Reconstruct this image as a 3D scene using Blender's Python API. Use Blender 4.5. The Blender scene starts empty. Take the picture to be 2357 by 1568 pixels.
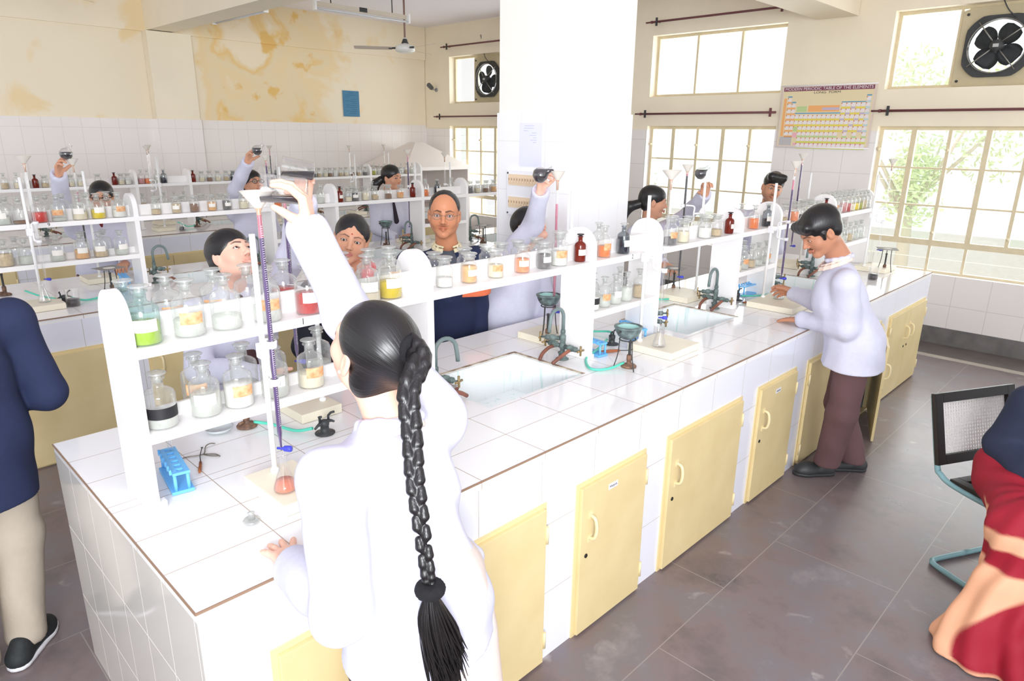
import bpy, bmesh, math, random
import numpy as np
from mathutils import Vector, Matrix
S = bpy.context.scene
C = S.collection
random.seed(7)
PI = math.pi
# ---------------------------------------------------------------- camera
def cam_axes(yaw, pitch, roll):
    y, p, r = [math.radians(a) for a in (yaw, pitch, roll)]
    f = Vector((math.cos(p)*math.cos(y), math.cos(p)*math.sin(y), math.sin(p)))
    rt = Vector((math.sin(y), -math.cos(y), 0)); up = rt.cross(f)
    return rt*math.cos(r)+up*math.sin(r), up*math.cos(r)-rt*math.sin(r), f
rt, up, fw = cam_axes(44.3076, -16.818, 0.7076)
CAMLOC = Vector((-0.4338, -1.4124, 1.9265))
cd = bpy.data.cameras.new('camera'); cam = bpy.data.objects.new('camera', cd); C.objects.link(cam)
M = Matrix((rt, up, -fw)).transposed().to_4x4(); M.translation = CAMLOC
cam.matrix_world = M
cd.sensor_width = 36; cd.lens = 1571.4179/2357*36; cd.clip_start = 0.05; cd.clip_end = 200
S.camera = cam
# ---------------------------------------------------------------- light and exposure
w = bpy.data.worlds.new('daylight'); S.world = w; w.use_nodes = True
bg = w.node_tree.nodes['Background']; bg.inputs[0].default_value = (0.94, 0.97, 1, 1); bg.inputs[1].default_value = 1.32
def lamp(name, typ, loc, target, energy, size=0.1, col=(1,1,1), sy=None):
    l = bpy.data.lights.new(name, typ); l.energy = energy; l.color = col
    if typ == 'AREA':
        l.shape = 'RECTANGLE'; l.size = size; l.size_y = sy or size
    elif typ != 'SUN': l.shadow_soft_size = size
    o = bpy.data.objects.new(name, l); C.objects.link(o); o.location = loc
    o.rotation_euler = (Vector(target)-Vector(loc)).to_track_quat('-Z', 'Y').to_euler()
    return o
fl = lamp('camera_flash', 'SPOT', CAMLOC+up*0.17, CAMLOC+up*0.17+fw+up*0.12, 5, 0.035, (1, 0.985, 0.97))
fl.data.spot_size = math.radians(110); fl.data.spot_blend = 0.5
# added soft sun from behind the camera, evens the frontal light over depth
sn = lamp('daylight_from_open_side', 'SUN', (-4, -7, 2.7), (0.2, 0.0, 2.2), 0.7, col=(0.955, 0.98, 1)); sn.data.angle = math.radians(38)
lamp('daylight_from_door_side', 'AREA', (-3.2, -5.3, 3.0), (1.2, 2.6, 0.9), 105, 1.3, (0.97, 0.985, 1))  # added fill lamp behind the camera, lifts the middle bench cupboards
# the flash is bounced off the ceiling as well
lamp('bounced_flash', 'AREA', (-1.5, -2.7, 2.0), (1.6, 0.6, 4.6), 185, 1.4, (0.93, 0.965, 1))
# daylight entering through the three window bays
for wy, ww_ in ((6.28, 2.2), (2.81, 1.6), (-0.1, 2.1)):
    lamp('window_daylight', 'AREA', (7.75, wy, 1.9), (0.0, wy-0.6, 3.4), 112, ww_, (0.93, 0.97, 1), 2.4)
vs = S.view_settings
vs.view_transform = 'Standard'; vs.look = 'None'; vs.gamma = 1.0; vs.exposure = -0.08
try: vs.use_curve_mapping = False
except Exception: pass
cy = S.cycles
cy.max_bounces = 7; cy.diffuse_bounces = 5; cy.glossy_bounces = 3; cy.transmission_bounces = 6
cy.transparent_max_bounces = 24; cy.use_denoising = True; cy.caustics_reflective = False; cy.caustics_refractive = False
cy.sample_clamp_indirect = 4.0
# ---------------------------------------------------------------- materials
MATS = {}
def nd(nt, typ, **kw):
    n = nt.nodes.new(typ)
    for k, v in kw.items():
        if isinstance(k, str) and hasattr(n, k): setattr(n, k, v)
    return n
def mat(name, col, rough=0.5, metal=0.0, noise=0.0, nscale=8.0, col2=None, bump=0.0, spec=0.5, stretch=None, detail=4, thresh=None, sheen=0, emit=None):
    if name in MATS: return MATS[name]
    m = bpy.data.materials.new(name); m.use_nodes = True; nt = m.node_tree
    b = nt.nodes['Principled BSDF']
    b.inputs['Base Color'].default_value = (*col, 1); b.inputs['Roughness'].default_value = rough
    b.inputs['Metallic'].default_value = metal; b.inputs['Specular IOR Level'].default_value = spec
    if emit:
        b.inputs['Emission Color'].default_value = (*emit[0], 1); b.inputs['Emission Strength'].default_value = emit[1]
    if noise or col2 or bump:
        tc = nd(nt, 'ShaderNodeTexCoord'); mp = nd(nt, 'ShaderNodeMapping'); nz = nd(nt, 'ShaderNodeTexNoise')
        nt.links.new(tc.outputs['Object'], mp.inputs[0]); nt.links.new(mp.outputs[0], nz.inputs['Vector'])
        if stretch: mp.inputs['Scale'].default_value = stretch
        nz.inputs['Scale'].default_value = nscale; nz.inputs['Detail'].default_value = detail
        if noise or col2:
            r = nd(nt, 'ShaderNodeValToRGB')
            lo, hi = thresh or (0.35, 0.7)
            r.color_ramp.elements[0].position = lo; r.color_ramp.elements[1].position = hi
            c2 = col2 or tuple(max(0, c*(1-noise)) for c in col)
            r.color_ramp.elements[0].color = (*c2, 1) ; r.color_ramp.elements[1].color = (*col, 1)
            nt.links.new(nz.outputs[0], r.inputs[0]); nt.links.new(r.outputs[0], b.inputs['Base Color'])
        if bump:
            bp = nd(nt, 'ShaderNodeBump'); bp.inputs['Strength'].default_value = bump; bp.inputs['Distance'].default_value = 0.01
            nt.links.new(nz.outputs[0], bp.inputs['Height']); nt.links.new(bp.outputs[0], b.inputs['Normal'])
    MATS[name] = m; return m
def glassy(name, tint, op=0.18, rough=0.06, dif=0.45):
    """thin clear glass: mostly lets light through, with a sheen that grows at grazing angles"""
    if name in MATS: return MATS[name]
    m = bpy.data.materials.new(name); m.use_nodes = True; nt = m.node_tree; nt.nodes.clear()
    out = nd(nt, 'ShaderNodeOutputMaterial'); tr = nd(nt, 'ShaderNodeBsdfTransparent'); gl = nd(nt, 'ShaderNodeBsdfGlossy')
    df = nd(nt, 'ShaderNodeBsdfDiffuse'); lw = nd(nt, 'ShaderNodeLayerWeight'); mx = nd(nt, 'ShaderNodeMixShader'); mx2 = nd(nt, 'ShaderNodeMixShader')
    tr.inputs[0].default_value = (*tint, 1); gl.inputs['Roughness'].default_value = rough
    df.inputs[0].default_value = (*[min(1, t*0.9) for t in tint], 1)
    lw.inputs[0].default_value = 0.35
    mr = nd(nt, 'ShaderNodeMapRange'); mr.inputs[3].default_value = 0.07; mr.inputs[4].default_value = 0.75
    nt.links.new(lw.outputs['Facing'], mr.inputs[0])
    nt.links.new(gl.outputs[0], mx2.inputs[1]); nt.links.new(df.outputs[0], mx2.inputs[2]); mx2.inputs[0].default_value = dif
    ad = nd(nt, 'ShaderNodeMath', operation='MAXIMUM'); ad.inputs[1].default_value = op
    nt.links.new(mr.outputs[0], ad.inputs[0]); nt.links.new(ad.outputs[0], mx.inputs[0])
    nt.links.new(tr.outputs[0], mx.inputs[1]); nt.links.new(mx2.outputs[0], mx.inputs[2]); nt.links.new(mx.outputs[0], out.inputs[0])
    MATS[name] = m; return m
def liquid(name, col, clear=0.45):
    if name in MATS: return MATS[name]
    m = bpy.data.materials.new(name); m.use_nodes = True; nt = m.node_tree; b = nt.nodes['Principled BSDF']
    b.inputs['Base Color'].default_value = (*col, 1); b.inputs['Roughness'].default_value = 0.15
    tr = nd(nt, 'ShaderNodeBsdfTransparent'); tr.inputs[0].default_value = (*[c**0.5 for c in col], 1)
    mx = nd(nt, 'ShaderNodeMixShader'); mx.inputs[0].default_value = 1-clear
    nt.links.new(tr.outputs[0], mx.inputs[1]); nt.links.new(b.outputs[0], mx.inputs[2]); nt.links.new(mx.outputs[0], nt.nodes['Material Output'].inputs[0])
    MATS[name] = m; return m
def lines_mat(name, col, grout, axes, width=0.0025, rough=0.12, var=0.02, base2=None, coords='Position'):
    """glazed tiles: axes = list of (axis, period, offset) or (axis, [positions])"""
    if name in MATS: return MATS[name]
    m = bpy.data.materials.new(name); m.use_nodes = True; nt = m.node_tree; b = nt.nodes['Principled BSDF']
    if coords == 'Position':
        g = nd(nt, 'ShaderNodeNewGeometry'); src = g.outputs['Position']
    else:
        g = nd(nt, 'ShaderNodeTexCoord'); src = g.outputs['Object']
    sp = nd(nt, 'ShaderNodeSeparateXYZ'); nt.links.new(src, sp.inputs[0])
    def mth(op, a, b_=None, c=None):
        n = nd(nt, 'ShaderNodeMath', operation=op)
        for i, v in enumerate((a, b_, c)):
            if v is None: continue
            if isinstance(v, (int, float)): n.inputs[i].default_value = v
            else: nt.links.new(v, n.inputs[i])
        return n.outputs[0]
    acc = None
    for ax in axes:
        s = sp.outputs['XYZ'.index(ax[0])]
        if isinstance(ax[1], (list, tuple)):
            for p in ax[1]:
                l = mth('LESS_THAN', mth('ABSOLUTE', mth('SUBTRACT', s, p)), width/2)
                acc = l if acc is None else mth('MAXIMUM', acc, l)
        else:
            u = mth('PINGPONG', mth('SUBTRACT', s, ax[2]), ax[1]/2)
            l = mth('LESS_THAN', u, width/2)
            acc = l if acc is None else mth('MAXIMUM', acc, l)
    nz = nd(nt, 'ShaderNodeTexNoise'); nz.inputs['Scale'].default_value = 1.7; nt.links.new(src, nz.inputs['Vector'])
    mx0 = nd(nt, 'ShaderNodeMix', data_type='RGBA'); mx0.inputs[6].default_value = (*col, 1)
    mx0.inputs[7].default_value = (*(base2 or tuple(c*(1-var) for c in col)), 1); nt.links.new(nz.outputs[0], mx0.inputs[0])
    mx = nd(nt, 'ShaderNodeMix', data_type='RGBA'); nt.links.new(acc, mx.inputs[0]); nt.links.new(mx0.outputs[2], mx.inputs[6]); mx.inputs[7].default_value = (*grout, 1)
    nt.links.new(mx.outputs[2], b.inputs['Base Color'])
    r = mth('ADD', mth('MULTIPLY', acc, 0.6), rough); nt.links.new(r, b.inputs['Roughness'])
    MATS[name] = m; return m
# ---------------------------------------------------------------- mesh helpers
def obj(name, bm, m=None, parent=None, smooth=False, loc=None):
    me = bpy.data.meshes.new(name)
    if isinstance(bm, bmesh.types.BMesh): bm.to_mesh(me); bm.free()
    else: me = bm; me.name = name
    if smooth:
        for p in me.polygons: p.use_smooth = True
    if m is not None:
        for mm in (m if isinstance(m, (list, tuple)) else [m]): me.materials.append(mm)
    o = bpy.data.objects.new(name, me); C.objects.link(o)
    if parent is not None: o.parent = parent
    if loc is not None: o.location = loc
    return o
def empty(name, loc=(0,0,0), rz=0.0):
    o = bpy.data.objects.new(name, None); C.objects.link(o); o.location = loc; o.rotation_euler = (0,0,rz); o.empty_display_size = 0.05
    return o
LABELS = {}
def tag(o, label=None, cat=None, group=None, kind=None):
    if label: o['label'] = label
    if cat: o['category'] = cat
    if group: o['group'] = group
    if kind: o['kind'] = kind
    return o
def thing(name, label, cat, loc=(0,0,0), rz=0.0, group=None): return tag(empty(name, loc, rz), label, cat, group)
def copy_tree(o, parent=None):
    c = o.copy(); C.objects.link(c)
    if parent is not None: c.parent = parent
    for ch in list(o.children): copy_tree(ch, c)
    return c
def box(bm, x0, y0, z0, x1, y1, z1, mi=0, bev=0.0):
    vs_ = [bm.verts.new(p) for p in ((x0,y0,z0),(x1,y0,z0),(x1,y1,z0),(x0,y1,z0),(x0,y0,z1),(x1,y0,z1),(x1,y1,z1),(x0,y1,z1))]
    fs = []
    for q in ((0,3,2,1),(4,5,6,7),(0,1,5,4),(1,2,6,5),(2,3,7,6),(3,0,4,7)):
        f = bm.faces.new([vs_[i] for i in q]); f.material_index = mi; fs.append(f)
    if bev:
        es = list({e for f in fs for e in f.edges})
        r = bmesh.ops.bevel(bm, geom=es, offset=bev, segments=2, profile=0.7, affect='EDGES')
        for f in r['faces']: f.material_index = mi
    return vs_
def nb(): return bmesh.new()
def boxo(name, b, m, parent=None, bev=0.0):
    bm = nb(); box(bm, *b, bev=bev); return obj(name, bm, m, parent)
def lathe(bm, prof, seg=20, c=(0,0,0), mi=0, close=True, R=None):
    """prof = [(r, z)...]"""
    rings = []
    for r, z in prof:
        if r < 1e-5: 
            p = Vector((0,0,z)); p = (R @ p if R else p)+Vector(c); rings.append([bm.verts.new(p)])
        else:
            ring = []
            for k in range(seg):
                a = 2*PI*k/seg; p = Vector((r*math.cos(a), r*math.sin(a), z)); p = (R @ p if R else p)+Vector(c); ring.append(bm.verts.new(p))
            rings.append(ring)
    for a, b in zip(rings, rings[1:]):
        for k in range(seg):
            k2 = (k+1) % seg
            if len(a) == 1 and len(b) == 1: break
            if len(a) == 1: f = bm.faces.new((a[0], b[k], b[k2])) if False else bm.faces.new((a[0], b[k2], b[k]))
            elif len(b) == 1: f = bm.faces.new((a[k], a[k2], b[0]))
            else: f = bm.faces.new((a[k], a[k2], b[k2], b[k]))
            f.material_index = mi; f.smooth = True
    if close:
        if len(rings[0]) > 1: f = bm.faces.new(rings[0][::-1]); f.material_index = mi
        if len(rings[-1]) > 1: f = bm.faces.new(rings[-1]); f.material_index = mi
def tube(bm, pts, r, seg=8, mi=0, caps=True, smooth_path=0):
    pts = [Vector(p) for p in pts]
    if smooth_path: pts = catmull(pts, smooth_path)
    n = len(pts); rs = r if isinstance(r, (list, tuple)) else [r]*n
    if len(rs) != n: rs = list(np.interp(np.linspace(0,1,n), np.linspace(0,1,len(rs)), rs))
    prev = None; rings = []
    for i, p in enumerate(pts):
        t = (pts[min(i+1, n-1)]-pts[max(i-1, 0)])
        t = t.normalized() if t.length > 1e-9 else Vector((0,0,1))
        if prev is None:
            a = Vector((0,0,1)) if abs(t.z) < 0.9 else Vector((1,0,0)); u = t.cross(a).normalized()
        else: u = (prev-t*prev.dot(t)); u = u.normalized() if u.length > 1e-6 else t.orthogonal().normalized()
        prev = u; v = t.cross(u)
        rings.append([bm.verts.new(p+(u*math.cos(2*PI*k/seg)+v*math.sin(2*PI*k/seg))*rs[i]) for k in range(seg)])
    for a, b in zip(rings, rings[1:]):
        for k in range(seg):
            f = bm.faces.new((a[k], a[(k+1)%seg], b[(k+1)%seg], b[k])); f.smooth = True; f.material_index = mi
    if caps:
        f = bm.faces.new(rings[0][::-1]); f.material_index = mi
        f = bm.faces.new(rings[-1]); f.material_index = mi
def catmull(P, n):
    P = [Vector(p) for p in P]; Q = [P[0]*2-P[1]]+P+[P[-1]*2-P[-2]]; out = []
    for i in range(1, len(Q)-2):
        for k in range(n):
            t = k/n; a, b, c, d = Q[i-1], Q[i], Q[i+1], Q[i+2]
            out.append(0.5*((2*b)+(c-a)*t+(2*a-5*b+4*c-d)*t*t+(3*b-a-3*c+d)*t**3))
    out.append(P[-1]); return out
def extrude_poly(bm, pts2, plane, a, b, mi=0):
    """pts2 polygon in a plane ('xy','xz','yz'), extruded along the missing axis from a to b"""
    def mk(p, t):
        return {'xy': (p[0], p[1], t), 'xz': (p[0], t, p[1]), 'yz': (t, p[0], p[1])}[plane]
    A = [bm.verts.new(mk(p, a)) for p in pts2]; B = [bm.verts.new(mk(p, b)) for p in pts2]; n = len(A)
    for q in (A, B[::-1]):
        f = bm.faces.new(q); f.material_index = mi
    for i in range(n):
        f = bm.faces.new((A[i], B[i], B[(i+1)%n], A[(i+1)%n])); f.material_index = mi
    bmesh.ops.recalc_face_normals(bm, faces=bm.faces)
def text(name, s, loc, rot, size, m, parent=None, ext=0.0, ax='CENTER'):
    cu = bpy.data.curves.new(name, 'FONT'); cu.body = s; cu.size = size; cu.extrude = ext; cu.align_x = ax; cu.align_y = 'CENTER'
    o = bpy.data.objects.new(name, cu); C.objects.link(o); cu.materials.append(m)
    o.location = loc; o.rotation_euler = rot
    bpy.context.view_layer.update()
    me = bpy.data.meshes.new_from_object(o.evaluated_get(bpy.context.evaluated_depsgraph_get()))
    mw = o.matrix_world.copy(); bpy.data.objects.remove(o)
    o = bpy.data.objects.new(name, me); C.objects.link(o)
    o.matrix_world = mw
    if parent is not None: o.parent = parent
    return o
# ---------------------------------------------------------------- room
CEIL, XW, YB, ZT = 3.55, 7.1075, 8.02, 2.055
def srgb(r, g, b): return tuple(((c/255)/12.92 if c/255 <= 0.04045 else ((c/255+0.055)/1.055)**2.4) for c in (r, g, b))
cream = mat('cream_paint', srgb(248,237,214), 0.8, noise=0.05, nscale=2)
m_ceil = mat('ceiling_paint', srgb(244,240,246), 0.9)
m_bench = None
wt = lines_mat('wall_tile_x', srgb(244,238,235), srgb(226,219,214), [('X', 0.2, 0.0), ('Z', 0.3, ZT-0.11)], 0.006, 0.16)
wty = lines_mat('wall_tile_y', srgb(240,235,232), srgb(214,210,206), [('Y', 0.3, 0.05), ('Z', 0.3, 0.685)], 0.006, 0.2)
wtp = lines_mat('pillar_tile', srgb(250,250,252), srgb(232,230,230), [('X', 0.2, 0.08), ('Y', 0.2, 0.055), ('Z', 0.3, ZT-0.17)], 0.004, 0.12)
# damp stained wall
def damp_wall():
    m = bpy.data.materials.new('damp_cream_paint'); m.use_nodes = True; nt = m.node_tree; b = nt.nodes['Principled BSDF']; b.inputs['Roughness'].default_value = 0.8
    g = nd(nt, 'ShaderNodeNewGeometry'); n1 = nd(nt, 'ShaderNodeTexNoise'); n1.inputs['Scale'].default_value = 1.3; n1.inputs['Detail'].default_value = 7; n1.inputs['Distortion'].default_value = 0.6
    n2 = nd(nt, 'ShaderNodeTexNoise'); n2.inputs['Scale'].default_value = 3.1; n2.inputs['Detail'].default_value = 8
    sp = nd(nt, 'ShaderNodeSeparateXYZ'); nt.links.new(g.outputs['Position'], sp.inputs[0])
    for n in (n1, n2): nt.links.new(g.outputs['Position'], n.inputs['Vector'])
    # stained area between x=3.3 and 5.7
    mr = nd(nt, 'ShaderNodeMapRange', interpolation_type='SMOOTHSTEP'); mr.inputs[1].default_value = 3.25; mr.inputs[2].default_value = 3.7
    nt.links.new(sp.outputs[0], mr.inputs[0])
    mr2 = nd(nt, 'ShaderNodeMapRange', interpolation_type='SMOOTHSTEP'); mr2.inputs[1].default_value = 6.0; mr2.inputs[2].default_value = 4.9; nt.links.new(sp.outputs[0], mr2.inputs[0])
    mu = nd(nt, 'ShaderNodeMath', operation='MULTIPLY'); nt.links.new(mr.outputs[0], mu.inputs[0]); nt.links.new(mr2.outputs[0], mu.inputs[1])
    ad = nd(nt, 'ShaderNodeMath', operation='MULTIPLY_ADD'); nt.links.new(mu.outputs[0], ad.inputs[0]); ad.inputs[1].default_value = 0.32; nt.links.new(n1.outputs[0], ad.inputs[2])
    r = nd(nt, 'ShaderNodeValToRGB'); e = r.color_ramp.elements
    e[0].position = 0.60; e[0].color = (*srgb(246,234,210), 1); e[1].position = 0.68; e[1].color = (*srgb(243,220,176), 1)
    x = e.new(0.80); x.color = (*srgb(240,222,186), 1); x = e.new(0.86); x.color = (*srgb(240,206,140), 1); x = e.new(0.93); x.color = (*srgb(246,232,205), 1)
    nt.links.new(ad.outputs[0], r.inputs[0])
    r2 = nd(nt, 'ShaderNodeValToRGB'); r2.color_ramp.elements[0].position = 0.6; r2.color_ramp.elements[1].position = 0.66; nt.links.new(n2.outputs[0], r2.inputs[0])
    mu2 = nd(nt, 'ShaderNodeMath', operation='MULTIPLY'); nt.links.new(r2.outputs[0], mu2.inputs[0]); nt.links.new(mu.outputs[0], mu2.inputs[1])
    mx = nd(nt, 'ShaderNodeMix', data_type='RGBA'); nt.links.new(mu2.outputs[0], mx.inputs[0]); nt.links.new(r.outputs[0], mx.inputs[6]); mx.inputs[7].default_value = (*srgb(236,196,120), 1)
    nt.links.new(mx.outputs[2], b.inputs['Base Color']); return m
m_damp = damp_wall()
# floor
def floor_mat():
    m = bpy.data.materials.new('stone_floor'); m.use_nodes = True; nt = m.node_tree; b = nt.nodes['Principled BSDF']
    g = nd(nt, 'ShaderNodeNewGeometry'); n1 = nd(nt, 'ShaderNodeTexNoise'); n1.inputs['Scale'].default_value = 2.2; n1.inputs['Detail'].default_value = 8; n1.inputs['Roughness'].default_value = 0.65
    n2 = nd(nt, 'ShaderNodeTexNoise'); n2.inputs['Scale'].default_value = 4.5; n2.inputs['Detail'].default_value = 10; n2.inputs['Distortion'].default_value = 0.8
    br = nd(nt, 'ShaderNodeTexBrick'); br.inputs['Scale'].default_value = 1.0; br.offset = 0.5
    br.inputs['Brick Width'].default_value = 1.05; br.inputs['Row Height'].default_value = 0.56; br.inputs['Mortar Size'].default_value = 0.0026; br.inputs['Mortar Smooth'].default_value = 0.2
    mp = nd(nt, 'ShaderNodeMapping'); mp.inputs['Location'].default_value = (0.53, 0.283, 0)
    nt.links.new(g.outputs['Position'], mp.inputs[0]); nt.links.new(mp.outputs[0], br.inputs['Vector'])
    for n in (n1, n2): nt.links.new(g.outputs['Position'], n.inputs['Vector'])
    r = nd(nt, 'ShaderNodeValToRGB'); e = r.color_ramp.elements; e[0].position = 0.32; e[0].color = (*srgb(100,92,94), 1); e[1].position = 0.70; e[1].color = (*srgb(146,138,140), 1)
    x = e.new(0.48); x.color = (*srgb(126,112,112), 1); x = e.new(0.58); x.color = (*srgb(122,116,120), 1)
    nt.links.new(n1.outputs[0], r.inputs[0])
    r2 = nd(nt, 'ShaderNodeValToRGB'); r2.color_ramp.elements[0].position = 0.66; r2.color_ramp.elements[1].position = 0.76; nt.links.new(n2.outputs[0], r2.inputs[0])
    mx = nd(nt, 'ShaderNodeMix', data_type='RGBA'); nt.links.new(r2.outputs[0], mx.inputs[0]); nt.links.new(r.outputs[0], mx.inputs[6]); mx.inputs[7].default_value = (*srgb(172,164,162), 1)
    mx2 = nd(nt, 'ShaderNodeMix', data_type='RGBA'); nt.links.new(br.outputs['Fac'], mx2.inputs[0]); nt.links.new(mx.outputs[2], mx2.inputs[6]); mx2.inputs[7].default_value = (*srgb(150,142,138), 1)
    nt.links.new(mx2.outputs[2], b.inputs['Base Color'])
    rr = nd(nt, 'ShaderNodeMapRange'); rr.inputs[3].default_value = 0.20; rr.inputs[4].default_value = 0.42; nt.links.new(n1.outputs[0], rr.inputs[0]); nt.links.new(rr.outputs[0], b.inputs['Roughness'])
    return m
X0, Y0F = -4.0, -5.0
def struct(name, bm, m, parent=None, label=None): 
    o = obj(name, bm, m, parent)
    if parent is None: o['kind'] = 'structure'
    if label: o['label'] = label
    return o
bm = nb(); box(bm, X0, Y0F, -0.1, XW+0.4, YB+0.3, 0); struct('floor', bm, floor_mat(), label='worn grey brown stone slab floor between the benches')
bm = nb(); box(bm, X0, Y0F, CEIL, XW+0.4, YB+0.3, CEIL+0.12); struct('ceiling', bm, m_ceil, label='pale lilac grey plaster ceiling')
# back wall: tile band and plaster
bm = nb(); box(bm, X0, YB, 0, XW, YB+0.25, ZT); back = struct('wall_back', bm, wt, label='long wall behind the benches, white tiled below stained cream plaster')
bm = nb(); box(bm, X0, YB+0.008, ZT, XW, YB+0.25, 3.06); obj('stained_plaster', bm, m_damp, back)
bm = nb(); box(bm, X0, YB-0.02, 3.06, XW, YB+0.25, CEIL); obj('plaster_band', bm, m_damp, back)
# wall column + beams
bm = nb(); box(bm, 2.80, YB-0.14, ZT, 3.32, YB, 3.06, 0); box(bm, 2.79, YB-0.15, 0, 3.33, YB, ZT, 1); obj('wall_column', bm, [cream, wt], back)
bm = nb(); box(bm, 2.83, -2, 3.07, 3.13, YB-0.02, CEIL); struct('trim_beam_1', bm, cream, label='painted ceiling beam running to the column on the back wall')
bm = nb(); box(bm, 3.13, 1.29, 3.07, XW, 1.68, CEIL); struct('trim_beam_2', bm, cream, label='painted ceiling beam running from the pillar to the window wall')
# pillar
PX0, PX1, PY0, PY1 = 2.77, 3.39, 1.262, 1.872
bm = nb(); box(bm, PX0, PY0, 0, PX1, PY1, ZT, 0); box(bm, PX0+0.008, PY0+0.008, ZT, PX1-0.012, PY1-0.012, CEIL, 1)
m_pil = mat('pillar_white_paint', srgb(250,248,240), 0.7)
struct('wall_pillar', bm, [wtp, m_pil], label='square white pillar, tiled below and painted above, behind the near bench')
# ---- window wall with openings
bays = [(5.15, 7.42), (1.99, 3.64), (-1.2, 0.955)]
LZ0, LZ1, UZ0, UZ1 = 0.672, 2.045, 2.385, 3.08
skirt = mat('cement_skirting', srgb(122,118,116), 0.7, noise=0.3, nscale=9)
edges = [YB+0.25, 7.42, 5.15, 3.64, 1.99, 0.955, -1.2, Y0F]
TH = 0.24
bm = nb()
for i in range(0, len(edges), 2):      # piers
    y1, y0 = edges[i], edges[i+1]
    box(bm, XW, y0, 0, XW+TH, y1, 2.0, 1); box(bm, XW+0.008, y0, 2.0, XW+TH, y1, CEIL, 0)
for y0, y1 in bays:
    box(bm, XW, y0, 0, XW+TH, y1, LZ0, 1); box(bm, XW+0.008, y0, LZ1, XW+TH, y1, UZ0, 0); box(bm, XW+0.008, y0, UZ1, XW+TH, y1, CEIL, 0)
ww = struct('wall_windows', bm, [cream, wty], label='wall of windows, white tiled below and cream above')
bm = nb(); box(bm, XW-0.012, Y0F, 0, XW, YB, 0.165); struct('baseboard_windows', bm, skirt, label='rough grey cement skirting under the windows')
bm = nb(); box(bm, 6.58, Y0F, 0.0, 6.67, YB, 0.003); struct('trim_stripe', bm, mat('pale_marble_strip', srgb(190,182,172), 0.4, noise=0.15), label='pale stripe let into the floor near the windows')
bm = nb(); box(bm, 6.67, Y0F, 0.0, XW-0.012, YB, 0.002); struct('floor_margin', bm, mat('dark_floor_margin', srgb(112,104,102), 0.45, noise=0.25, nscale=5), label='darker floor strip between the pale stripe and the window wall')
# ---- windows
m_frame = mat('cream_window_frame', srgb(226,212,178), 0.5, noise=0.1, nscale=12)
m_rod = mat('maroon_enamel', srgb(112,62,66), 0.4)
m_steel = mat('dull_steel', srgb(150,148,142), 0.35, metal=0.7)
pane = glassy('window_glass', (1, 1, 1), 0.05, 0.02)
pane2 = glassy('hazy_window_glass', (0.97, 1, 0.97), 0.10, 0.15)
def window_low(n, y0, y1, first=None):
    root = empty('window_%d' % n, (XW+0.09, 0, 0)); root['kind'] = 'structure'; root['label'] = 'cream steel casement window with three rows of panes'
    fx = 0.0
    bm = nb(); T = 0.035
    box(bm, fx, y0, LZ1-T, fx+0.04, y1, LZ1); box(bm, fx, y0, 0.93, fx+0.045, y1, 0.985); box(bm, fx, y0, LZ0, fx+0.04, y1, LZ0+0.02)
    box(bm, fx, y0, LZ0+0.02, fx+0.04, y0+T, LZ1-T); box(bm, fx, y1-T, LZ0+0.02, fx+0.04, y1, LZ1-T)
    n_s = max(1, round((y1-y0)/0.33)); ws = (y1-y0)/n_s
    for k in range(1, n_s):
        y = y1-k*ws; wd = 0.045 if k % 2 else 0.03
        box(bm, fx-0.004, y-wd/2, 0.985, fx+0.044, y+wd/2, LZ1-T)
    for k in (2, 3, 5): 
        if k < n_s: y = y1-k*ws; box(bm, fx+0.01, y-0.012, LZ0+0.02, fx+0.03, y+0.012, 0.93)
    for z in (1.66, 1.31): box(bm, fx+0.008, y0+T, z-0.008, fx+0.032, y1-T, z+0.008)
    obj('window_frame', bm, m_frame, root)
    bm = nb()
    for z in (1.90, 1.78, 1.54, 1.43, 1.19, 1.07, 0.8): box(bm, fx+0.07, y0+0.02, z-0.0022, fx+0.074, y1-0.02, z+0.0022)
    obj('grille_bars', bm, mat('pale_grille', srgb(226,222,206), 0.5), root)
    for k in range(n_s):
        ya, yb = y1-(k+1)*ws, y1-k*ws
        bm = nb(); box(bm, fx+0.018, ya+0.012, 0.985, fx+0.022, yb-0.012, LZ1-T); obj('pane', bm, pane2 if (k+n) % 3 == 1 else pane, root)
    bm = nb(); box(bm, fx+0.018, y0+T, LZ0+0.02, fx+0.022, y1-T, 0.93); obj('pane', bm, pane, root)
    for k in range(0, n_s+1, 2):
        y = y1-k*ws
        for z in (1.83, 1.06):
            bm = nb(); lathe(bm, [(0.0,0),(0.012,0.0),(0.016,0.02),(0.010,0.035),(0,0.035)], 10, (fx-0.004, min(max(y, y0+0.02), y1-0.02), z), R=Matrix.Rotation(-PI/2, 3, 'Y')); obj('hinge', bm, m_frame, root)
    return root
for i, (y0, y1) in enumerate(bays): window_low(i+1, y0, y1)
def window_up(n, y0, y1, divs, fan=None):
    root = empty('window_%d' % n, (XW+0.12, 0, 0)); root['kind'] = 'structure'; root['label'] = 'high ventilator window in cream frame'
    bm = nb(); T = 0.03
    for a in ((0,y0,UZ1-T,0.04,y1,UZ1),(0,y0,UZ0,0.04,y1,UZ0+T),(0,y0,UZ0+T,0.04,y0+T,UZ1-T),(0,y1-T,UZ0+T,0.04,y1,UZ1-T)): box(bm, *a)
    for d in divs: box(bm, 0.0, d-0.012, UZ0+T, 0.04, d+0.012, UZ1-T)
    obj('window_frame', bm, m_frame, root)
    cuts = sorted([y0+T]+list(divs)+[y1-T])
    for a, b in zip(cuts, cuts[1:]):
        if fan and a >= fan[0]-0.02 and b <= fan[1]+0.02: continue
        bm = nb(); box(bm, 0.018, a, UZ0+T, 0.022, b, UZ1-T); obj('pane', bm, pane, root)
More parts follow.
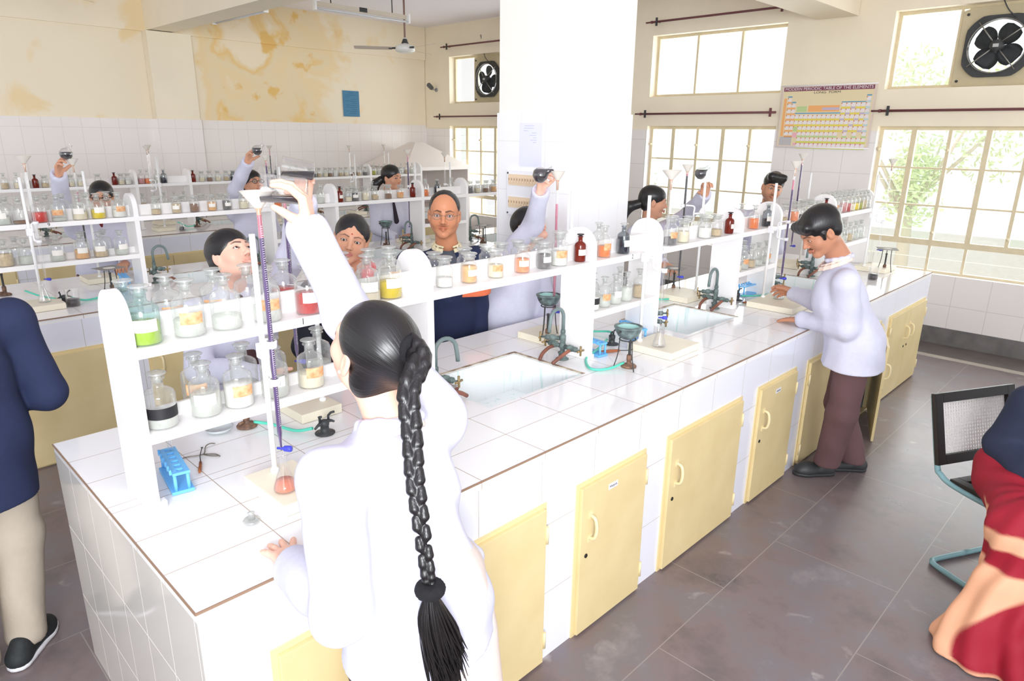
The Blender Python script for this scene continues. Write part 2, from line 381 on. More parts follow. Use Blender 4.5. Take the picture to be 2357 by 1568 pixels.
window_up(4, 5.15, 7.42, [6.93, 6.32, 5.75], fan=(6.32, 6.93))
window_up(5, 1.99, 3.64, [3.09, 2.54])
window_up(6, -1.2, 0.955, [0.43, -0.22], fan=(-0.22, 0.43))
# exhaust fans
m_dark = mat('dark_grey_enamel', srgb(62,64,66), 0.5, noise=0.3, nscale=20)
m_plate = mat('dusty_beige_board', srgb(205,192,158), 0.7, noise=0.12, nscale=6)
def ring_plate(bm, cy, cz, r, oy0, oy1, oz0, oz1, x0, x1, seg=40, mi=0):
    """rectangular board with a round hole"""
    inn, out_ = [], []
    for k in range(seg):
        a = 2*PI*k/seg; c, s = math.cos(a), math.sin(a)
        ty = ((oy1-cy)/c if c > 1e-6 else (oy0-cy)/c if c < -1e-6 else 1e9); tz = ((oz1-cz)/s if s > 1e-6 else (oz0-cz)/s if s < -1e-6 else 1e9)
        t = min(ty, tz); inn.append((cy+r*c, cz+r*s)); out_.append((cy+t*c, cz+t*s))
    V = [[bm.verts.new((x, p[0], p[1])) for p in L] for x in (x0, x1) for L in (inn, out_)]
    for k in range(seg):
        q = (k+1) % seg
        for A, B in ((V[0], V[1]), (V[3], V[2]), (V[2], V[0]), (V[1], V[3])):
            f = bm.faces.new((A[k], A[q], B[q], B[k])); f.material_index = mi
    bmesh.ops.recalc_face_normals(bm, faces=bm.faces)
def exhaust_fan(cy_, cz_, label, rot, xin=XW+0.10):
    t = thing('exhaust_fan', label, 'exhaust fan', (xin, cy_, cz_))
    bm = nb(); ring_plate(bm, 0, 0, 0.235, -0.315, 0.31, -0.33, 0.335, 0, 0.02, 40); obj('mounting_board', bm, m_plate, t)
    bm = nb(); seg = 48; V = []
    for x, s_ in ((-0.03, 0), (-0.012, 1)):
        for w_ in (0, 1):
            L = []
            for k in range(seg):
                a = 2*PI*k/seg; rr = 0.215 if w_ == 0 else 0.255/max(abs(math.cos(a)), abs(math.sin(a)), 0.885)*(1.0)
                rr = rr if w_ == 0 else min(rr, 0.29)
                L.append(bm.verts.new((x, rr*math.cos(a), rr*math.sin(a))))
            V.append(L)
    for k in range(seg):
        q = (k+1) % seg
        for A, B in ((V[0], V[1]), (V[3], V[2]), (V[2], V[0]), (V[1], V[3])): bm.faces.new((A[k], A[q], B[q], B[k]))
    bmesh.ops.recalc_face_normals(bm, faces=bm.faces)
    obj('fan_frame', bm, m_dark, t)
    bm = nb(); tube(bm, [(-0.05, 0.222*math.cos(a), 0.222*math.sin(a)) for a in [2*PI*k/40 for k in range(41)]], 0.005, 6)
    for k in range(4):
        a = PI/4+k*PI/2+0.1; tube(bm, [(-0.05, 0.26*math.cos(a), 0.26*math.sin(a)), (-0.075, 0.05*math.cos(a), 0.05*math.sin(a))], 0.005, 6)
    obj('guard_ring', bm, m_steel, t)
    for k in range(4):
        a = rot+k*PI/2; bm = nb(); V = []
        R = Matrix.Rotation(a, 3, 'X')
        for i in range(9):
            r_ = 0.03+0.165*i/8; hw = 0.03+0.062*math.sin(PI*min(1, (i/8)**0.8)*0.78)
            if i == 8: hw *= 0.55
            row = []
            for j in range(5):
                s_ = (j/4-0.5)*2; row.append(bm.verts.new(R @ Vector((-0.005+0.028*s_*(1-0.4*i/8), s_*hw, r_))))
            V.append(row)
        for i in range(8):
            for j in range(4): f = bm.faces.new((V[i][j], V[i+1][j], V[i+1][j+1], V[i][j+1])); f.smooth = True
        r_ = bmesh.ops.solidify(bm, geom=bm.faces[:], thickness=0.003)
        obj('blade', bm, m_dark, t)
    bm = nb(); lathe(bm, [(0,-0.09),(0.04,-0.09),(0.052,-0.07),(0.055,0.0),(0.035,0.02),(0,0.02)], 20, (0,0,0), R=Matrix.Rotation(PI/2, 3, 'Y')); obj('motor', bm, m_dark, t)
    bm = nb(); box(bm, -0.094, -0.022, -0.014, -0.0905, 0.022, 0.014, bev=0.002); obj('name_plate', bm, mat('pale_plate', srgb(190,190,188), 0.5), t)
    bm = nb(); tube(bm, [(-0.05,-0.1,0.22),(-0.09,-0.03,0.3),(-0.07,0.04,0.45),(-0.10,0.06,0.62)], 0.005, 6, smooth_path=6); obj('cable', bm, m_dark, t)
    for a_, b_ in ((-0.27,-0.29),(0.27,-0.28),(0.27,0.28),(-0.27,0.29)):
        bm = nb(); lathe(bm, [(0,-0.008),(0.012,-0.008),(0.012,0),(0,0)], 8, (0, a_, b_), R=Matrix.Rotation(PI/2, 3, 'Y')); obj('bolt', bm, m_dark, t)
    return t
exhaust_fan(0.105, 2.72, 'dark four-bladed exhaust fan high at the right edge, beside the bare window pane', 0.62)
f2 = exhaust_fan(6.62, 2.72, 'dark exhaust fan in the high window left of the pillar', 0.2)
# ---- curtain rods
def curtain_rod(y0, y1, z, label, x=XW-0.06):
    t = thing('curtain_rod', label, 'curtain rod', (x, y1, z), group='maroon curtain rods on the window wall')
    bm = nb(); tube(bm, [(0,0,0),(0,y0-y1,0)], 0.012, 8); lathe(bm, [(0.0,-0.07),(0.009,-0.07),(0.009,-0.01),(0.016,0.0),(0.016,0.02),(0,0.02)], 8, (0,0.02,0), R=Matrix.Rotation(PI/2,3,'X')); obj('rod', bm, m_rod, t)
    for y in (-0.06, y0-y1+0.06):
        bm = nb(); box(bm, -0.012, y-0.012, -0.045, 0.0, y+0.012, 0.045); box(bm, 0, y-0.006, -0.006, 0.068, y+0.006, 0.006); obj('bracket', bm, m_dark if y == -0.06 else m_rod, t)
curtain_rod(1.98, 3.70, 2.185, 'maroon curtain rod just under the high window right of the pillar')
curtain_rod(1.98, 3.62, 3.22, 'maroon curtain rod above the high window right of the pillar')
curtain_rod(-1.3, 0.93, 2.185, 'maroon curtain rod running from the periodic table chart to the right')
curtain_rod(5.0, 7.65, 2.185, 'maroon curtain rod under the high window left of the pillar')
curtain_rod(5.0, 7.45, 3.22, 'maroon curtain rod above the high window left of the pillar')
# ---------------------------------------------------------------- benches
GR = srgb(178,158,142)
topx = [0.285+0.3*k for k in range(20)]
def ytile(Y): return [Y+v for v in (0.194, 0.393, 0.591, 0.633, 0.832, 1.032)]
m_trim = mat('brown_grout_edge', srgb(150,122,100), 0.7)
m_yel = mat('cream_yellow_cabinet_paint', srgb(233,214,164), 0.42, noise=0.06, nscale=5, col2=srgb(224,204,152))
m_yel2 = mat('cream_yellow_frame_paint', srgb(229,210,160), 0.45)
m_sink = mat('white_sink_ceramic', srgb(246,250,250), 0.15, noise=0.05, nscale=6, col2=srgb(214,236,232), thresh=(0.30, 0.42), stretch=(6, 6, 0.7))
m_stain = mat('stained_sink_rim', srgb(206,194,172), 0.6, noise=0.4, nscale=22, col2=srgb(140,116,92), thresh=(0.40, 0.6))
m_inner = mat('pale_blue_inner_wall', srgb(200,208,210), 0.8, noise=0.25, nscale=6, col2=srgb(190,165,130), thresh=(0.3, 0.38))
m_metal = mat('painted_handle', srgb(236,220,176), 0.35)
m_key = mat('dark_keyhole', srgb(50,46,42), 0.4, metal=0.5)
m_white = mat('white_rack_paint', srgb(250,248,247), 0.32)
m_ink = mat('black_ink', srgb(40,40,44), 0.6)
SINKS = [(1.31, 1.90), (2.82, 3.39), (4.33, 4.92)]
BL, BW, BH = 5.96, 1.228, 0.88
def lab_bench(Y, label, doors, opened=None, gap=None):
    t = thing('lab_bench', label, 'laboratory bench', (0, Y, 0))
    mt = lines_mat('white_worktop_tile_%d' % round(Y), srgb(252,252,252), GR, [('X', topx), ('Y', ytile(Y))], 0.0028, 0.10)
    mf = lines_mat('white_front_tile', srgb(240,242,252), srgb(196,188,176), [('X', 0.3, 0.271), ('Z', [0.58, 0.29])], 0.003, 0.10)
    me = lines_mat('white_end_tile_%d' % round(Y), srgb(216,212,206), srgb(240,236,230), [('Y', 0.205, Y+0.02), ('Z', [0.56, 0.27])], 0.004, 0.10)
    s0, s1 = 0.41, 0.85
    bm = nb(); xs_ = [0.0]
    for a, b in SINKS: xs_ += [a, b]
    xs_.append(BL)
    for i in range(0, len(xs_), 2): box(bm, xs_[i], 0, BH-0.03, xs_[i+1], BW, BH)
    for a, b in SINKS: box(bm, a, 0, BH-0.03, b, s0, BH); box(bm, a, s1, BH-0.03, b, BW, BH)
    obj('worktop', bm, mt, t)
    bm = nb(); box(bm, -0.002, -0.003, BH-0.006, BL+0.002, 0.0, BH+0.001); box(bm, -0.003, 0, BH-0.006, 0, BW, BH+0.001); obj('edge_trim', bm, m_trim, t)
    for a, b in SINKS:
        bm = nb(); T = 0.012; d = 0.20
        box(bm, a, s0, BH-d, b, s1, BH-d+T); box(bm, a, s0, BH-d+T, a+T, s1, BH-0.002); box(bm, b-T, s0, BH-d+T, b, s1, BH-0.002)
        box(bm, a+T, s0, BH-d+T, b-T, s0+T, BH-0.002); box(bm, a+T, s1-T, BH-d+T, b-T, s1, BH-0.002)
        sk = obj('sink_basin', bm, m_sink, t)
        bm = nb(); lathe(bm, [(0,0),(0.035,0.0),(0.035,0.004),(0.02,0.006),(0,0.004)], 16, ((a+b)/2, (s0+s1)/2, BH-d+T)); obj('drain', bm, m_steel, sk)
        bm = nb(); box(bm, b-0.002, s0, BH, b+0.016, s1+0.012, BH+0.0015); box(bm, a, s1-0.002, BH, b, s1+0.014, BH+0.0015); obj('stained_rim', bm, m_stain, sk)
    dr = sorted(doors, key=lambda d: d[0]); bm = nb()
    box(bm, 0.006, 0.0, 0.68, BL, 0.03, BH-0.03)
    x = 0.006
    for d in dr:
        if d[0]-x > 0.005: box(bm, x, 0.0, 0, d[0], 0.03, 0.68)
        x = d[1]
    box(bm, x, 0, 0, BL, 0.03, 0.68)
    obj('front_tiling', bm, mf, t)
    bm = nb(); box(bm, 0.0, 0.0, 0, 0.006, BW, BH-0.03); obj('end_tiling', bm, me, t)
    bm = nb(); box(bm, BL-0.03, 0.03, 0, BL, BW, BH-0.03); obj('end_tiling', bm, me, t)
    bm = nb(); box(bm, 0.03, BW-0.03, 0, BL-0.03, BW, BH-0.03); box(bm, 0.03, 0.03, 0.001, BL-0.03, BW-0.03, 0.02); obj('inner_walls', bm, m_inner, t)
    for i, d in enumerate(dr):
        x0, x1, fl_ = d; side = 1
        bm = nb(); F = 0.032
        box(bm, x0, -0.006, 0.0, x0+F, 0.02, 0.68); box(bm, x1-F, -0.006, 0.0, x1, 0.02, 0.68); box(bm, x0+F, -0.006, 0.68-F, x1-F, 0.02, 0.68); box(bm, x0+F, -0.006, 0, x1-F, 0.02, 0.02)
        fr = obj('cabinet_frame', bm, m_yel2, t)
        leaves = [(x0+F*0.5, x1-F*0.5, side)] if 'D' not in fl_ else [(x0+F*0.5, (x0+x1)/2-0.002, -1), ((x0+x1)/2+0.002, x1-F*0.5, 1)]
        for li, (a, b, sd) in enumerate(leaves):
            W_ = b-a; dd = empty('cabinet_door', ((b if sd > 0 else a), -0.006, 0)); dd.parent = t
            sx = -1 if sd > 0 else 1
            bm = nb(); box(bm, min(0, sx*W_), -0.016, 0.012, max(0, sx*W_), 0, 0.663, bev=0.002); obj('leaf', bm, m_yel, dd)
            bm = nb(); hx = sx*(W_-0.055); tube(bm, [(hx,-0.016,0.435),(hx,-0.04,0.445),(hx,-0.048,0.485),(hx,-0.04,0.525),(hx,-0.016,0.535)], 0.007, 8, smooth_path=4)
            box(bm, hx-0.011, -0.019, 0.42, hx+0.011, -0.015, 0.447); box(bm, hx-0.011, -0.019, 0.523, hx+0.011, -0.015, 0.55); obj('handle', bm, m_metal, dd)
            bm = nb(); lathe(bm, [(0,0),(0.009,0),(0.009,0.003),(0.003,0.004),(0,0.002)], 12, (sx*(W_-0.035), -0.016, 0.365), R=Matrix.Rotation(PI/2,3,'X')); obj('keyhole', bm, m_key, dd)
            for z in (0.11, 0.56):
                bm = nb(); tube(bm, [(-sx*0.004,-0.017,z-0.035),(-sx*0.004,-0.017,z+0.035)], 0.006, 8); obj('hinge', bm, m_metal, dd)
            if opened == i and li == len(leaves)-1: dd.rotation_euler = (0, 0, math.radians(20))
            if 'L' in fl_:
                bm = nb(); box(bm, sx*W_*0.55-0.03, -0.0172, 0.60, sx*W_*0.55+0.03, -0.0162, 0.625); lb = obj('paper_label', bm, mat('pale_paper', srgb(225,225,232), 0.7), dd)
                bm = nb(); random.seed(i); pts = [(sx*W_*0.55-0.024+0.003*k, -0.0178, 0.612+0.006*math.sin(k*1.9)*(0.4+random.random()*0.6)) for k in range(17)]
                tube(bm, pts, 0.0008, 4); obj('handwriting', bm, m_ink, lb)
    return t

D1 = [(0.157,0.62,''),(0.745,1.194,''),(1.363,1.82,'L'),(1.981,2.674,''),(2.847,3.33,'L'),(3.49,4.80,'D'),(4.97,5.90,'D')]
D2 = [(0.10,0.80,''),(0.90,1.30,''),(1.45,1.95,''),(2.10,2.80,''),(2.95,3.45,''),(3.60,4.80,'D'),(4.97,5.90,'D')]
YS = [0.0, 3.13, 6.17]
lab_bench(YS[0], 'long white tiled laboratory bench in the foreground with cream cupboards', D1, opened=5)
lab_bench(YS[1], 'middle long white tiled laboratory bench, behind the pillar and the standing man', D2)
lab_bench(YS[2], 'farthest white tiled laboratory bench, along the stained back wall', [(0.1,0.8,''),(0.95,1.6,''),(1.75,2.6,'D'),(2.75,3.3,''),(3.45,4.3,'D'),(4.45,5.0,''),(5.15,5.85,'')])
# ---- bottle racks standing along the middle of each bench
UPR = [0.078, 1.095, 2.072, 2.635, 3.54, 4.085, 5.05, 5.92]
ZS, ZL = 1.365, 1.115
def upright(bm, x, w=0.03):
    ya, yb = 0.517, 0.705; yc = (ya+yb)/2; r = (yb-ya)/2; zt = 1.515
    pts = [(ya, BH+0.0012), (yb, BH+0.0012), (yb, zt-r)]+[(yc+r*math.cos(a), zt-r+r*math.sin(a)) for a in [PI*k/14 for k in range(1, 14)]]+[(ya, zt-r)]
    extrude_poly(bm, pts, 'yz', x, x+w)
m_inkw = m_ink
def rack(Y, label, numbers, group=None):
    t = thing('bottle_rack', label, 'shelf rack', (0, Y, 0))
    for x in UPR:
        bm = nb(); upright(bm, x); u = obj('upright_board', bm, m_white, t)
    bm = nb(); box(bm, UPR[0]+0.03, 0.512, ZS-0.03, UPR[-1], 0.71, ZS, bev=0.002); obj('top_shelf', bm, m_white, t)
    bm = nb(); box(bm, UPR[0]+0.03, 0.604, ZS, UPR[-1], 0.616, ZS+0.07); obj('divider_rail', bm, m_white, t)
    for i, j in ((0,1),(2,3),(4,5),(6,7)):
        bm = nb(); box(bm, UPR[i]+0.03, 0.512, ZL-0.03, UPR[j], 0.71, ZL, bev=0.002); ls = obj('lower_shelf', bm, m_white, t)
        bm = nb(); box(bm, UPR[i]+0.03, 0.604, ZL, UPR[j], 0.616, ZL+0.04); obj('divider_rail', bm, m_white, ls)
    for x in UPR:
        bm = nb(); box(bm, x+0.03, 0.52, BH+0.0012, x+0.05, 0.545, BH+0.022, bev=0.002); obj('foot_block', bm, m_white, t)
    for s_, x in numbers: text('painted_number', s_, (x, Y+0.5112, ZS-0.013), (PI/2, 0, 0), 0.030, m_ink, None).parent = t
    for c in t.children:
        if c.name.startswith('painted_number'): c.location = (c.location.x, 0.5108, c.location.z)
    return t
rack(YS[0], 'white wooden bottle rack along the middle of the near bench', [('1', 0.592), ('2', 2.385), ('3', 3.93)])
rack(YS[1], 'white wooden bottle rack along the middle bench', [('9', 0.60)])
rack(YS[2], 'white wooden bottle rack on the farthest bench, before the tiled wall', [])
# ---- taps
m_verd = mat('verdigris_brass', srgb(122,142,136), 0.5, metal=0.0, noise=0.35, nscale=30, col2=srgb(70,80,80))
m_pipe = mat('grey_green_pipe', srgb(118,134,133), 0.4, metal=0.0, noise=0.15, nscale=12)
m_hose = mat('brown_rubber_hose', srgb(178,112,84), 0.5, noise=0.35, nscale=9, col2=srgb(110,70,60))
m_brass = mat('old_brass', srgb(176,150,104), 0.4, metal=0.6, noise=0.3, nscale=40)
def make_tap(label, loc, rz, group):
    t = thing('laboratory_tap', label, 'tap', loc, rz, group)
    bm = nb(); lathe(bm, [(0.032,0.0005),(0.032,0.004),(0.018,0.006),(0.018,0.028),(0.022,0.030),(0.022,0.036),(0.012,0.039),(0.012,0.052),(0.016,0.056),(0.016,0.076),(0.012,0.084),(0.015,0.092),(0.015,0.118),(0.010,0.128),(0.012,0.131),(0.012,0.146),(0.009,0.15)], 16); obj('tap_body', bm, m_verd, t)
    bm = nb(); R_ = 0.047; pts = [(0,0,0.148),(0,0,0.212)]+[(R_-R_*math.cos(a), 0, 0.212+R_*math.sin(a)) for a in [PI*k/10 for k in range(1, 10)]]+[(2*R_, 0, 0.212),(2*R_+0.005,0,0.18),(2*R_+0.007,0,0.155)]
    tube(bm, pts, 0.0088, 12); obj('swan_neck_spout', bm, m_pipe, t)
    def valve(ang, z, hose):
        c, s = math.cos(ang), math.sin(ang); v = empty('side_valve', (0,0,z), ang); v.parent = t
        bm = nb(); R = Matrix.Rotation(PI/2, 3, 'Y'); lathe(bm, [(0.011,0.015),(0.011,0.035),(0.016,0.04),(0.016,0.06),(0.011,0.065),(0.013,0.07),(0.013,0.085),(0.005,0.09),(0.005,0.115)], 12, R=R); obj('valve_body', bm, m_verd, v)
        bm = nb(); tube(bm, [(0.112,-0.024,0),(0.112,0.024,0)], 0.005, 6); tube(bm, [(0.112,0,-0.024),(0.112,0,0.024)], 0.005, 6); obj('cross_handle', bm, m_brass, v)
        if hose:
            bm = nb(); tube(bm, [(0.05,0,-0.008),(0.055,0.035*hose,-0.012),(0.052,0.085*hose,-0.030),(0.04,0.12*hose,-0.053)], 0.009, 10, smooth_path=5); obj('rubber_hose', bm, m_hose, v)
    valve(-PI/2, 0.066, 1); valve(PI/2, 0.066, -1); valve(-PI/2+0.5, 0.105, 0)
    return t
tap0 = None
k = 0
for bi, Y in enumerate(YS):
    for si, (a, b) in enumerate(SINKS):
        for e in (1, 0):
            x = (b+0.10) if e else (a-0.10); rz = PI if e else 0.0
            if bi == 0: lb = ['grey-green swan-neck tap at the right end of the nearest big sink', 'swan-neck tap behind the braided girl at the left end of the nearest sink', 'swan-neck tap at the right end of the second sink on the near bench', 'swan-neck tap at the left end of the second sink, right of the copper bowl', 'swan-neck tap at the right end of the third near-bench sink, by the burette row', 'swan-neck tap in front of the face of the bent-headed boy'][si*2+(1-e)]
            elif bi == 1: lb = ['swan-neck tap at the right of the first middle-bench sink, behind the girl with tie', 'swan-neck tap right of the blue rack on the middle bench, farthest left of its taps', 'swan-neck tap beside the green bowl, left of the man in the blazer', 'swan-neck tap behind the woman in the red scarf', 'swan-neck tap on the middle bench hidden beyond the pillar', 'swan-neck tap just right of the man in the blue blazer'][si*2+(1-e)]
            else: lb = ['farthest-bench tap at the right of its first sink', 'leftmost swan-neck tap on the farthest bench', 'farthest-bench tap at the right of its middle sink', 'farthest-bench tap at the left of its middle sink', 'farthest-bench tap nearest the windows', 'farthest-bench tap at the left of its last sink'][si*2+(1-e)]
            if tap0 is None: tap0 = make_tap(lb, (x, Y+0.62, BH), rz, 'swan-neck laboratory taps'); continue
            c = copy_tree(tap0); c.location = (x, Y+0.62, BH); c.rotation_euler = (0,0,rz+(0.12*((k*7)%5-2))); c['label'] = lb; k += 1
# ---------------------------------------------------------------- bottles
g_clear = glassy('clear_bottle_glass', srgb(253,254,253), 0.12, 0.05)
g_teal = glassy('teal_tinted_glass', srgb(232,246,246), 0.14, 0.05)
g_stop = glassy('frosted_stopper_glass', srgb(246,248,246), 0.42, 0.25)
g_amber = liquid('amber_glass', srgb(120,34,20), 0.12)
m_black_stop = mat('black_stopper', srgb(52,46,50), 0.35)
g_dark = glassy('smoky_glass', srgb(200,206,210), 0.12, 0.06, 0.1)
m_paper = mat('white_paper_label', srgb(244,240,232), 0.7)
m_paper2 = mat('browned_paper_label', srgb(232,196,152), 0.75, noise=0.3, nscale=60, col2=srgb(222,150,100))
m_tape = mat('black_tape_label', srgb(34,34,38), 0.5)
COL = dict(
 water=('clear liquid', liquid('clear_solution', srgb(246,248,242), 0.55)), white=('white powder', mat('white_powder', srgb(244,242,236), 0.9)),
 green=('yellow-green liquid', liquid('yellow_green_solution', srgb(204,222,30), 0.15)), red=('red liquid', liquid('red_solution', srgb(205,52,48), 0.15)),
 yellow=('bright yellow liquid', liquid('yellow_solution', srgb(250,222,30), 0.12)), orange=('orange liquid', liquid('orange_solution', srgb(250,130,40), 0.15)),
 scarlet=('vivid red liquid', liquid('scarlet_solution', srgb(228,42,24), 0.1)), blue=('dark blue liquid', liquid('dark_blue_solution', srgb(30,48,72), 0.05)),
 orangep=('orange powder', mat('orange_powder', srgb(246,190,128), 0.9, noise=0.15, nscale=50)), tan=('tan crystals', mat('tan_crystals', srgb(222,198,160), 0.9, noise=0.2, nscale=60)),
 cream=('cream powder', mat('cream_powder', srgb(240,228,200), 0.9)), grey=('grey granules', mat('grey_granules', srgb(120,116,116), 0.8, noise=0.4, nscale=60)),
 brown=('brown powder', mat('brown_powder', srgb(150,110,84), 0.9, noise=0.2, nscale=60)), coral=('coral orange powder', mat('coral_powder', srgb(248,150,100), 0.9)),
 pink=('pink liquid', liquid('pink_solution', srgb(226,150,150), 0.25)), olive=('olive green liquid', liquid('olive_solution', srgb(190,190,40), 0.2)),
 black=('black liquid', liquid('black_solution', srgb(34,30,34), 0.02)), teal=('pale teal liquid', liquid('pale_teal_solution', srgb(190,222,200), 0.3)),
 amber=('dark amber liquid', liquid('amber_solution', srgb(92,24,16), 0.05)))
def prof_reagent(r, h):     # narrow mouth bottle body
    b = h*0.58; return [(0.0,0.001),(r*0.92,0.001),(r,0.006),(r,b),(r*0.93,b+h*0.055),(r*0.72,b+h*0.10),(r*0.42,b+h*0.135),(r*0.36,b+h*0.17),(r*0.36,b+h*0.29),(r*0.5,b+h*0.305),(r*0.5,b+h*0.325),(r*0.33,b+h*0.325)]
def prof_jar(r, h):         # wide mouth jar body
    b = h*0.60; return [(0.0,0.001),(r*0.93,0.001),(r,0.005),(r,b),(r*0.93,b+h*0.05),(r*0.74,b+h*0.085),(r*0.70,b+h*0.11),(r*0.70,b+h*0.22),(r*0.86,b+h*0.24),(r*0.86,b+h*0.27),(r*0.66,b+h*0.27)]
def stopper_prof(kind, r, h):
    if kind == 'jar': z = h*0.86; return [(r*0.5,z-h*0.10),(r*0.64,z),(r*0.66,z+h*0.04),(r*1.02,z+h*0.085),(r*1.04,z+h*0.11),(r*0.95,z+h*0.125),(0,z+h*0.13)]
    z = h*0.90; return [(r*0.24,z-h*0.11),(r*0.31,z),(r*0.28,z+h*0.03),(r*0.62,z+h*0.065),(r*0.64,z+h*0.08),(r*0.55,z+h*0.095),(0,z+h*0.10)]
def fill_prof(kind, r, h, f):
    R_ = r*0.955; z = 0.004+(h*0.58-0.004)*f; return [(0,0.0035),(R_*0.95,0.0035),(R_,0.007),(R_,z-0.002),(R_*0.97,z),(0,z)]
SIZES = dict(big=('reagent', 0.0425, 0.163), mid=('reagent', 0.032, 0.150), amb=('reagent', 0.0265, 0.128), jar=('jar', 0.0315, 0.118), tall=('jar', 0.036, 0.155), mj=('jar', 0.036, 0.128))
_mesh = {}
def cached(key, fn, m):
    if key not in _mesh:
        bm = fn(); me = bpy.data.meshes.new(key[0]); bm.to_mesh(me); bm.free(); me.materials.append(m); _mesh[key] = me
    return _mesh[key]
def make_bottle(size, col, fill, lab, label, loc, rz, group, parts=True, glass=None, stop=None, far=False):
    kind, r, h = SIZES[size]; seg = 12 if far else 22
    amber = col == 'amber'; glass = glass or (g_amber if amber else g_dark if col in ('blue','black') else g_clear)
    stop = stop or (m_black_stop if amber else g_stop)
    nm = 'reagent_bottle' if kind == 'reagent' else 'reagent_jar'
    t = thing(nm, label, 'bottle' if kind == 'reagent' else 'jar', loc, rz, group)
    def link(name, key, fn, m):
        o = bpy.data.objects.new(name, cached((name,)+key+(m.name,), fn, m)); C.objects.link(o); o.parent = t; return o
    def b1():
        bm = nb(); lathe(bm, (prof_reagent if kind == 'reagent' else prof_jar)(r, h), seg, close=False); return bm
    def b2():
        bm = nb(); lathe(bm, stopper_prof(kind, r, h), seg); return bm
    def b3():
        bm = nb(); lathe(bm, fill_prof(kind, r, h, fill), seg, close=False); return bm
    link('glass_body', (size, far), b1, glass); link('stopper', (size, far), b2, stop)
    if col and fill > 0: link('contents', (size, far, fill), b3, COL[col][1])
    if lab:
        m = {'w': m_paper, 'o': m_paper2, 'k': m_tape}[lab]
        def b4():
            bm = nb(); z0, z1 = h*(0.24 if lab != 'k' else 0.2), h*(0.45 if lab != 'k' else 0.40); A = 0.75 if lab != 'k' else 1.3; n = 10; rr = r+0.0006
            V = [[bm.verts.new((rr*math.cos(-PI/2-A+2*A*k/n), rr*math.sin(-PI/2-A+2*A*k/n), z)) for k in range(n+1)] for z in (z0, z1)]
            for k in range(n): f = bm.faces.new((V[0][k], V[0][k+1], V[1][k+1], V[1][k])); f.smooth = True
            return bm
        link('paper_label', (size, lab), b4, m)
    return t
# shelf description tables: (bench, place words, z, [ (row, size, colour, fill, label, x [, look words]) ])
ORD = ['first', 'second', 'third', 'fourth', 'fifth', 'sixth', 'seventh', 'eighth', 'ninth', 'tenth', 'eleventh', 'twelfth']
BOT = []
def shelf(bi, where, z, rows, far=False, group=None):
    for row, size, col, fill, lab, x in rows:
        BOT.append(dict(bi=bi, where=where, z=z, row=row, size=size, col=col, fill=fill, lab=lab, x=x, far=far, group=group))
A = 'above'
shelf(0, 'top shelf at the near end', ZS, [
 ('f','big','green',0.62,'w',0.146),('r','big','teal',0.6,None,0.139),('f','big','water',0.5,'o',0.265),('r','big',None,0,'o',0.249),('f','big','water',0.4,None,0.373),('r','big','water',0.3,'o',0.387),
 ('r','big',None,0,None,0.492),('f','big','water',0.5,'o',0.50),('r','mid','white',0.4,None,0.56),('r','big','red',0.72,None,0.614),('f','big','red',0.7,'w',0.642),
 ('r','big','teal',0.5,None,0.749),('f','big','water',0.4,'w',0.77),('f','big','cream',0.35,'w',0.868),('r','big',None,0,None,0.835),('f','big','yellow',0.62,'w',0.962),('r','big',None,0,None,0.945),('f','big','white',0.55,'o',1.055)][:-1]+[('r','big','white',0.6,'o',1.035)])
shelf(0, 'shelf over the first near sink', ZS, [
 ('f','jar','white',0.5,None,1.215),('r','jar','cream',0.5,None,1.25),('f','jar','orangep',0.95,'w',1.341),('r','jar',None,0,None,1.407),('f','jar','cream',0.75,'o',1.487),('r','jar','white',0.5,None,1.53),('r','jar','tan',0.8,'w',1.62),
 ('f','jar','coral',0.85,'w',1.644),('r','jar','white',0.3,None,1.72),('f','jar','grey',0.9,'w',1.782),('r','jar','cream',0.7,None,1.84),('f','tall','white',0.7,'o',1.885),('f','amb','amber',0.5,'w',2.03)])
shelf(0, 'top shelf around the number 2', ZS, [('r','mid',None,0,None,2.30),('f','mid','orange',0.6,'o',2.215),('f','mid','blue',0.95,'w',2.37)])
shelf(0, 'shelf over the second near sink', ZS, [
 ('f','tall','grey',0.4,'o',2.80),('f','mj','cream',0.8,None,2.93),('f','mj','white',0.8,None,3.17),('r','jar','grey',0.7,None,3.15),('f','mj','tan',0.5,None,3.30),('r','jar','cream',0.6,None,3.32),('f','amb','amber',0.5,'w',3.46)])
shelf(0, 'top shelf around the number 3', ZS, [('r','mid','orange',0.7,None,3.81),('f','mid','scarlet',0.01,None,3.64),('f','mid','orange',0.75,None,3.785),('f','mid','black',0.55,'w',3.975)])
shelf(0, 'shelf over the third near sink', ZS, [
 ('f','jar','tan',0.5,None,4.26),('f','jar','coral',0.95,None,4.40),('f','jar','grey',0.5,None,4.53),('f','mj','cream',0.95,None,4.66),('f','jar','tan',0.6,'o',4.82),('f','amb','amber',0.6,'w',4.965),
 ('r','jar','cream',0.6,None,4.48),('r','jar','tan',0.6,None,4.63),('r','jar','white',0.6,None,4.78),('r','jar','brown',0.6,None,4.92)])
ey = [5.135,5.225,5.325,5.415,5.505,5.60,5.695,5.785,5.872]
shelf(0, 'top shelf at the window end', ZS, [('f','mid',c,f,l,x) for c,f,l,x in zip(['water','water','pink','red','cream','yellow','olive','tan','water'],[.4,.5,.85,.7,.6,.6,.6,.8,.6],['o',None,None,None,None,None,None,None,'w'],ey)]
   +[('r','mid','water',.5,None,x+0.03) for x in ey[:-1]])
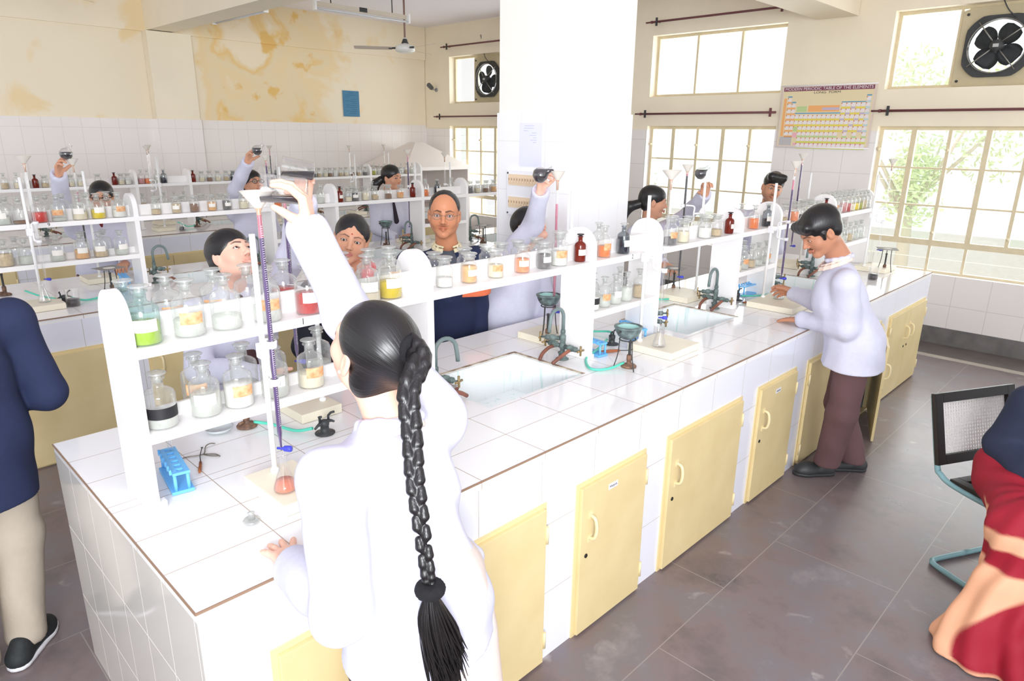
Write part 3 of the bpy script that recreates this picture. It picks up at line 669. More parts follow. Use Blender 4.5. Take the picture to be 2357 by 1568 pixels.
shelf(0, 'lower shelf at the near end', ZL, [
 ('f','big','water',0.3,'k',0.158),('r','big',None,0,'o',0.30),('f','big','water',0.7,'w',0.283),('f','big','white',0.75,'o',0.384),('r','big','water',0.3,None,0.451),('f','big','water',0.6,'w',0.503),('r','big',None,0,None,0.552),('f','big','cream',0.5,'o',0.63),
 ('f','big','white',0.7,'o',0.965),('r','big','water',0.4,None,1.0),('r','big','water',0.4,None,0.72),('f','big','water',0.4,None,0.80)])
shelf(0, 'lower shelf by the copper bowl', ZL, [('f','mid','white',0.7,'k',2.145),('f','mid','water',0.6,'o',2.235),('r','mid','water',0.5,None,2.27),('f','mid','water',0.5,'w',2.325),('f','mid','water',0.8,None,2.42),('f','mid','tan',0.7,None,2.535),('r','mid',None,0,None,2.50)])
shelf(0, 'lower shelf above the blue test tube rack', ZL, [('f','mid','cream',0.4,None,3.61),('f','mid','water',0.6,'o',3.70),('f','mid','tan',0.5,None,3.80),('f','mid','water',0.4,None,3.90),('f','mid','water',0.5,'o',4.02),('r','mid','water',0.5,None,3.74),('r','mid','water',0.5,None,3.90)])
shelf(0, 'lower shelf at the window end', ZL, [('f','mid',c,.6,None,x) for c,x in zip(['tan','water','water','tan','water','water'],[5.17,5.30,5.43,5.56,5.69,5.82])]+[('r','mid','water',.5,None,x) for x in (5.25,5.40,5.55,5.70)])
shelf(1, 'top shelf behind the spectacled girl', ZS, [
 ('f','big','water',0.5,'w',0.378),('f','big','brown',0.15,None,0.47),('f','big','scarlet',0.65,None,0.569),('f','big','water',0.2,'o',0.672),('f','big','cream',0.5,'w',0.789),('f','big','yellow',0.6,'w',0.897),('f','big','white',0.5,'o',1.02),
 ('r','big',None,0,None,0.423),('r','big',None,0,None,0.635),('r','big',None,0,None,0.727),('r','big','water',.3,None,0.86),('r','big','yellow',0.4,None,0.985)])
shelf(1, 'shelf over the first sink', ZS, [('f','jar','tan',0.5,None,1.254),('f','jar','tan',0.95,'w',1.39),('f','jar','brown',0.8,None,1.514),('f','jar','orangep',0.9,'w',1.64),('f','jar','grey',0.95,'w',1.751),
 ('r','jar',None,0,None,1.30),('r','jar','grey',0.5,None,1.467),('r','jar','white',0.5,None,1.607),('r','jar','cream',0.5,None,1.752),('f','mj','cream',0.7,None,1.88),('r','jar','white',0.5,None,1.95)])
shelf(1, 'top shelf by the raised beakers', ZS, [('f','mid','orange',0.7,None,2.15),('f','mid','water',0.4,None,2.26),('f','mid','water',0.5,None,2.40),('f','mid','water',0.5,None,2.53),('r','mid',None,0,None,2.30),('r','mid','cream',.5,None,2.46)])
shelf(1, 'shelf above the woman in the red scarf', ZS, [('f','amb','amber',0.5,'w',2.71),('f','jar','cream',.5,None,2.79),('f','jar','grey',0.95,'w',2.86),('f','jar','cream',0.9,None,2.96),('f','jar','tan',0.6,None,3.06),('f','jar','brown',0.6,None,3.20),('r','jar','grey',.5,None,3.27),('f','jar','orangep',0.7,'o',3.33),('r','mid','water',.4,None,3.10),('f','amb','amber',0.5,None,3.47),('r','jar','cream',.5,None,2.9),('r','jar','white',.5,None,2.78)])
shelf(1, 'top shelf left of the man in the blazer', ZS, [('r','mid',None,0,None,3.70),('f','mid','orange',0.65,None,3.62),('f','mid','blue',0.95,'w',3.76),('r','mid','white',0.7,None,4.02)])
shelf(1, 'shelf between that man and the pillar', ZS, [('f','jar','grey',0.9,None,4.18),('f','jar','cream',0.6,None,4.28),('f','jar','brown',0.5,None,4.39),('f','jar','orangep',0.7,None,4.50),('f','amb','amber',0.5,None,4.60),('f','jar','tan',0.6,None,4.72)])
shelf(1, 'lower shelf behind the spectacled girl', ZL, [('f','big','tan',0.8,None,0.352),('f','big','water',0.5,None,0.46),('f','big','water',0.4,'w',0.628),('f','big','orangep',0.6,'w',0.764),('f','big','tan',0.4,'w',0.875),('f','big','water',0.4,'w',1.0),('r','big',None,0,None,0.43),('r','big',None,0,None,0.80),('r','big',None,0,None,0.93)])
shelf(1, 'lower shelf beyond the raised arm', ZL, [('f','mid','brown',0.5,None,2.19),('f','mid','cream',0.5,None,2.30),('f','mid','brown',0.5,None,2.42),('f','mid','white',0.6,'o',2.54),('r','mid','water',.5,None,2.36)])
shelf(1, 'lower shelf left of the man in the blazer', ZL, [('f','mid','brown',0.4,None,3.64),('f','mid','white',0.5,'o',3.76),('f','mid','water',0.5,None,3.88),('f','mid','brown',0.4,None,3.99)])
b3x = [0.932,1.036,1.183,1.263,1.451,1.489,1.575,1.734,1.89,1.955,2.02,2.153,2.215,2.315,2.384,2.70,2.796,2.885,2.981,3.08,3.162,3.30,3.42,3.62,3.72,3.89,3.98,4.17,4.23,4.299,4.39,4.459,4.53,4.62,4.70,4.803,4.90,5.0,5.14,5.23,5.318,5.41,5.50,5.603,5.70,5.80]
b3c = ['tan','cream','amber','tan','brown','cream','cream','orangep','amber','cream','white','pink','orange','water','blue','amber','cream','brown','cream','tan','blue','cream','tan','water','blue','cream','brown','cream','grey','tan','cream','brown','white','tan','cream','brown','tan','grey','olive','water','pink','red','water','water','tan','water']
b3s = ['mid','mid','amb','jar','jar','jar','jar','jar','amb','jar','jar','mid','mid','mid','mid','amb','jar','jar','jar','jar','jar','jar','jar','mid','mid','mid','mid']+['jar']*11+['mid']*8
BAY = [(0.9,1.09,'top shelf behind the flask raised at far left'),(1.12,2.06,'long row behind the spectacled girl'),(2.09,2.62,'top shelf before the wall column'),(2.66,3.53,'row over the boyish girl with the tie'),(3.56,4.08,'top shelf behind the two big raised beakers'),(4.11,5.04,'row between raised beakers and the ponytailed girl'),(5.07,5.93,'top shelf beside the far hood')]
for a, b, wds in BAY:
    shelf(2, wds, ZS, [('f', s_, c, 0.0 if c == 'amber' and False else 0.62, None, x) for x, c, s_ in zip(b3x, b3c, b3s) if a <= x <= b], far=True)
shelf(2, 'lower shelf before the wall column', ZL, [('f','mid',c,.5,None,x) for c, x in zip(['tan','water','water','tan','water'],[2.14,2.25,2.36,2.47,2.57])], far=True)
shelf(2, 'lower shelf behind the raised beakers', ZL, [('f','mid',c,.5,None,x) for c, x in zip(['tan','water','water'],[3.65,3.8,3.95])], far=True)
BN = ['near bench', 'middle bench', 'far bench']
def look(d):
    kind = SIZES[d['size']][0]; big = {'big':'large ','tall':'tall ','mj':'wide '}.get(d['size'], '')
    n = 'stoppered bottle' if kind == 'reagent' else 'wide-mouth jar'
    if d['col'] == 'amber': return 'small brown glass bottle with dark stopper'
    w_ = COL[d['col']][0] if d['col'] and d['fill'] > 0.02 else None
    s_ = big+n+((' of '+w_) if w_ else ' standing empty')
    return s_
from collections import Counter, defaultdict
grp = defaultdict(list)
for d in BOT:
    if d['fill'] == 0.01: continue
    d['row_w'] = '' if d['far'] else ('front row of the ' if d['row'] == 'f' else 'back row of the ')
    grp[(d['bi'], d['where'], d['row'])].append(d)
random.seed(11)
for (bi, where, row), L in grp.items():
    L.sort(key=lambda d: d['x']); cnt = Counter(look(d) for d in L); seen = Counter()
    for d in L:
        lk = look(d)
        if cnt[lk] > 1:
            k = seen[lk]; seen[lk] += 1; n = cnt[lk]
            pre = ('left ' if k == 0 else 'right ') if n == 2 else ('leftmost ' if k == 0 else 'rightmost ' if k == n-1 else ORD[k]+' from left ')
            lk = pre+lk
        place = (('front row, ' if row == 'f' else 'back row, ') if not d['far'] else '')+where
        lb = lk+', '+place
        if bi == 1: lb += ', middle bench' if len(lb.split()) <= 14 else ''
        if len(lb.split()) > 16: lb = lb.replace('stoppered ', '').replace('with dark stopper', '')
        if len(lb.split()) > 16: lb = lb.replace('standing ', '').replace('wide-mouth ', '').replace(' the ', ' ')
        if len(lb.split()) > 16: lb = lb.replace('bright ', '').replace('vivid ', '').replace('glass ', '')
        lb = ' '.join(lb.split()).replace(' ,', ',')
        y = YS[bi]+(0.560 if row == 'f' else 0.662)
        if d['size'] in ('big',) and row == 'f': y = YS[bi]+0.5575
        stop = None; glass = None
        if d['col'] == 'teal' or (d['col'] == 'green'): glass = g_teal
        make_bottle(d['size'], d['col'] if d['col'] != 'amber' else 'amber', d['fill'], d['lab'] if not d['far'] else None, lb, (d['x'], y, d['z']+0.0005), random.uniform(-0.5, 0.15), 'bottles and jars on the '+BN[bi]+' rack', far=d['far'], glass=glass)
# ---------------------------------------------------------------- apparatus on the benches
m_base = mat('cream_wooden_base', srgb(244,236,214), 0.5, noise=0.05, nscale=12)
m_rodw = mat('white_enamel_rod', srgb(250,250,250), 0.25)
m_clamp = mat('white_plastic_clamp', srgb(250,250,252), 0.35)
m_purple = liquid('purple_permanganate', srgb(78,44,110), 0.03)
m_purple2 = liquid('dark_purple_black', srgb(30,22,34), 0.0)
m_pinkres = liquid('pink_residue', srgb(236,150,176), 0.6)
m_bluetap = mat('blue_plastic_tap', srgb(64,70,200), 0.35)
m_fun_unused = mat('milky_funnel_plastic', srgb(238,230,214), 0.4)
m_fung = glassy('milky_funnel_glass', srgb(255,250,240), 0.85, 0.4, 0.93)
m_funs = mat('brown_stained_funnel_stem', srgb(214,170,140), 0.5, noise=0.2, nscale=30)
g_thin = glassy('thin_labware_glass', (1, 1, 1), 0.13, 0.04, 0.15)
g_grad = mat('white_graduations', srgb(240,240,245), 0.6)
m_orl = liquid('orange_titrate', srgb(240,150,120), 0.3)
m_iron = mat('dark_iron', srgb(66,66,66), 0.55, noise=0.3, nscale=40)
m_rust = mat('rusty_iron', srgb(150,112,88), 0.7, noise=0.4, nscale=50, col2=srgb(92,72,62))
m_bowl = mat('verdigris_copper_bowl', srgb(136,158,156), 0.5, noise=0.35, nscale=24, col2=srgb(74,84,86), metal=0.1)
m_bowl2 = mat('bowl_inside_verdigris', srgb(160,204,198), 0.6, noise=0.25, nscale=20, col2=srgb(120,90,60), thresh=(0.28, 0.34))
m_tubeg = mat('green_rubber_tube', srgb(92,206,180), 0.4)
m_gastap = mat('black_gas_tap', srgb(58,60,62), 0.45)
m_rackb = mat('blue_plastic_rack', srgb(110,188,244), 0.35)
m_wood = mat('reddish_wood', srgb(176,100,62), 0.55, noise=0.3, nscale=20, stretch=(1, 6, 1))
m_gauze = mat('grey_wire_gauze', srgb(140,138,134), 0.7)
m_asb = mat('pale_gauze_centre', srgb(222,218,212), 0.9)
m_wire = mat('steel_wire', srgb(130,122,110), 0.35, metal=0.7)
def stand(Y, x, y, label, bx, by, swap=False, h=0.77):
    """bx,by = base half sizes; (x,y) = rod position; base centred under rod side"""
    sx = 0.0 if not swap else 0
    t = thing('burette_stand', label, 'laboratory stand', (x, y, BH+0.0015), 0, 'burette stands on the benches')
    bm = nb(); box(bm, bx[0]-x, by[0]-y, 0, bx[1]-x, by[1]-y, 0.036, bev=0.003); obj('base', bm, m_base, t)
    bm = nb(); tube(bm, [(0,0,0.034),(0,0,h)], 0.0085, 12); lathe(bm, [(0.014,0.036),(0.014,0.044),(0.0085,0.05)], 12); obj('rod', bm, m_rodw, t)
    return t
def clamp(t, bx, by, z, both=True):
    bm = nb(); box(bm, -0.016, -0.014, z-0.022, 0.016, 0.014, z+0.022, bev=0.004); tube(bm, [(0.0,0,z),(0.03,0.0,z)], 0.007, 8); b = obj('boss_head', bm, m_clamp, t)
    d = Vector((bx, by, 0)); e = d*0.45
    bm = nb()
    side = Vector((-d.y, d.x, 0)).normalized()
    tube(bm, [(0,0,z), (e.x, e.y, z)], 0.0065, 8)
    for s_ in ((1, -1) if both else (1,)):
        m1 = e+Vector((0,0,0.045*s_)); m2 = d*0.8+Vector((0,0,0.055*s_))
        tube(bm, [(e.x, e.y, z), (m1.x, m1.y, z+m1.z), (m2.x, m2.y, z+m2.z), (d.x, d.y, z+0.055*s_)], 0.0055, 8, smooth_path=5)
        lathe(bm, [(0.0115,-0.010),(0.015,-0.010),(0.015,0.010),(0.0115,0.010)], 14, (d.x, d.y, z+0.055*s_), close=False)
    obj('clamp_arm', bm, m_clamp, t)
def burette(x, y, z0, z1, label, fill=0.9, col=None, grad=True):
    t = thing('burette', label, 'burette', (x, y, z0))
    L = z1-z0; r = 0.0072; fz = 0.05+(L-0.05)*fill
    bm = nb(); lathe(bm, [(0.0018,-0.045),(0.0025,-0.01),(0.003,0.0),(r*0.6,0.035),(r,0.055),(r,L)], 14, close=False); obj('glass_tube', bm, g_thin, t)
    if fill > 0:
        bm = nb(); lathe(bm, [(0.0,0.002),(0.0022,0.002),(r*0.5,0.035),(r*0.9,0.056),(r*0.9,fz),(0,fz)], 14, close=False); obj('purple_column', bm, col or m_purple, t)
        if fz < L-0.02:
            bm = nb(); lathe(bm, [(r*0.88,fz),(r*0.88,min(L,fz+0.06))], 14, close=False); obj('residue', bm, m_pinkres, t)
    if grad:
        bm = nb()
        for k in range(int((L-0.12)/0.006)):
            z = 0.08+k*0.006; w_ = 0.9 if k % 5 == 0 else 0.45; a0 = -PI/2-0.3
            V = [bm.verts.new(((r+0.0004)*math.cos(a0+w_*q), (r+0.0004)*math.sin(a0+w_*q), z+dz)) for dz in (0, 0.0012) for q in (0, 0.5, 1)]
            bm.faces.new((V[0], V[1], V[4], V[3])); bm.faces.new((V[1], V[2], V[5], V[4]))
        obj('graduations', bm, g_grad, t)
    bm = nb(); R = Matrix.Rotation(-0.9, 3, 'Z') @ Matrix.Rotation(PI/2, 3, 'Y'); lathe(bm, [(0.0035,-0.012),(0.0045,0.006),(0.0085,0.010),(0.0095,0.028),(0.0075,0.032),(0,0.032)], 12, (0,0,0.008), R=R); obj('stopcock', bm, m_bluetap, t)
    return t
def funnel(x, y, z, label, R_=0.041, stain=True, h=0.042):
    t = thing('funnel', label, 'funnel', (x, y, z))
    bm = nb(); lathe(bm, [(R_,h),(R_-0.002,h-0.001),(0.009,0.002),(0.0055,-0.004)], 20, close=False); lathe(bm, [(R_,h),(0.0105,0.0),(0.0065,-0.004)], 20, close=False); obj('cone', bm, m_fung, t)
    bm = nb(); lathe(bm, [(0.0105,0.001),(0.0066,-0.008),(0.006,-0.02),(0.0052,-0.05),(0.004,-0.05),(0.004,0)], 12, close=False); obj('stem', bm, m_funs if stain else m_fung, t)
    return t
def flask(x, y, z, label, col=None, fill=0.25, h=0.112, r=0.034, rz=0):
    t = thing('conical_flask', label, 'flask', (x, y, z), rz)
    P_ = [(0,0.001),(r*0.94,0.001),(r,0.006),(r*0.97,0.014),(r*0.34,h*0.74),(r*0.33,h*0.95),(r*0.44,h)]
    bm = nb(); lathe(bm, P_, 22, close=False); obj('glass_body', bm, g_thin, t)
    if col:
        zf = 0.014+(h*0.74-0.014)*fill; rf = r*0.97+(r*0.34-r*0.97)*fill
        bm = nb(); lathe(bm, [(0,0.003),(r*0.9,0.003),(r*0.96,0.007),(r*0.93,0.014),(rf*0.96,zf),(0,zf)], 22, close=False); obj('liquid', bm, col, t)
    return t
def beaker(x, y, z, label, col=None, fill=0.4, r=0.036, h=0.095):
    t = thing('beaker', label, 'beaker', (x, y, z))
    bm = nb(); lathe(bm, [(0,0.001),(r*0.93,0.001),(r,0.006),(r,h-0.004),(r*1.06,h)], 22, close=False); obj('glass_body', bm, g_thin, t)
    if col:
        bm = nb(); lathe(bm, [(0,0.003),(r*0.95,0.003),(r*0.97,h*fill),(0,h*fill)], 22, close=False); obj('liquid', bm, col, t)
    return t
def held(name, label, cat, prof, base, mouth, level, col, tint_above=None, seg=24):
    """vessel from base to mouth with liquid lying level"""
    base = Vector(base); mouth = Vector(mouth); ax = (mouth-base).normalized()
    t = thing(name, label, cat, base)
    R = ax.to_track_quat('Z', 'Y').to_matrix()
    bm = nb(); lathe(bm, prof, seg, close=False, R=R); obj('glass_body', bm, g_thin, t)
    bm = nb(); pr = [(max(0, r-0.0015), z+(0.0015 if i < 2 else 0)) for i, (r, z) in enumerate(prof)]; pr.append((0, pr[-1][1]))
    lathe(bm, pr, seg, close=False, R=R)
    bmesh.ops.remove_doubles(bm, verts=bm.verts, dist=1e-6)
    g = bmesh.ops.bisect_plane(bm, geom=bm.verts[:]+bm.edges[:]+bm.faces[:], plane_co=(0,0,level-base.z), plane_no=(0,0,1), clear_outer=True)
    es = [e for e in g['geom_cut'] if isinstance(e, bmesh.types.BMEdge)]
    try: bmesh.ops.contextual_create(bm, geom=es)
    except Exception: pass
    obj('liquid', bm, col, t)
    return t
def burner(x, y, label, rz=0, h=0.13, head=None):
    t = thing('bunsen_burner', label, 'gas burner', (x, y, BH+0.002), rz, 'gas burners on the benches')
    bm = nb(); lathe(bm, [(0,0),(0.036,0),(0.037,0.005),(0.030,0.011),(0.012,0.014),(0.011,0.03),(0.0125,0.032),(0.0125,0.055),(0.0095,0.06)], 20); tube(bm, [(-0.01,0,0.022),(-0.035,0,0.022)], 0.005, 8); obj('foot', bm, m_rust, t)
    bm = nb(); lathe(bm, [(0.0075,0.055),(0.0065,0.065),(0.0065,h),(0.008,h+0.002),(0.008,h+0.012),(0.006,h+0.012)], 14); obj('barrel', bm, m_iron, t)
    return t
def tripod(x, y, label, H=0.155, R0=0.034, R1=0.052, a0=0.5, ring=True):
    t = thing('tripod', label, 'tripod', (x, y, BH+0.002), 0, 'wire tripods over the burners')
    for k in range(3):
        a = a0+2*PI*k/3; bm = nb(); tube(bm, [(R0*math.cos(a),R0*math.sin(a),H),(R0*1.15*math.cos(a),R0*1.15*math.sin(a),H*0.5),(R1*math.cos(a),R1*math.sin(a),0.002)], 0.0028, 6, smooth_path=4); obj('leg', bm, m_iron, t)
    bm = nb(); tube(bm, [((R0+0.002)*math.cos(2*PI*k/20),(R0+0.002)*math.sin(2*PI*k/20),H) for k in range(21)], 0.003, 6); obj('ring', bm, m_iron, t)
    return t
def bowl(x, y, z, label, r=0.062, m=None):
    t = thing('water_bath', label, 'bowl', (x, y, z))
    bm = nb(); lathe(bm, [(0,0.0),(r*0.45,0.002),(r*0.75,0.015),(r*0.93,0.036),(r,0.052),(r*1.06,0.054),(r*1.06,0.060),(r*0.86,0.062),(r*0.84,0.055)], 28, close=False); obj('bowl', bm, m or m_bowl, t)
    bm = nb(); lathe(bm, [(0,0.034),(r*0.55,0.036),(r*0.84,0.056)], 28, close=False); obj('scaled_inside', bm, m_bowl2, t)
    bm = nb(); tube(bm, [(-r*0.9,0.0,0.045),(-r*1.25,-0.004,0.042)], 0.005, 8); obj('spout', bm, m_iron, t)
    return t
def gauze(x, y, z, label, rz=0.3, s=0.062):
    t = thing('wire_gauze', label, 'wire gauze', (x, y, z), rz)
    bm = nb(); box(bm, -s, -s, 0, s, s, 0.0018); obj('mesh_sheet', bm, m_gauze, t)
    bm = nb(); lathe(bm, [(0,0.0018),(0.036,0.0018),(0.036,0.0026),(0,0.0026)], 20); obj('centre_disc', bm, m_asb, t)
    return t
def gas_tap(x, y, label, rz=0.0):
    t = thing('gas_tap', label, 'gas tap', (x, y, BH+0.0015), rz, 'black two-way gas taps')
    bm = nb(); lathe(bm, [(0,0),(0.036,0),(0.036,0.003),(0.016,0.005),(0.015,0.03),(0.017,0.032),(0.017,0.048),(0.008,0.052),(0,0.052)], 18); obj('turret', bm, m_gastap, t)
    for s_ in (1, -1):
        bm = nb(); tube(bm, [(0,0,0.04),(0.018*s_,0,0.042),(0.032*s_,0,0.038),(0.045*s_,0,0.030)], [0.008,0.008,0.005,0.004], 8)
        n = obj('nozzle', bm, m_gastap, t)
        bm = nb(); tube(bm, [(0.020*s_,0,0.045),(0.020*s_,0.0,0.062),(0.028*s_,-0.006,0.072),(0.030*s_,-0.02,0.078)], 0.0045, 8); obj('lever', bm, m_gastap, n)
    return t
def gtube(name, pts, label, r=0.0058): 
    bm = nb(); tube(bm, pts, r, 10, smooth_path=8); return tag(obj('gas_tube', bm, m_tubeg), label, 'rubber tube')
def tt_rack(x, y, label, rz=0, n=6):
    L = 0.20; t = thing('test_tube_rack', label, 'test tube rack', (x, y, BH+0.0015), rz, 'blue plastic test tube racks')
    bm = nb(); box(bm, -L/2, -0.032, 0, L/2, 0.032, 0.010, bev=0.003); obj('base_plate', bm, m_rackb, t)
    bm = nb(); seg = 12; hs = [(-L/2+0.02+(L-0.04)*k/(n-1)) for k in range(n)]
    z0, z1 = 0.062, 0.070
    # top plate with holes: strips between holes
    xs_ = [-L/2]+[v for h_ in hs for v in (h_-0.0095, h_+0.0095)]+[L/2]
    for i in range(0, len(xs_), 2): box(bm, xs_[i], -0.024, z0, xs_[i+1], 0.024, z1)
    for h_ in hs: box(bm, h_-0.0095, -0.024, z0, h_+0.0095, -0.0095, z1); box(bm, h_-0.0095, 0.0095, z0, h_+0.0095, 0.024, z1)
    obj('top_plate', bm, m_rackb, t)
    for sx in (-1, 1):
        for sy in (-1, 1):
            bm = nb(); tube(bm, [(sx*(L/2-0.008), sy*0.018, 0.008),(sx*(L/2-0.008), sy*0.018, z0)], 0.0055, 8); obj('post', bm, m_rackb, t)
    for k in range(n):
        bm = nb(); box(bm, hs[k]-0.007, 0.024, z0, hs[k]+0.004, 0.030, z1+0.008); obj('peg', bm, m_rackb, t)
    return t
def test_tube(x, y, label, z=BH+0.012, L=0.12):
    bm = nb(); lathe(bm, [(0,0),(0.005,0.001),(0.0078,0.008),(0.0078,L-0.003),(0.009,L)], 14, close=False); o = obj('test_tube', bm, g_thin); o.location = (x, y, z); return tag(o, label, 'test tube')
def wood_holder(x, y, rz, label):
    t = thing('test_tube_holder', label, 'test tube holder', (x, y, BH+0.0015), rz)
    bm = nb(); tube(bm, [(0,0,0.009),(0.06,0,0.009),(0.11,0.0,0.009)], [0.007,0.0085,0.006], 8); obj('wooden_handle', bm, m_wood, t)
    bm = nb(); tube(bm, [(0.0,0,0.009),(-0.05,0.008,0.009),(-0.075,-0.004,0.009)], 0.0022, 6, smooth_path=4); obj('wire_jaw', bm, m_iron, t)
    return t
# near bench: titration stations
st1 = stand(0, 0.420, 0.440, 'burette stand in front of the braided girl, at the near end', (0.338,0.50), (0.228,0.478)); clamp(st1, -0.035, -0.130, 0.43)
burette(0.385, 0.310, 1.045, 1.735, 'purple-filled burette in the stand in front of the braided girl', 0.88)
funnel(0.385, 0.310, 1.737, 'white funnel under the tilted beaker of the braided girl', 0.044)
flask(0.388, 0.312, 0.919, 'conical flask of orange liquid under the nearest burette', m_orl, 0.26, 0.108, 0.033)
st1b = stand(0, 0.835, 0.86, 'burette stand on the far side of the near bench, facing the girl with tie', (0.70,0.87), (0.78,1.02)); clamp(st1b, -0.045, 0.09, 0.43)
burette(0.79, 0.95, 1.06, 1.70, 'purple burette seen behind the raised white sleeve', 0.93, m_purple)
funnel(0.79, 0.95, 1.702, 'white funnel behind the big beaker, on the burette of the girl with tie', 0.038)
flask(0.79, 0.95, 0.919, 'conical flask on the stand facing the girl with tie', m_orl, 0.2, 0.108, 0.032)
st2 = stand(0, 2.425, 0.462, 'burette stand with tall white rod right of the copper bowl', (2.36,2.63), (0.235,0.49)); clamp(st2, 0.02, -0.10, 0.47)
burette(2.445, 0.362, 1.05, 1.73, 'empty clear burette beside the tall white rod', 0.0, grad=False)
funnel(2.445, 0.362, 1.732, 'large milky funnel before the ponytailed girl in profile', 0.046)
flask(2.42, 0.345, 0.919, 'empty conical flask on the cream base right of the copper bowl', None)
st2b = stand(0, 2.30, 0.84, 'burette stand on the far side of the near bench by the pillar', (2.10,2.34), (0.80,1.02)); clamp(st2b, -0.09, 0.02, 0.43)
burette(2.205, 0.86, 1.03, 1.71, 'pale pink burette in front of the pillar', 0.72, m_pinkres)
funnel(2.205, 0.86, 1.712, 'funnel in front of the pillar beside the hand with black flask', 0.036)
st3 = stand(0, 3.865, 0.478, 'burette stand the bent-headed boy is working at', (3.68,4.00), (0.20,0.50)); clamp(st3, 0.03, -0.09, 0.48)
burette(3.895, 0.385, 1.045, 1.745, 'purple burette the bent-headed boy is working at', 0.80)
funnel(3.905, 0.385, 1.747, 'orange-stained funnel on the burette of the bent-headed boy', 0.036)
flask(3.895, 0.385, 0.919, 'small flask of water held by the bent-headed boy', liquid('water_titrate', srgb(236,240,240), 0.6), 0.3, 0.10, 0.033)
st3b = stand(0, 3.70, 0.88, 'burette stand of the ponytailed girl in profile', (3.46,3.74), (0.80,1.06)); clamp(st3b, -0.15, 0.06, 0.56)
burette(3.55, 0.93, 1.02, 1.71, 'dark purple burette of the ponytailed girl in profile', 0.96, m_purple2, grad=False)
funnel(3.55, 0.93, 1.712, 'cream funnel on the dark burette of the ponytailed girl', 0.036)
st4 = stand(0, 5.60, 0.42, 'burette stand beyond the bent-headed boy, near the windows', (5.56,5.84), (0.24,0.48)); clamp(st4, 0.10, -0.06, 0.45)
burette(5.70, 0.36, 1.04, 1.73, 'clear burette standing before the big right window', 0.0, grad=False)
funnel(5.70, 0.36, 1.732, 'orange-stained funnel before the big right window', 0.034)
st4b = stand(0, 5.42, 0.88, 'burette stand on the far side of the near bench by the window end', (5.20,5.46), (0.80,1.04)); clamp(st4b, -0.12, 0.03, 0.50)
burette(5.28, 0.91, 1.05, 1.76, 'magenta burette standing before the tiled wall between the windows', 0.93, m_purple, grad=False)
funnel(5.28, 0.91, 1.762, 'highest funnel, before the periodic table chart corner', 0.036)
# near bench small things
burner(2.137, 0.325, 'burner under the copper bowl at the front', PI+0.4, 0.115); tripod(2.10, 0.315, 'tripod of thin wires carrying the copper bowl', 0.145, 0.036, 0.060, 0.2)
bowl(2.10, 0.315, BH+0.150, 'green corroded copper bowl on a tripod at the front of the near bench')
gas_tap(2.375, 0.60, 'black gas tap behind the copper bowl', 0.3)
gtube('t', [(2.11,0.335,0.905),(2.02,0.36,0.89),(1.97,0.42,0.888),(2.06,0.52,0.892),(2.20,0.56,0.90),(2.33,0.60,0.915)], 'green rubber tube looping left of the copper bowl')
gtube('t', [(2.42,0.62,0.915),(2.50,0.72,0.90),(2.40,0.85,0.888),(2.25,0.92,0.890),(2.19,0.885,0.905)], 'green rubber tube behind the copper bowl, toward the pillar side')
wood_holder(2.29, 0.49, 2.6, 'wooden test tube holder left of the copper bowl')
tt_rack(2.185, 0.60, 'blue test tube rack half hidden behind the upright at the first sink', 1.45)
tt_rack(2.60-0.04, 0.60, 'blue test tube rack right of the copper bowl', 1.2)
burner(2.19, 0.885, 'burner behind the swan-neck tap of the nearest sink', PI, 0.13); tripod(2.19, 0.885, 'tripod behind the swan-neck tap of the nearest sink', 0.185, 0.036, 0.058, 1.2); bowl(2.19, 0.885, BH+0.188, 'dark copper bowl behind the swan-neck tap of the nearest sink')
tt_rack(0.205, 0.665, 'blue test tube rack lying beside the nearest rack upright', 1.42)
test_tube(0.222, 0.735, 'empty glass test tube standing in the nearest blue rack')
t = thing('tube_brush', 'orange bristled tube brush behind the nearest blue rack', 'brush', (0.30, 0.715, BH+0.012), 1.15)
bm = nb(); tube(bm, [(0.0,0,0),(0.05,0.004,0.0),(0.11,0,0.0)], 0.0016, 6); lathe(bm, [(0.004,-0.001),(0.004,0.001)], 8, (0.113,0,0)); obj('wire_handle', bm, m_iron, t)
bm = nb(); random.seed(3)
for k in range(240):
    z = -0.075*random.random(); a = random.random()*2*PI; rr = 0.010 if z > -0.06 else 0.008
    p = Vector((z, 0, 0)); q = Vector((z+0.001, rr*math.cos(a), rr*math.sin(a))); v = [bm.verts.new(p), bm.verts.new(p+Vector((0.0012,0,0))), bm.verts.new(q)]; bm.faces.new(v)
tube(bm, [(0.0,0,0),(-0.075,0,0)], 0.004, 6)
obj('bristles', bm, mat('orange_bristles', srgb(190,110,50), 0.8, noise=0.4, nscale=90, col2=srgb(110,60,40)), t)
t = thing('test_tube_tongs', 'steel test tube tongs lying between rack and burette stand', 'tongs', (0.335, 0.775, BH+0.004), 0.35)
bm = nb(); tube(bm, [(-0.065,0.028,0),(-0.06,0.042,0),(-0.04,0.04,0),(-0.01,0.012,0),(0.004,0.002,0),(0.02,-0.028,0),(0.016,-0.055,0)], 0.0018, 6, smooth_path=5); obj('wire_arm', bm, m_wire, t)
bm = nb(); tube(bm, [(0.075,0.03,0.003),(0.068,0.046,0.003),(0.045,0.042,0.003),(0.01,0.008,0.003),(-0.003,-0.002,0.003),(0.0,-0.03,0.003),(0.012,-0.056,0.003)], 0.0018, 6, smooth_path=5); obj('wire_arm', bm, m_wire, t)
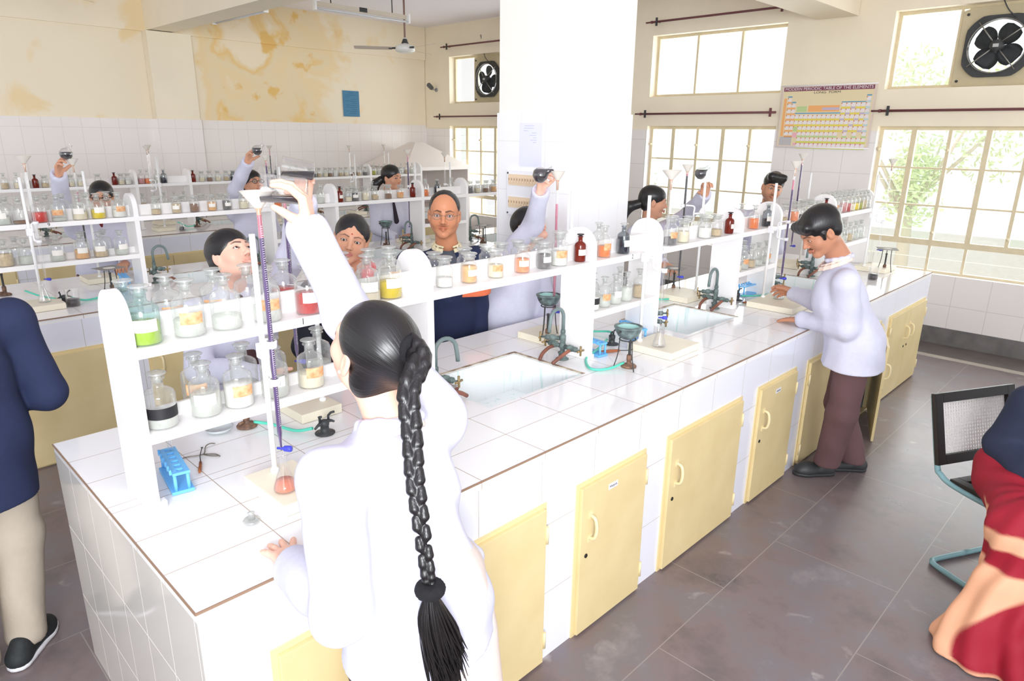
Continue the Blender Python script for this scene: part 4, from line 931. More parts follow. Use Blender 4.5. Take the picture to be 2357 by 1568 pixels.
bm = nb(); lathe(bm, [(0,0.010),(0.022,0.010),(0.024,0.007),(0.022,0.004),(0.010,0.004),(0.010,0.0),(0,0.0)], 20); lathe(bm, [(0.010,0.010),(0.008,0.030),(0.0095,0.031),(0,0.031)], 16); o = obj('glass_stopper', bm, g_stop); o.location = (0.262, 0.272, BH+0.001); tag(o, 'loose glass stopper lying on the worktop near the hand', 'stopper')
burner(0.545, 0.905, 'burner below the lower shelf at the near end', 0.3, 0.10)
bm = nb(); lathe(bm, [(0,0.0),(0.025,0.001),(0.042,0.008),(0.05,0.02),(0.047,0.02),(0.04,0.011),(0,0.004)], 24); o = obj('dish', bm, mat('grey_enamel_dish', srgb(190,196,198), 0.3)); o.location = (0.452, 0.93, BH+0.001); tag(o, 'grey enamel dish beside the burner under the lower shelf', 'dish')
gas_tap(0.72, 0.655, 'black gas tap behind the shoulder of the braided girl', 0.2)
gtube('t', [(0.56,0.875,0.905),(0.60,0.82,0.90),(0.64,0.72,0.895),(0.675,0.66,0.912)], 'green rubber tube between near burner and gas tap')
tripod(1.03, 0.40, 'tripod holding a gauze beside the braid', 0.155, 0.036, 0.058, 0.9); gauze(1.03, 0.40, BH+0.159, 'wire gauze on the tripod beside the braid', 0.5)
burner(1.03, 0.405, 'burner under the gauze beside the braid', 0.2, 0.11)
burner(3.676, 0.908+0.13, 'burner beyond the second sink under the gauze', 0.2, 0.13)
tripod(3.676, 1.04, 'tripod beyond the second sink under the hand of the ponytailed girl', 0.17, 0.036, 0.058, 0.6); gauze(3.676, 1.04, BH+0.174, 'wire gauze on the tripod beyond the second sink', 0.2, 0.07)
gtube('t', [(3.63,1.03,0.905),(3.50,1.03,0.892),(3.40,0.98,0.89),(3.52,0.92,0.89),(3.66,0.93,0.89),(3.80,0.80,0.895),(3.84,0.66,0.912)], 'green rubber tube beyond the second sink')
gas_tap(3.80, 0.625, 'black gas tap beside the blue rack at the second upright pair', 0.25)
wood_holder(3.735, 0.545, -0.4, 'wooden test tube holder behind the second sink')
tt_rack(4.03, 0.66, 'blue test tube rack behind the burette stand of the bent-headed boy', -0.05)
gtube('t', [(3.83,0.61,0.91),(3.93,0.57,0.90),(4.06,0.545,0.892),(4.2,0.52,0.889),(4.3,0.36,0.889)], 'green rubber tube in front of the right blue rack')
t = beaker(2.66, 0.50, BH+0.0015, 'beaker with dark dregs by the left end of the second sink', m_purple2, 0.12, 0.030, 0.07)
beaker(5.25, 0.235, BH+0.0015, 'beaker of black liquid right of the bent-headed boy', m_purple2, 0.45, 0.036, 0.095)
burner(5.66, 0.30-0.02, 'burner near the window end of the bench', 2.0, 0.14); tripod(5.66, 0.28, 'tripod near the window end of the bench', 0.185, 0.036, 0.06, 0.3); gauze(5.66, 0.28, BH+0.189, 'wire gauze on the tripod near the window end', 0.4, 0.075)
beaker(5.80, 0.45, BH+0.0385, 'empty beaker on the last cream base near the windows', None, 0.4, 0.034, 0.09)
# middle bench
Y = YS[1]
st = stand(0, 0.47, Y+0.39, 'burette stand at far left on the middle bench', (0.35,0.55), (Y+0.20,Y+0.42)); clamp(st, 0.03, -0.05, 0.45)
burette(0.498, Y+0.34, 1.04, 1.73, 'empty cloudy burette at far left', 0.0, grad=False); funnel(0.498, Y+0.34, 1.732, 'leftmost milky funnel, standing over the middle bench', 0.044)
flask(0.465, Y+0.30, 0.919, 'empty conical flask on the far left cream base', None)
beaker(0.60, Y+0.25, BH+0.0015, 'beaker of black liquid right of the far left cream base', m_purple2, 0.42, 0.037, 0.10)
st = stand(0, 0.93, Y+0.90, 'burette stand of the spectacled girl at far left', (0.84,1.04), (Y+0.84,Y+1.06)); clamp(st, -0.05, 0.01, 0.5)
burette(0.882, Y+0.91, 1.04, 1.69, 'burette of the spectacled girl, pink above and dark below', 0.60, m_purple2, grad=False); funnel(0.882, Y+0.91, 1.692, 'funnel beside the far left raised flask', 0.038)
gas_tap(0.58, Y+0.36, 'black gas tap behind the black-filled beaker at far left', 0.2)
gtube('t', [(0.535,Y+0.36,0.915),(0.47,Y+0.45,0.93),(0.42,Y+0.56,0.95)], 'green rubber tube with blue end at far left')
gtube('t', [(0.62,Y+0.37,0.91),(0.68,Y+0.33,0.89),(0.78,Y+0.36,0.889),(0.86,Y+0.42,0.905)], 'green rubber tube between black-filled beaker and middle bench tripod')
burner(0.875, Y+0.44, 'burner on the middle bench left of its blue rack', 0.9, 0.13); tripod(0.875, Y+0.44, 'tripod on the middle bench left of its blue rack', 0.17, 0.036, 0.058, 0.2); gauze(0.875, Y+0.44, BH+0.174, 'wire gauze on the middle bench left of its blue rack', 0.3, 0.075)
tt_rack(1.02, Y+0.66, 'blue test tube rack at the upright of the middle bench', 1.4)
burner(0.36, Y+0.86, 'burner at the far left behind the cloudy burette', 0.4, 0.13)
st = stand(0, 2.32, Y+0.82, 'burette stand on the middle bench behind the raised beakers', (2.14,2.38), (Y+0.78,Y+1.02)); clamp(st, -0.09, 0.03, 0.5)
burette(2.228, Y+0.85, 1.04, 1.70, 'dark purple burette behind the raised beakers on the middle bench', 0.93, m_purple, grad=False); funnel(2.228, Y+0.85, 1.702, 'cream funnel above the purple burette left of the raised beakers', 0.036)
bowl(2.62, Y+0.36, BH+0.16, 'green copper bowl left of the woman in the red scarf', 0.06, mat('bright_verdigris', srgb(110,170,150), 0.5, noise=0.3, nscale=20, col2=srgb(70,110,100))); tripod(2.62, Y+0.36, 'tripod under the green bowl left of the woman', 0.155, 0.036, 0.055); burner(2.62, Y+0.36, 'burner under the green bowl left of the woman', 0, 0.11)
bowl(3.42, Y+0.93, BH+0.175, 'dark bowl between the two middle-aged people'); tripod(3.42, Y+0.93, 'tripod under the dark bowl between the two middle-aged people', 0.17, 0.036, 0.055); burner(3.42, Y+0.93, 'burner under the dark bowl between the two middle-aged people', 0, 0.12)
burner(4.25, Y+0.45, 'burner right of the man in the blazer', 0, 0.13); tripod(4.25, Y+0.45, 'tripod right of the man in the blazer', 0.17, 0.036, 0.055, 0.4); gauze(4.25, Y+0.45, BH+0.174, 'wire gauze right of the man in the blazer', 0.3, 0.07)
st = stand(0, 3.72, Y+0.84, 'burette stand before the ponytailed girl on the middle bench', (3.62,3.86), (Y+0.80,Y+1.04)); clamp(st, -0.06, 0.03, 0.5)
burette(3.66, Y+0.87, 1.04, 1.73, 'dark burette right of the distant ponytailed girl', 0.9, m_purple, grad=False); funnel(3.66, Y+0.87, 1.732, 'cream funnel right of the distant ponytailed girl', 0.036)
st = stand(0, 4.16, Y+0.84, 'burette stand by the left window edge', (4.02,4.24), (Y+0.80,Y+1.02)); clamp(st, -0.06, 0.01, 0.5)
burette(4.10, Y+0.85, 1.04, 1.70, 'empty burette by the left window edge', 0.0, grad=False); funnel(4.10, Y+0.85, 1.702, 'cream funnel by the left window edge', 0.036)
# far bench
Y = YS[2]
for i, (x, y, lb, fl_) in enumerate(((2.17, 0.33, 'before the wall column', 0), (2.36, 0.85, 'just right of the wall column edge', 0), (3.53, 0.33, 'left of the raised beakers at the back', 0.9), (4.62, 0.33, 'left of the blue poster', 0), (5.53, 0.85, 'above the distant ponytailed girl', 0))):
    st = stand(0, x+0.09, Y+y+0.03, 'far bench burette stand '+lb, (x-0.03,x+0.16), (Y+y-0.1,Y+y+0.1)); clamp(st, -0.09, -0.03, 0.48)
    burette(x, Y+y, 1.04, 1.72, 'far bench burette '+lb, fl_, m_purple2, grad=False); funnel(x, Y+y, 1.722, 'far bench cream funnel '+lb, 0.036)
burner(2.62, Y+0.40, 'burner on the far bench over the head of the girl with tie', 0, 0.15)
flask(2.39, Y+0.22, BH+0.001, 'black-filled flask on the far bench left of the burner', m_purple2, 0.35)
gtube('t', [(2.60,Y+0.40,0.90),(2.50,Y+0.36,0.90),(2.42,Y+0.42,0.95)], 'green rubber tube on the far bench')
# held vessels
BEAK = [(0,0.001),(0.031,0.001),(0.034,0.006),(0.036,0.108),(0.038,0.112)]
held('beaker', 'tilted graduated beaker of black liquid held in the braided girl\'s raised hand', 'beaker', BEAK, (0.478,0.222,1.778), (0.385,0.292,1.789), 1.768, m_purple2)
held('beaker', 'tilted beaker of pink and black liquid behind the nearest raised hand', 'beaker', BEAK, (0.905,0.93,1.785), (0.815,0.965,1.803), 1.788, m_purple2)
RB = [(0,0.001),(0.02,0.003),(0.036,0.018),(0.040,0.036),(0.034,0.058),(0.018,0.074),(0.013,0.085),(0.013,0.105),(0.016,0.108)]
held('round_flask', 'black-filled flask raised high at far left', 'flask', RB, (0.83,4.02,1.735), (0.872,4.04,1.80), 1.778, m_purple2)
held('round_flask', 'black-filled flask raised behind the two big beakers', 'flask', RB, (2.15,4.02,1.755), (2.21,3.99,1.815), 1.798, m_purple2)
held('round_flask', 'black-filled flask held up in front of the pillar', 'flask', RB, (2.165,0.985,1.715), (2.215,0.90,1.765), 1.762, m_purple2)
held('round_flask', 'dark flask raised before the middle window', 'flask', RB, (3.80,1.01,1.665), (3.83,0.93,1.74), 1.716, m_purple2)
# ---------------------------------------------------------------- wall fittings
def qf(bm, pts, mi=0):
    f = bm.faces.new([bm.verts.new(p) for p in pts]); f.material_index = mi; return f
# periodic table chart on the window wall between the windows (faces -x); u = along -y, v = down
cx = XW-0.012; cy1, cy0, cz1, cz0 = 1.955, 1.015, 2.445, 1.83
t = thing('wall_chart', 'periodic table wall chart hanging between the two right windows', 'chart', (cx, (cy0+cy1)/2, (cz0+cz1)/2))
W_, H_ = cy1-cy0, cz1-cz0
def cq(bm, u0, v0, u1, v1, d=0.0, mi=0):
    x = -0.0035-d; y = lambda u: W_/2-u*W_; z = lambda v: H_/2-v*H_
    qf(bm, [(x, y(u0), z(v1)), (x, y(u1), z(v1)), (x, y(u1), z(v0)), (x, y(u0), z(v0))], mi)
CM = {k: mat('chart_'+k, srgb(*c), 0.35) for k, c in dict(beige=(232,216,176), maroon=(128,62,84), blue=(92,158,196), yellow=(232,214,92), gold=(244,196,84), white=(236,228,230), violet=(196,184,206), orange=(244,178,112), green=(190,212,150), lime=(212,214,92), pink=(236,180,190), grey=(192,188,190), cyan=(190,214,220), red=(204,90,90)).items()}
bm = nb(); box(bm, -0.003, -W_/2, -H_/2, 0.0, W_/2, H_/2); obj('sheet', bm, mat('chart_border', srgb(226,208,196), 0.4), t)
bm = nb(); cq(bm, 0.02, 0.03, 0.98, 0.97); obj('printed_ground', bm, CM['beige'], t)
bm = nb(); cq(bm, 0.02, 0.02, 0.98, 0.085, 0.0004); obj('title_band', bm, CM['maroon'], t)
t1 = text('title_lettering', 'MODERN PERIODIC TABLE OF THE ELEMENTS', (cx-0.0045, (cy0+cy1)/2, (cz0+cz1)/2+H_/2-0.0525*H_), (PI/2, 0, -PI/2), 0.040, CM['white']); t1.parent = t; t1.matrix_parent_inverse = Matrix.Identity(4)
t2 = text('subtitle_lettering', 'LONG  FORM', (cx-0.0045, (cy0+cy1)/2+0.0, (cz0+cz1)/2+H_/2-0.115*H_), (PI/2, 0, -PI/2), 0.032, m_ink); t2.parent = t
for q in (t1, t2):
    q.location = Vector(q.location)-Vector(t.location)
    wx = max(v.co.x for v in q.data.vertices)-min(v.co.x for v in q.data.vertices); tgt = 0.93*W_ if q is t1 else 0.28*W_; q.scale = (tgt/wx, 1, 1)
u0, uw = 0.075, 0.0494
def cell_rows(rows):
    bmw, bmr, strips = nb(), nb(), defaultdict(list)
    for r, cols in rows.items():
        v = 0.20+r*0.092
        for c in cols:
            u = u0+c*uw
            cq(bmw, u+0.006, v, u+uw-0.004, v+0.052, 0.0005); cq(bmr, u+0.0, v-0.006, u+0.010, v+0.01, 0.0007)
            k = 'orange' if c < 2 else 'cyan' if c == 17 else 'violet' if (c > 11 and (c+r) % 3 == 0) else 'yellow'
            if r == 6 and c >= 2: k = 'green'
            if r in (7, 8): k = 'lime'
            strips[k].append((u, v+0.056, u+uw, v+0.083))
    obj('element_cells', bmw, CM['white'], t); obj('element_symbols', bmr, CM['red'], t)
    for k, L in strips.items():
        bm = nb()
        for q in L: cq(bm, *q, 0.0004)
        obj('colour_strip', bm, CM[k], t)
R18 = list(range(18))
cell_rows({0:[0,17],1:[0,1]+R18[12:],2:[0,1]+R18[12:],3:R18,4:R18,5:R18,6:[c for c in R18 if c != 2 and c not in (12,14,16)],7:[c for c in R18 if 3 <= c <= 17],8:[c for c in R18 if 3 <= c <= 17]})
bm = nb()
for a in ((u0,0.165,u0+uw,0.185),(u0+uw,0.255,u0+2*uw,0.275),(u0+2*uw,0.435,u0+12*uw,0.452),(u0+12*uw,0.265,u0+17*uw,0.28),(u0+17*uw,0.165,u0+18*uw,0.185)): cq(bm, *a, 0.0006)
obj('group_headings', bm, CM['blue'], t)
bm = nb(); cq(bm, u0+2.3*uw, 0.33, u0+4.6*uw, 0.42, 0.0004); cq(bm, u0+2*uw, 0.66, u0+3*uw, 0.74, 0.0006); obj('key_panel', bm, CM['green'], t)
bm = nb(); cq(bm, u0+4.9*uw, 0.32, u0+11.7*uw, 0.42, 0.0004); cq(bm, 0.035, 0.2, 0.065, 0.82, 0.0004); obj('key_panel', bm, CM['orange'], t)
bm = nb(); cq(bm, u0+8*uw, 0.355, u0+11.7*uw, 0.395, 0.0006); obj('key_panel', bm, CM['violet'], t)
bm = nb(); cq(bm, 0.03, 0.83, 0.17, 0.97, 0.0004); obj('key_panel', bm, CM['grey'], t)
bm = nb(); cq(bm, 0.19, 0.93, 0.95, 0.965, 0.0003); cq(bm, u0+2*uw, 0.76, u0+3*uw, 0.84, 0.0006); obj('footer_strip', bm, CM['pink'], t)
bm = nb(); tube(bm, [(-0.004,-W_/2-0.01,H_/2),(-0.004,W_/2+0.01,H_/2)], 0.006, 8); obj('hanging_strip', bm, m_clamp, t)
bm = nb(); tube(bm, [(-0.004,-W_/2-0.01,-H_/2),(-0.004,W_/2+0.01,-H_/2)], 0.006, 8); obj('hanging_strip', bm, m_clamp, t)
# blue notice on the stained wall
t = thing('wall_notice', 'small blue printed notice on the stained yellow wall', 'notice', (5.67, YB-0.004, 2.34), 0)
bm = nb(); box(bm, -0.142, 0, -0.185, 0.142, 0.006, 0.185); obj('sheet', bm, mat('blue_notice', srgb(72,132,170), 0.5, noise=0.08, nscale=6), t)
bm = nb()
for k, (a, b) in enumerate([(-0.05,0.05),(-0.09,0.09),(-0.10,-0.02),(0.0,0.1),(-0.1,0.1),(0.0,0.09),(-0.1,0.08),(-0.1,0.1),(0.01,0.1),(-0.1,0.1),(-0.05,0.08)]):
    z = 0.15-k*0.029; box(bm, a, -0.0012, z, b, -0.0002, z+0.006)
obj('printed_lines', bm, mat('notice_print', srgb(50,100,142), 0.5), t)
# switch board and paper notice on the pillar (left face, x = 2.77)
t = thing('switch_board', 'white switchboard with rows of beige switches on the pillar', 'switchboard', (PX0, 1.60, 1.565))
bm = nb(); box(bm, -0.018, -0.165, -0.14, 0.0, 0.165, 0.14, bev=0.004); obj('back_box', bm, mat('switchboard_white', srgb(244,244,250), 0.4), t)
m_sw = mat('beige_switch', srgb(236,214,184), 0.4); m_swd = mat('switch_slot', srgb(150,120,96), 0.5)
for r, z in enumerate((0.085, -0.055)):
    bm = nb(); box(bm, -0.024, -0.142, z-0.034, -0.018, 0.142, z+0.034); pl = obj('switch_panel', bm, m_sw, t)
    for k in range(12):
        bm = nb(); y = 0.130-k*0.0236; box(bm, -0.030, y-0.008, z-0.02, -0.024, y+0.008, z+0.016, bev=0.002); obj('switch', bm, m_sw, pl)
        bm = nb(); box(bm, -0.0315, y-0.002, z-0.004, -0.030, y+0.002, z+0.010); obj('switch_mark', bm, m_swd, pl)
for y in (-0.152, 0.152):
    for z in (-0.125, 0.125): bm = nb(); lathe(bm, [(0,0),(0.006,0),(0.006,0.003),(0,0.003)], 10, (-0.018, y, z), R=Matrix.Rotation(-PI/2,3,'Y')); obj('screw', bm, m_iron, t)
t = thing('paper_notice', 'white paper notice taped on the pillar above the switchboard', 'paper sheet', (PX0-0.001, 1.575, 1.865))
bm = nb(); box(bm, -0.001, -0.095, -0.13, 0.0, 0.095, 0.13); obj('sheet', bm, mat('bluish_paper', srgb(236,237,252), 0.8), t)
bm = nb()
for k, (a, b) in enumerate([(-0.05,0.03),(-0.055,0.03),(-0.06,-0.02),(0.01,0.05),(-0.01,0.045),(0.02,0.05),(0.0,0.05),(0.02,0.05)]): z = 0.11-k*0.014; box(bm, -0.0016, -b, z, -0.001, -a, z+0.0035)
obj('faint_print', bm, mat('faint_print', srgb(204,206,232), 0.8), t)
# cctv camera in the corner
t = thing('security_camera', 'small security camera in the far corner above the tiles', 'camera', (XW+0.008, 7.74, 2.60))
bm = nb(); tube(bm, [(0,0,0),(-0.05,0.0,0.0),(-0.09,0.02,0.03)], 0.010, 8); lathe(bm, [(0,0),(0.03,0),(0.03,0.012),(0,0.014)], 12, R=Matrix.Rotation(-PI/2,3,'Y')); obj('bracket', bm, mat('camera_grey', srgb(150,150,150), 0.4), t)
bm = nb(); R = Matrix.Rotation(-1.1, 3, 'Y') @ Matrix.Rotation(0.3, 3, 'X'); lathe(bm, [(0,-0.05),(0.032,-0.05),(0.036,-0.03),(0.036,0.06),(0.03,0.065),(0.02,0.058),(0,0.058)], 16, (-0.11,0.02,0.045), R=R); obj('housing', bm, mat('camera_dark', srgb(96,98,100), 0.35), t)
# tube lights
m_tl = mat('tube_light_batten', srgb(216,206,190), 0.45); m_tube = mat('unlit_tube', srgb(214,216,220), 0.2)
def tube_light(loc, rz, label, L=1.22, tilt=0):
    t = thing('tube_light', label, 'tube light', loc, rz, 'unlit fluorescent battens'); t.rotation_euler = (tilt, 0, rz)
    bm = nb(); box(bm, -L/2, -0.012, 0.03, L/2, 0.012, 0.075, bev=0.002); obj('batten', bm, m_tl, t)
    bm = nb(); box(bm, -0.05, -0.016, 0.035, 0.05, -0.011, 0.08); obj('choke', bm, m_dark, t)
    bm = nb(); tube(bm, [(-L/2+0.02,-0.035,0.0),(L/2-0.02,-0.035,0.0)], 0.013, 12); obj('tube', bm, m_tube, t)
    for s_ in (-1, 1):
        bm = nb(); box(bm, s_*L/2-0.012, -0.05, -0.016, s_*L/2+0.012, 0.0, 0.085, bev=0.003); obj('end_holder', bm, m_clamp, t)
    return t
tube_light((3.165, 6.25, 3.085), PI/2, 'unlit tube light along the beam beside the wall column', tilt=0)
tube_light((3.165, 4.05, 3.085), PI/2, 'unlit tube light at the top edge, nearer along the beam')
tube_light((4.33, 5.62, 3.17), 0.0, 'unlit tube light hanging above the blue notice')
hang = [q for q in C.objects if q.name.startswith('tube_light') and abs(q.location.y-5.62) < 0.01][0]
for x in (-0.4, 0.4):
    bm = nb(); tube(bm, [(x,0,0.07),(x,0,0.38)], 0.006, 6); obj('suspension_rod', bm, m_dark, hang)
# ceiling fan
m_fan = mat('fan_cream', srgb(226,218,206), 0.45); m_fanw = mat('fan_motor_white', srgb(232,232,228), 0.35)
def ceiling_fan(loc, label, rot, rodm):
    t = thing('ceiling_fan', label, 'ceiling fan', loc, rot)
    bm = nb(); tube(bm, [(0,0,0.1),(0,0,CEIL-loc[2])], 0.012, 8); obj('down_rod', bm, rodm, t)
    bm = nb(); lathe(bm, [(0,-0.05),(0.08,-0.05),(0.12,-0.035),(0.12,0.02),(0.06,0.045),(0.02,0.05),(0.035,0.06),(0.02,0.12),(0,0.12)], 24); obj('motor', bm, m_fanw, t)
    bm = nb(); lathe(bm, [(0.012,0.06),(0.045,0.055),(0.018,0.12),(0.012,0.12)], 16); obj('canopy', bm, m_dark, t)
    for k in range(3):
        a = 2*PI*k/3; R = Matrix.Rotation(a, 3, 'Z'); bm = nb(); V = []
        for i in range(8):
            r = 0.16+0.46*i/7; hw = 0.055+0.02*i/7 if i < 7 else 0.05
            V.append([bm.verts.new(R @ Vector((r, s_*hw, -0.005+0.012*s_))) for s_ in (-1, 0, 1)])
        for i in range(7):
            for j in range(2): bm.faces.new((V[i][j], V[i+1][j], V[i+1][j+1], V[i][j+1]))
        bmesh.ops.solidify(bm, geom=bm.faces[:], thickness=0.004); b = obj('blade', bm, m_fan, t)
        bm = nb(); p = R @ Vector((0.11,0,0)); q = R @ Vector((0.2,0,-0.004)); tube(bm, [p, q], 0.012, 6); obj('blade_iron', bm, m_dark, b)
    return t
ceiling_fan((5.15, 5.95, 2.93), 'white ceiling fan on a long rod in front of the far corner', 2.5, mat('brown_fan_rod', srgb(150,120,110), 0.5))
ceiling_fan((1.28, 6.0, 3.07), 'ceiling fan cut by the top left corner of the view', 0.55, m_dark)
# fume hood in the far corner
t = thing('fume_hood', 'white fume hood with pyramid top in the far corner', 'fume hood', (6.42, 7.42, 0))
m_hood = mat('hood_off_white', srgb(238,230,226), 0.5)
hx, hy, z0, z1 = 0.62, 0.55, 1.44, 1.79
bm = nb(); b_ = [bm.verts.new(p) for p in ((-hx,-hy,z0),(hx,-hy,z0),(hx,hy,z0),(-hx,hy,z0))]; c_ = [bm.verts.new(p) for p in ((-0.08,-0.08,z1),(0.08,-0.08,z1),(0.08,0.08,z1),(-0.08,0.08,z1))]
for k in range(4): bm.faces.new((b_[k], b_[(k+1)%4], c_[(k+1)%4], c_[k]))
bm.faces.new(c_); bm.faces.new(b_[::-1]); obj('sloping_cover', bm, m_hood, t)
for (a, b) in ((-hx,-hy),(hx-0.04,-hy),(-hx,hy-0.04),(hx-0.04,hy-0.04)):
    bm = nb(); box(bm, a, b, 0, a+0.04, b+0.04, z0); obj('post', bm, m_hood, t)
bm = nb(); box(bm, -hx+0.04, hy-0.03, 0.8, hx-0.04, hy-0.01, z0); box(bm, hx-0.02, -hy+0.04, 0.8, hx-0.0, hy-0.04, z0); obj('back_panel', bm, m_hood, t)
bm = nb(); box(bm, -hx, -hy-0.005, z0-0.05, hx, -hy+0.0, z0); obj('front_rail', bm, m_hood, t)
bm = nb(); box(bm, -hx+0.04, -hy+0.04, 0.0, hx-0.04, hy-0.04, 0.8); obj('counter', bm, m_hood, t)
# blue bin under the middle bench near the pillar
t = thing('waste_bin', 'blue plastic crate in front of the middle bench, right of the man in the blazer', 'crate', (3.95, 2.80, 0.0))
bm = nb(); mb = mat('blue_crate_plastic', srgb(38,104,178), 0.4)
for a in ((-0.22,-0.16,0.35,0.22,-0.15,0.62),(-0.22,0.15,0.35,0.22,0.16,0.62),(-0.22,-0.15,0.35,-0.21,0.15,0.62),(0.21,-0.15,0.35,0.22,0.15,0.62),(-0.22,-0.15,0.34,0.22,0.15,0.35)): box(bm, *a)
obj('walls', bm, mb, t)
bm = nb()
for x in (-0.2, 0.18):
    for y in (-0.14, 0.12): box(bm, x, y, 0, x+0.02, y+0.02, 0.34)
box(bm, -0.2, -0.14, 0.30, 0.2, 0.14, 0.34)
obj('stool_frame', bm, m_iron, t)
# cantilever chair with woven back
m_cane = mat('white_cane_weave', srgb(232,228,226), 0.6); m_ebony = mat('black_lacquered_wood', srgb(26,20,20), 0.45); m_bluef = mat('pale_blue_enamel_tube', srgb(132,174,180), 0.35, noise=0.1, nscale=20)
def chair(loc, rz, label):
    """local: x = right of a sitter, y = sitter's front, z up"""
    t = thing('cantilever_chair', label, 'chair', loc, rz)
    w_ = 0.225
    for s_ in (-1, 1):
        bm = nb(); x = s_*w_
        tube(bm, [(x,-0.355,0.80),(x,-0.272,0.50),(x,-0.245,0.455),(x,-0.16,0.43),(x,0.10,0.425),(x,0.22,0.42),(x,0.265,0.38),(x,0.265,0.08),(x,0.235,0.018),(x,0.15,0.0145),(x,-0.16,0.0145),(x*0.93,-0.20,0.0145),(x*0.8,-0.215,0.0145),(0,-0.215,0.0145)], 0.0125, 10, smooth_path=5); obj('tube_frame', bm, m_bluef, t)
    def woven(name, cxm, R, hw, hh, loc3):
        p = empty(name, loc3); p.rotation_euler = R; p.parent = t; T = 0.045
        bm = nb(); box(bm, -hw, -0.011, -hh, -hw+T, 0.011, hh, bev=0.003); box(bm, hw-T, -0.011, -hh, hw, 0.011, hh, bev=0.003); box(bm, -hw+T, -0.011, -hh, hw-T, 0.011, -hh+T, bev=0.003); box(bm, -hw+T, -0.011, hh-T, hw-T, 0.011, hh, bev=0.003); obj('wooden_rim', bm, m_ebony, p)
        bm = nb(); a, b = hw-T+0.008, hh-T+0.008; n = 26; wv = 0.0016
        for k in range(n+1):
            x = -a+2*a*k/n
            for d in (-0.0022, 0.0022): box(bm, x+d-wv/2, -0.0095, -b, x+d+wv/2, -0.0075, b)
        m = int(n*b/a)
        for k in range(m+1):
            z = -b+2*b*k/m
            for d in (-0.0022, 0.0022): box(bm, -a, -0.0115, z+d-wv/2, a, -0.0095, z+d+wv/2)
        for s_ in (1, -1):
            st_ = 2*a/n
            for k in range(-m, n+1):
                x0 = -a+k*st_; x1 = x0+2*b*1.0
                p0 = Vector((x0, 0, -b)); p1 = Vector((x1, 0, b))
                if p0.x < -a: p0.z += (-a-p0.x); p0.x = -a
                if p1.x > a: p1.z -= (p1.x-a); p1.x = a
                if p1.z <= p0.z or p0.x >= a: continue
                zz = s_; q0, q1 = Vector((p0.x, -0.0125-0.001*(s_ > 0), p0.z*zz)), Vector((p1.x, -0.0125-0.001*(s_ > 0), p1.z*zz))
                d = (q1-q0).normalized(); nn = Vector((-d.z, 0, d.x))*0.0011
                bm.faces.new([bm.verts.new(v) for v in (q0-nn, q1-nn, q1+nn, q0+nn)])
        obj('cane_weave', bm, m_cane, p)
    woven('backrest', 0, (0.272, 0, 0), 0.245, 0.165, (0, -0.300, 0.655))
    woven('seat', 0, (PI/2+0.03, 0, 0), 0.225, 0.215, (0, 0.02, 0.452))
    return t

# pale sunlit trees outside the windows
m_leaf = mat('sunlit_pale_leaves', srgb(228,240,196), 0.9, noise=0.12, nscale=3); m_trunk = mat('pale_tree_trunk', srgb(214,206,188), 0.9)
def tree(loc, h, r, label, seed):
    t = thing('tree', label, 'tree', loc); rnd = random.Random(seed)
    bm = nb(); tube(bm, [(0,0,0),(0.06,0.03,h*0.3),(0.0,0.08,h*0.6)], [0.12,0.09,0.05], 8, smooth_path=3)
    for k in range(5):
        a = k*1.3; tube(bm, [(0.03,0.05,h*0.35+0.08*k),(0.5*r*math.cos(a),0.5*r*math.sin(a),h*0.55+0.1*k),(0.85*r*math.cos(a),0.85*r*math.sin(a),h*0.7+0.1*k)], [0.04,0.025,0.01], 6)
    obj('trunk', bm, m_trunk, t)
    bm = nb(); cl = [(Vector((rnd.uniform(-.6,.6)*r, rnd.uniform(-.6,.6)*r, h*rnd.uniform(.45,.95))), rnd.uniform(.25,.5)*r) for _ in range(9)]
    for k in range(2600):
        c0, rr = rnd.choice(cl); d = Vector((rnd.gauss(0,1), rnd.gauss(0,1), rnd.gauss(0,1))).normalized(); p = c0+d*rr*rnd.random()**0.4
        u = Vector((rnd.gauss(0,1), rnd.gauss(0,1), rnd.gauss(0,1))).normalized(); v = u.orthogonal().normalized(); s_ = rnd.uniform(.03,.065)
        bm.faces.new([bm.verts.new(q) for q in (p-u*s_, p-v*s_*0.45, p+u*s_, p+v*s_*0.45)])
    o = obj('foliage', bm, m_leaf, t); o['kind'] = 'stuff'
tree((11.2, 1.6, -0.6), 3.6, 1.3, 'pale sunlit tree outside the middle window', 1)
tree((11.6, -1.6, -0.6), 3.4, 1.4, 'pale sunlit tree outside the large right window', 2)
tree((12.0, 8.2, -0.6), 3.6, 1.4, 'pale sunlit tree outside the far left window', 3)
bm = nb(); box(bm, XW+0.4, -8, -0.72, 22, 14, -0.62); struct('ground', bm, mat('sunlit_ground', srgb(226,222,206), 0.9, noise=0.1), label='bright sunlit ground outside the windows')
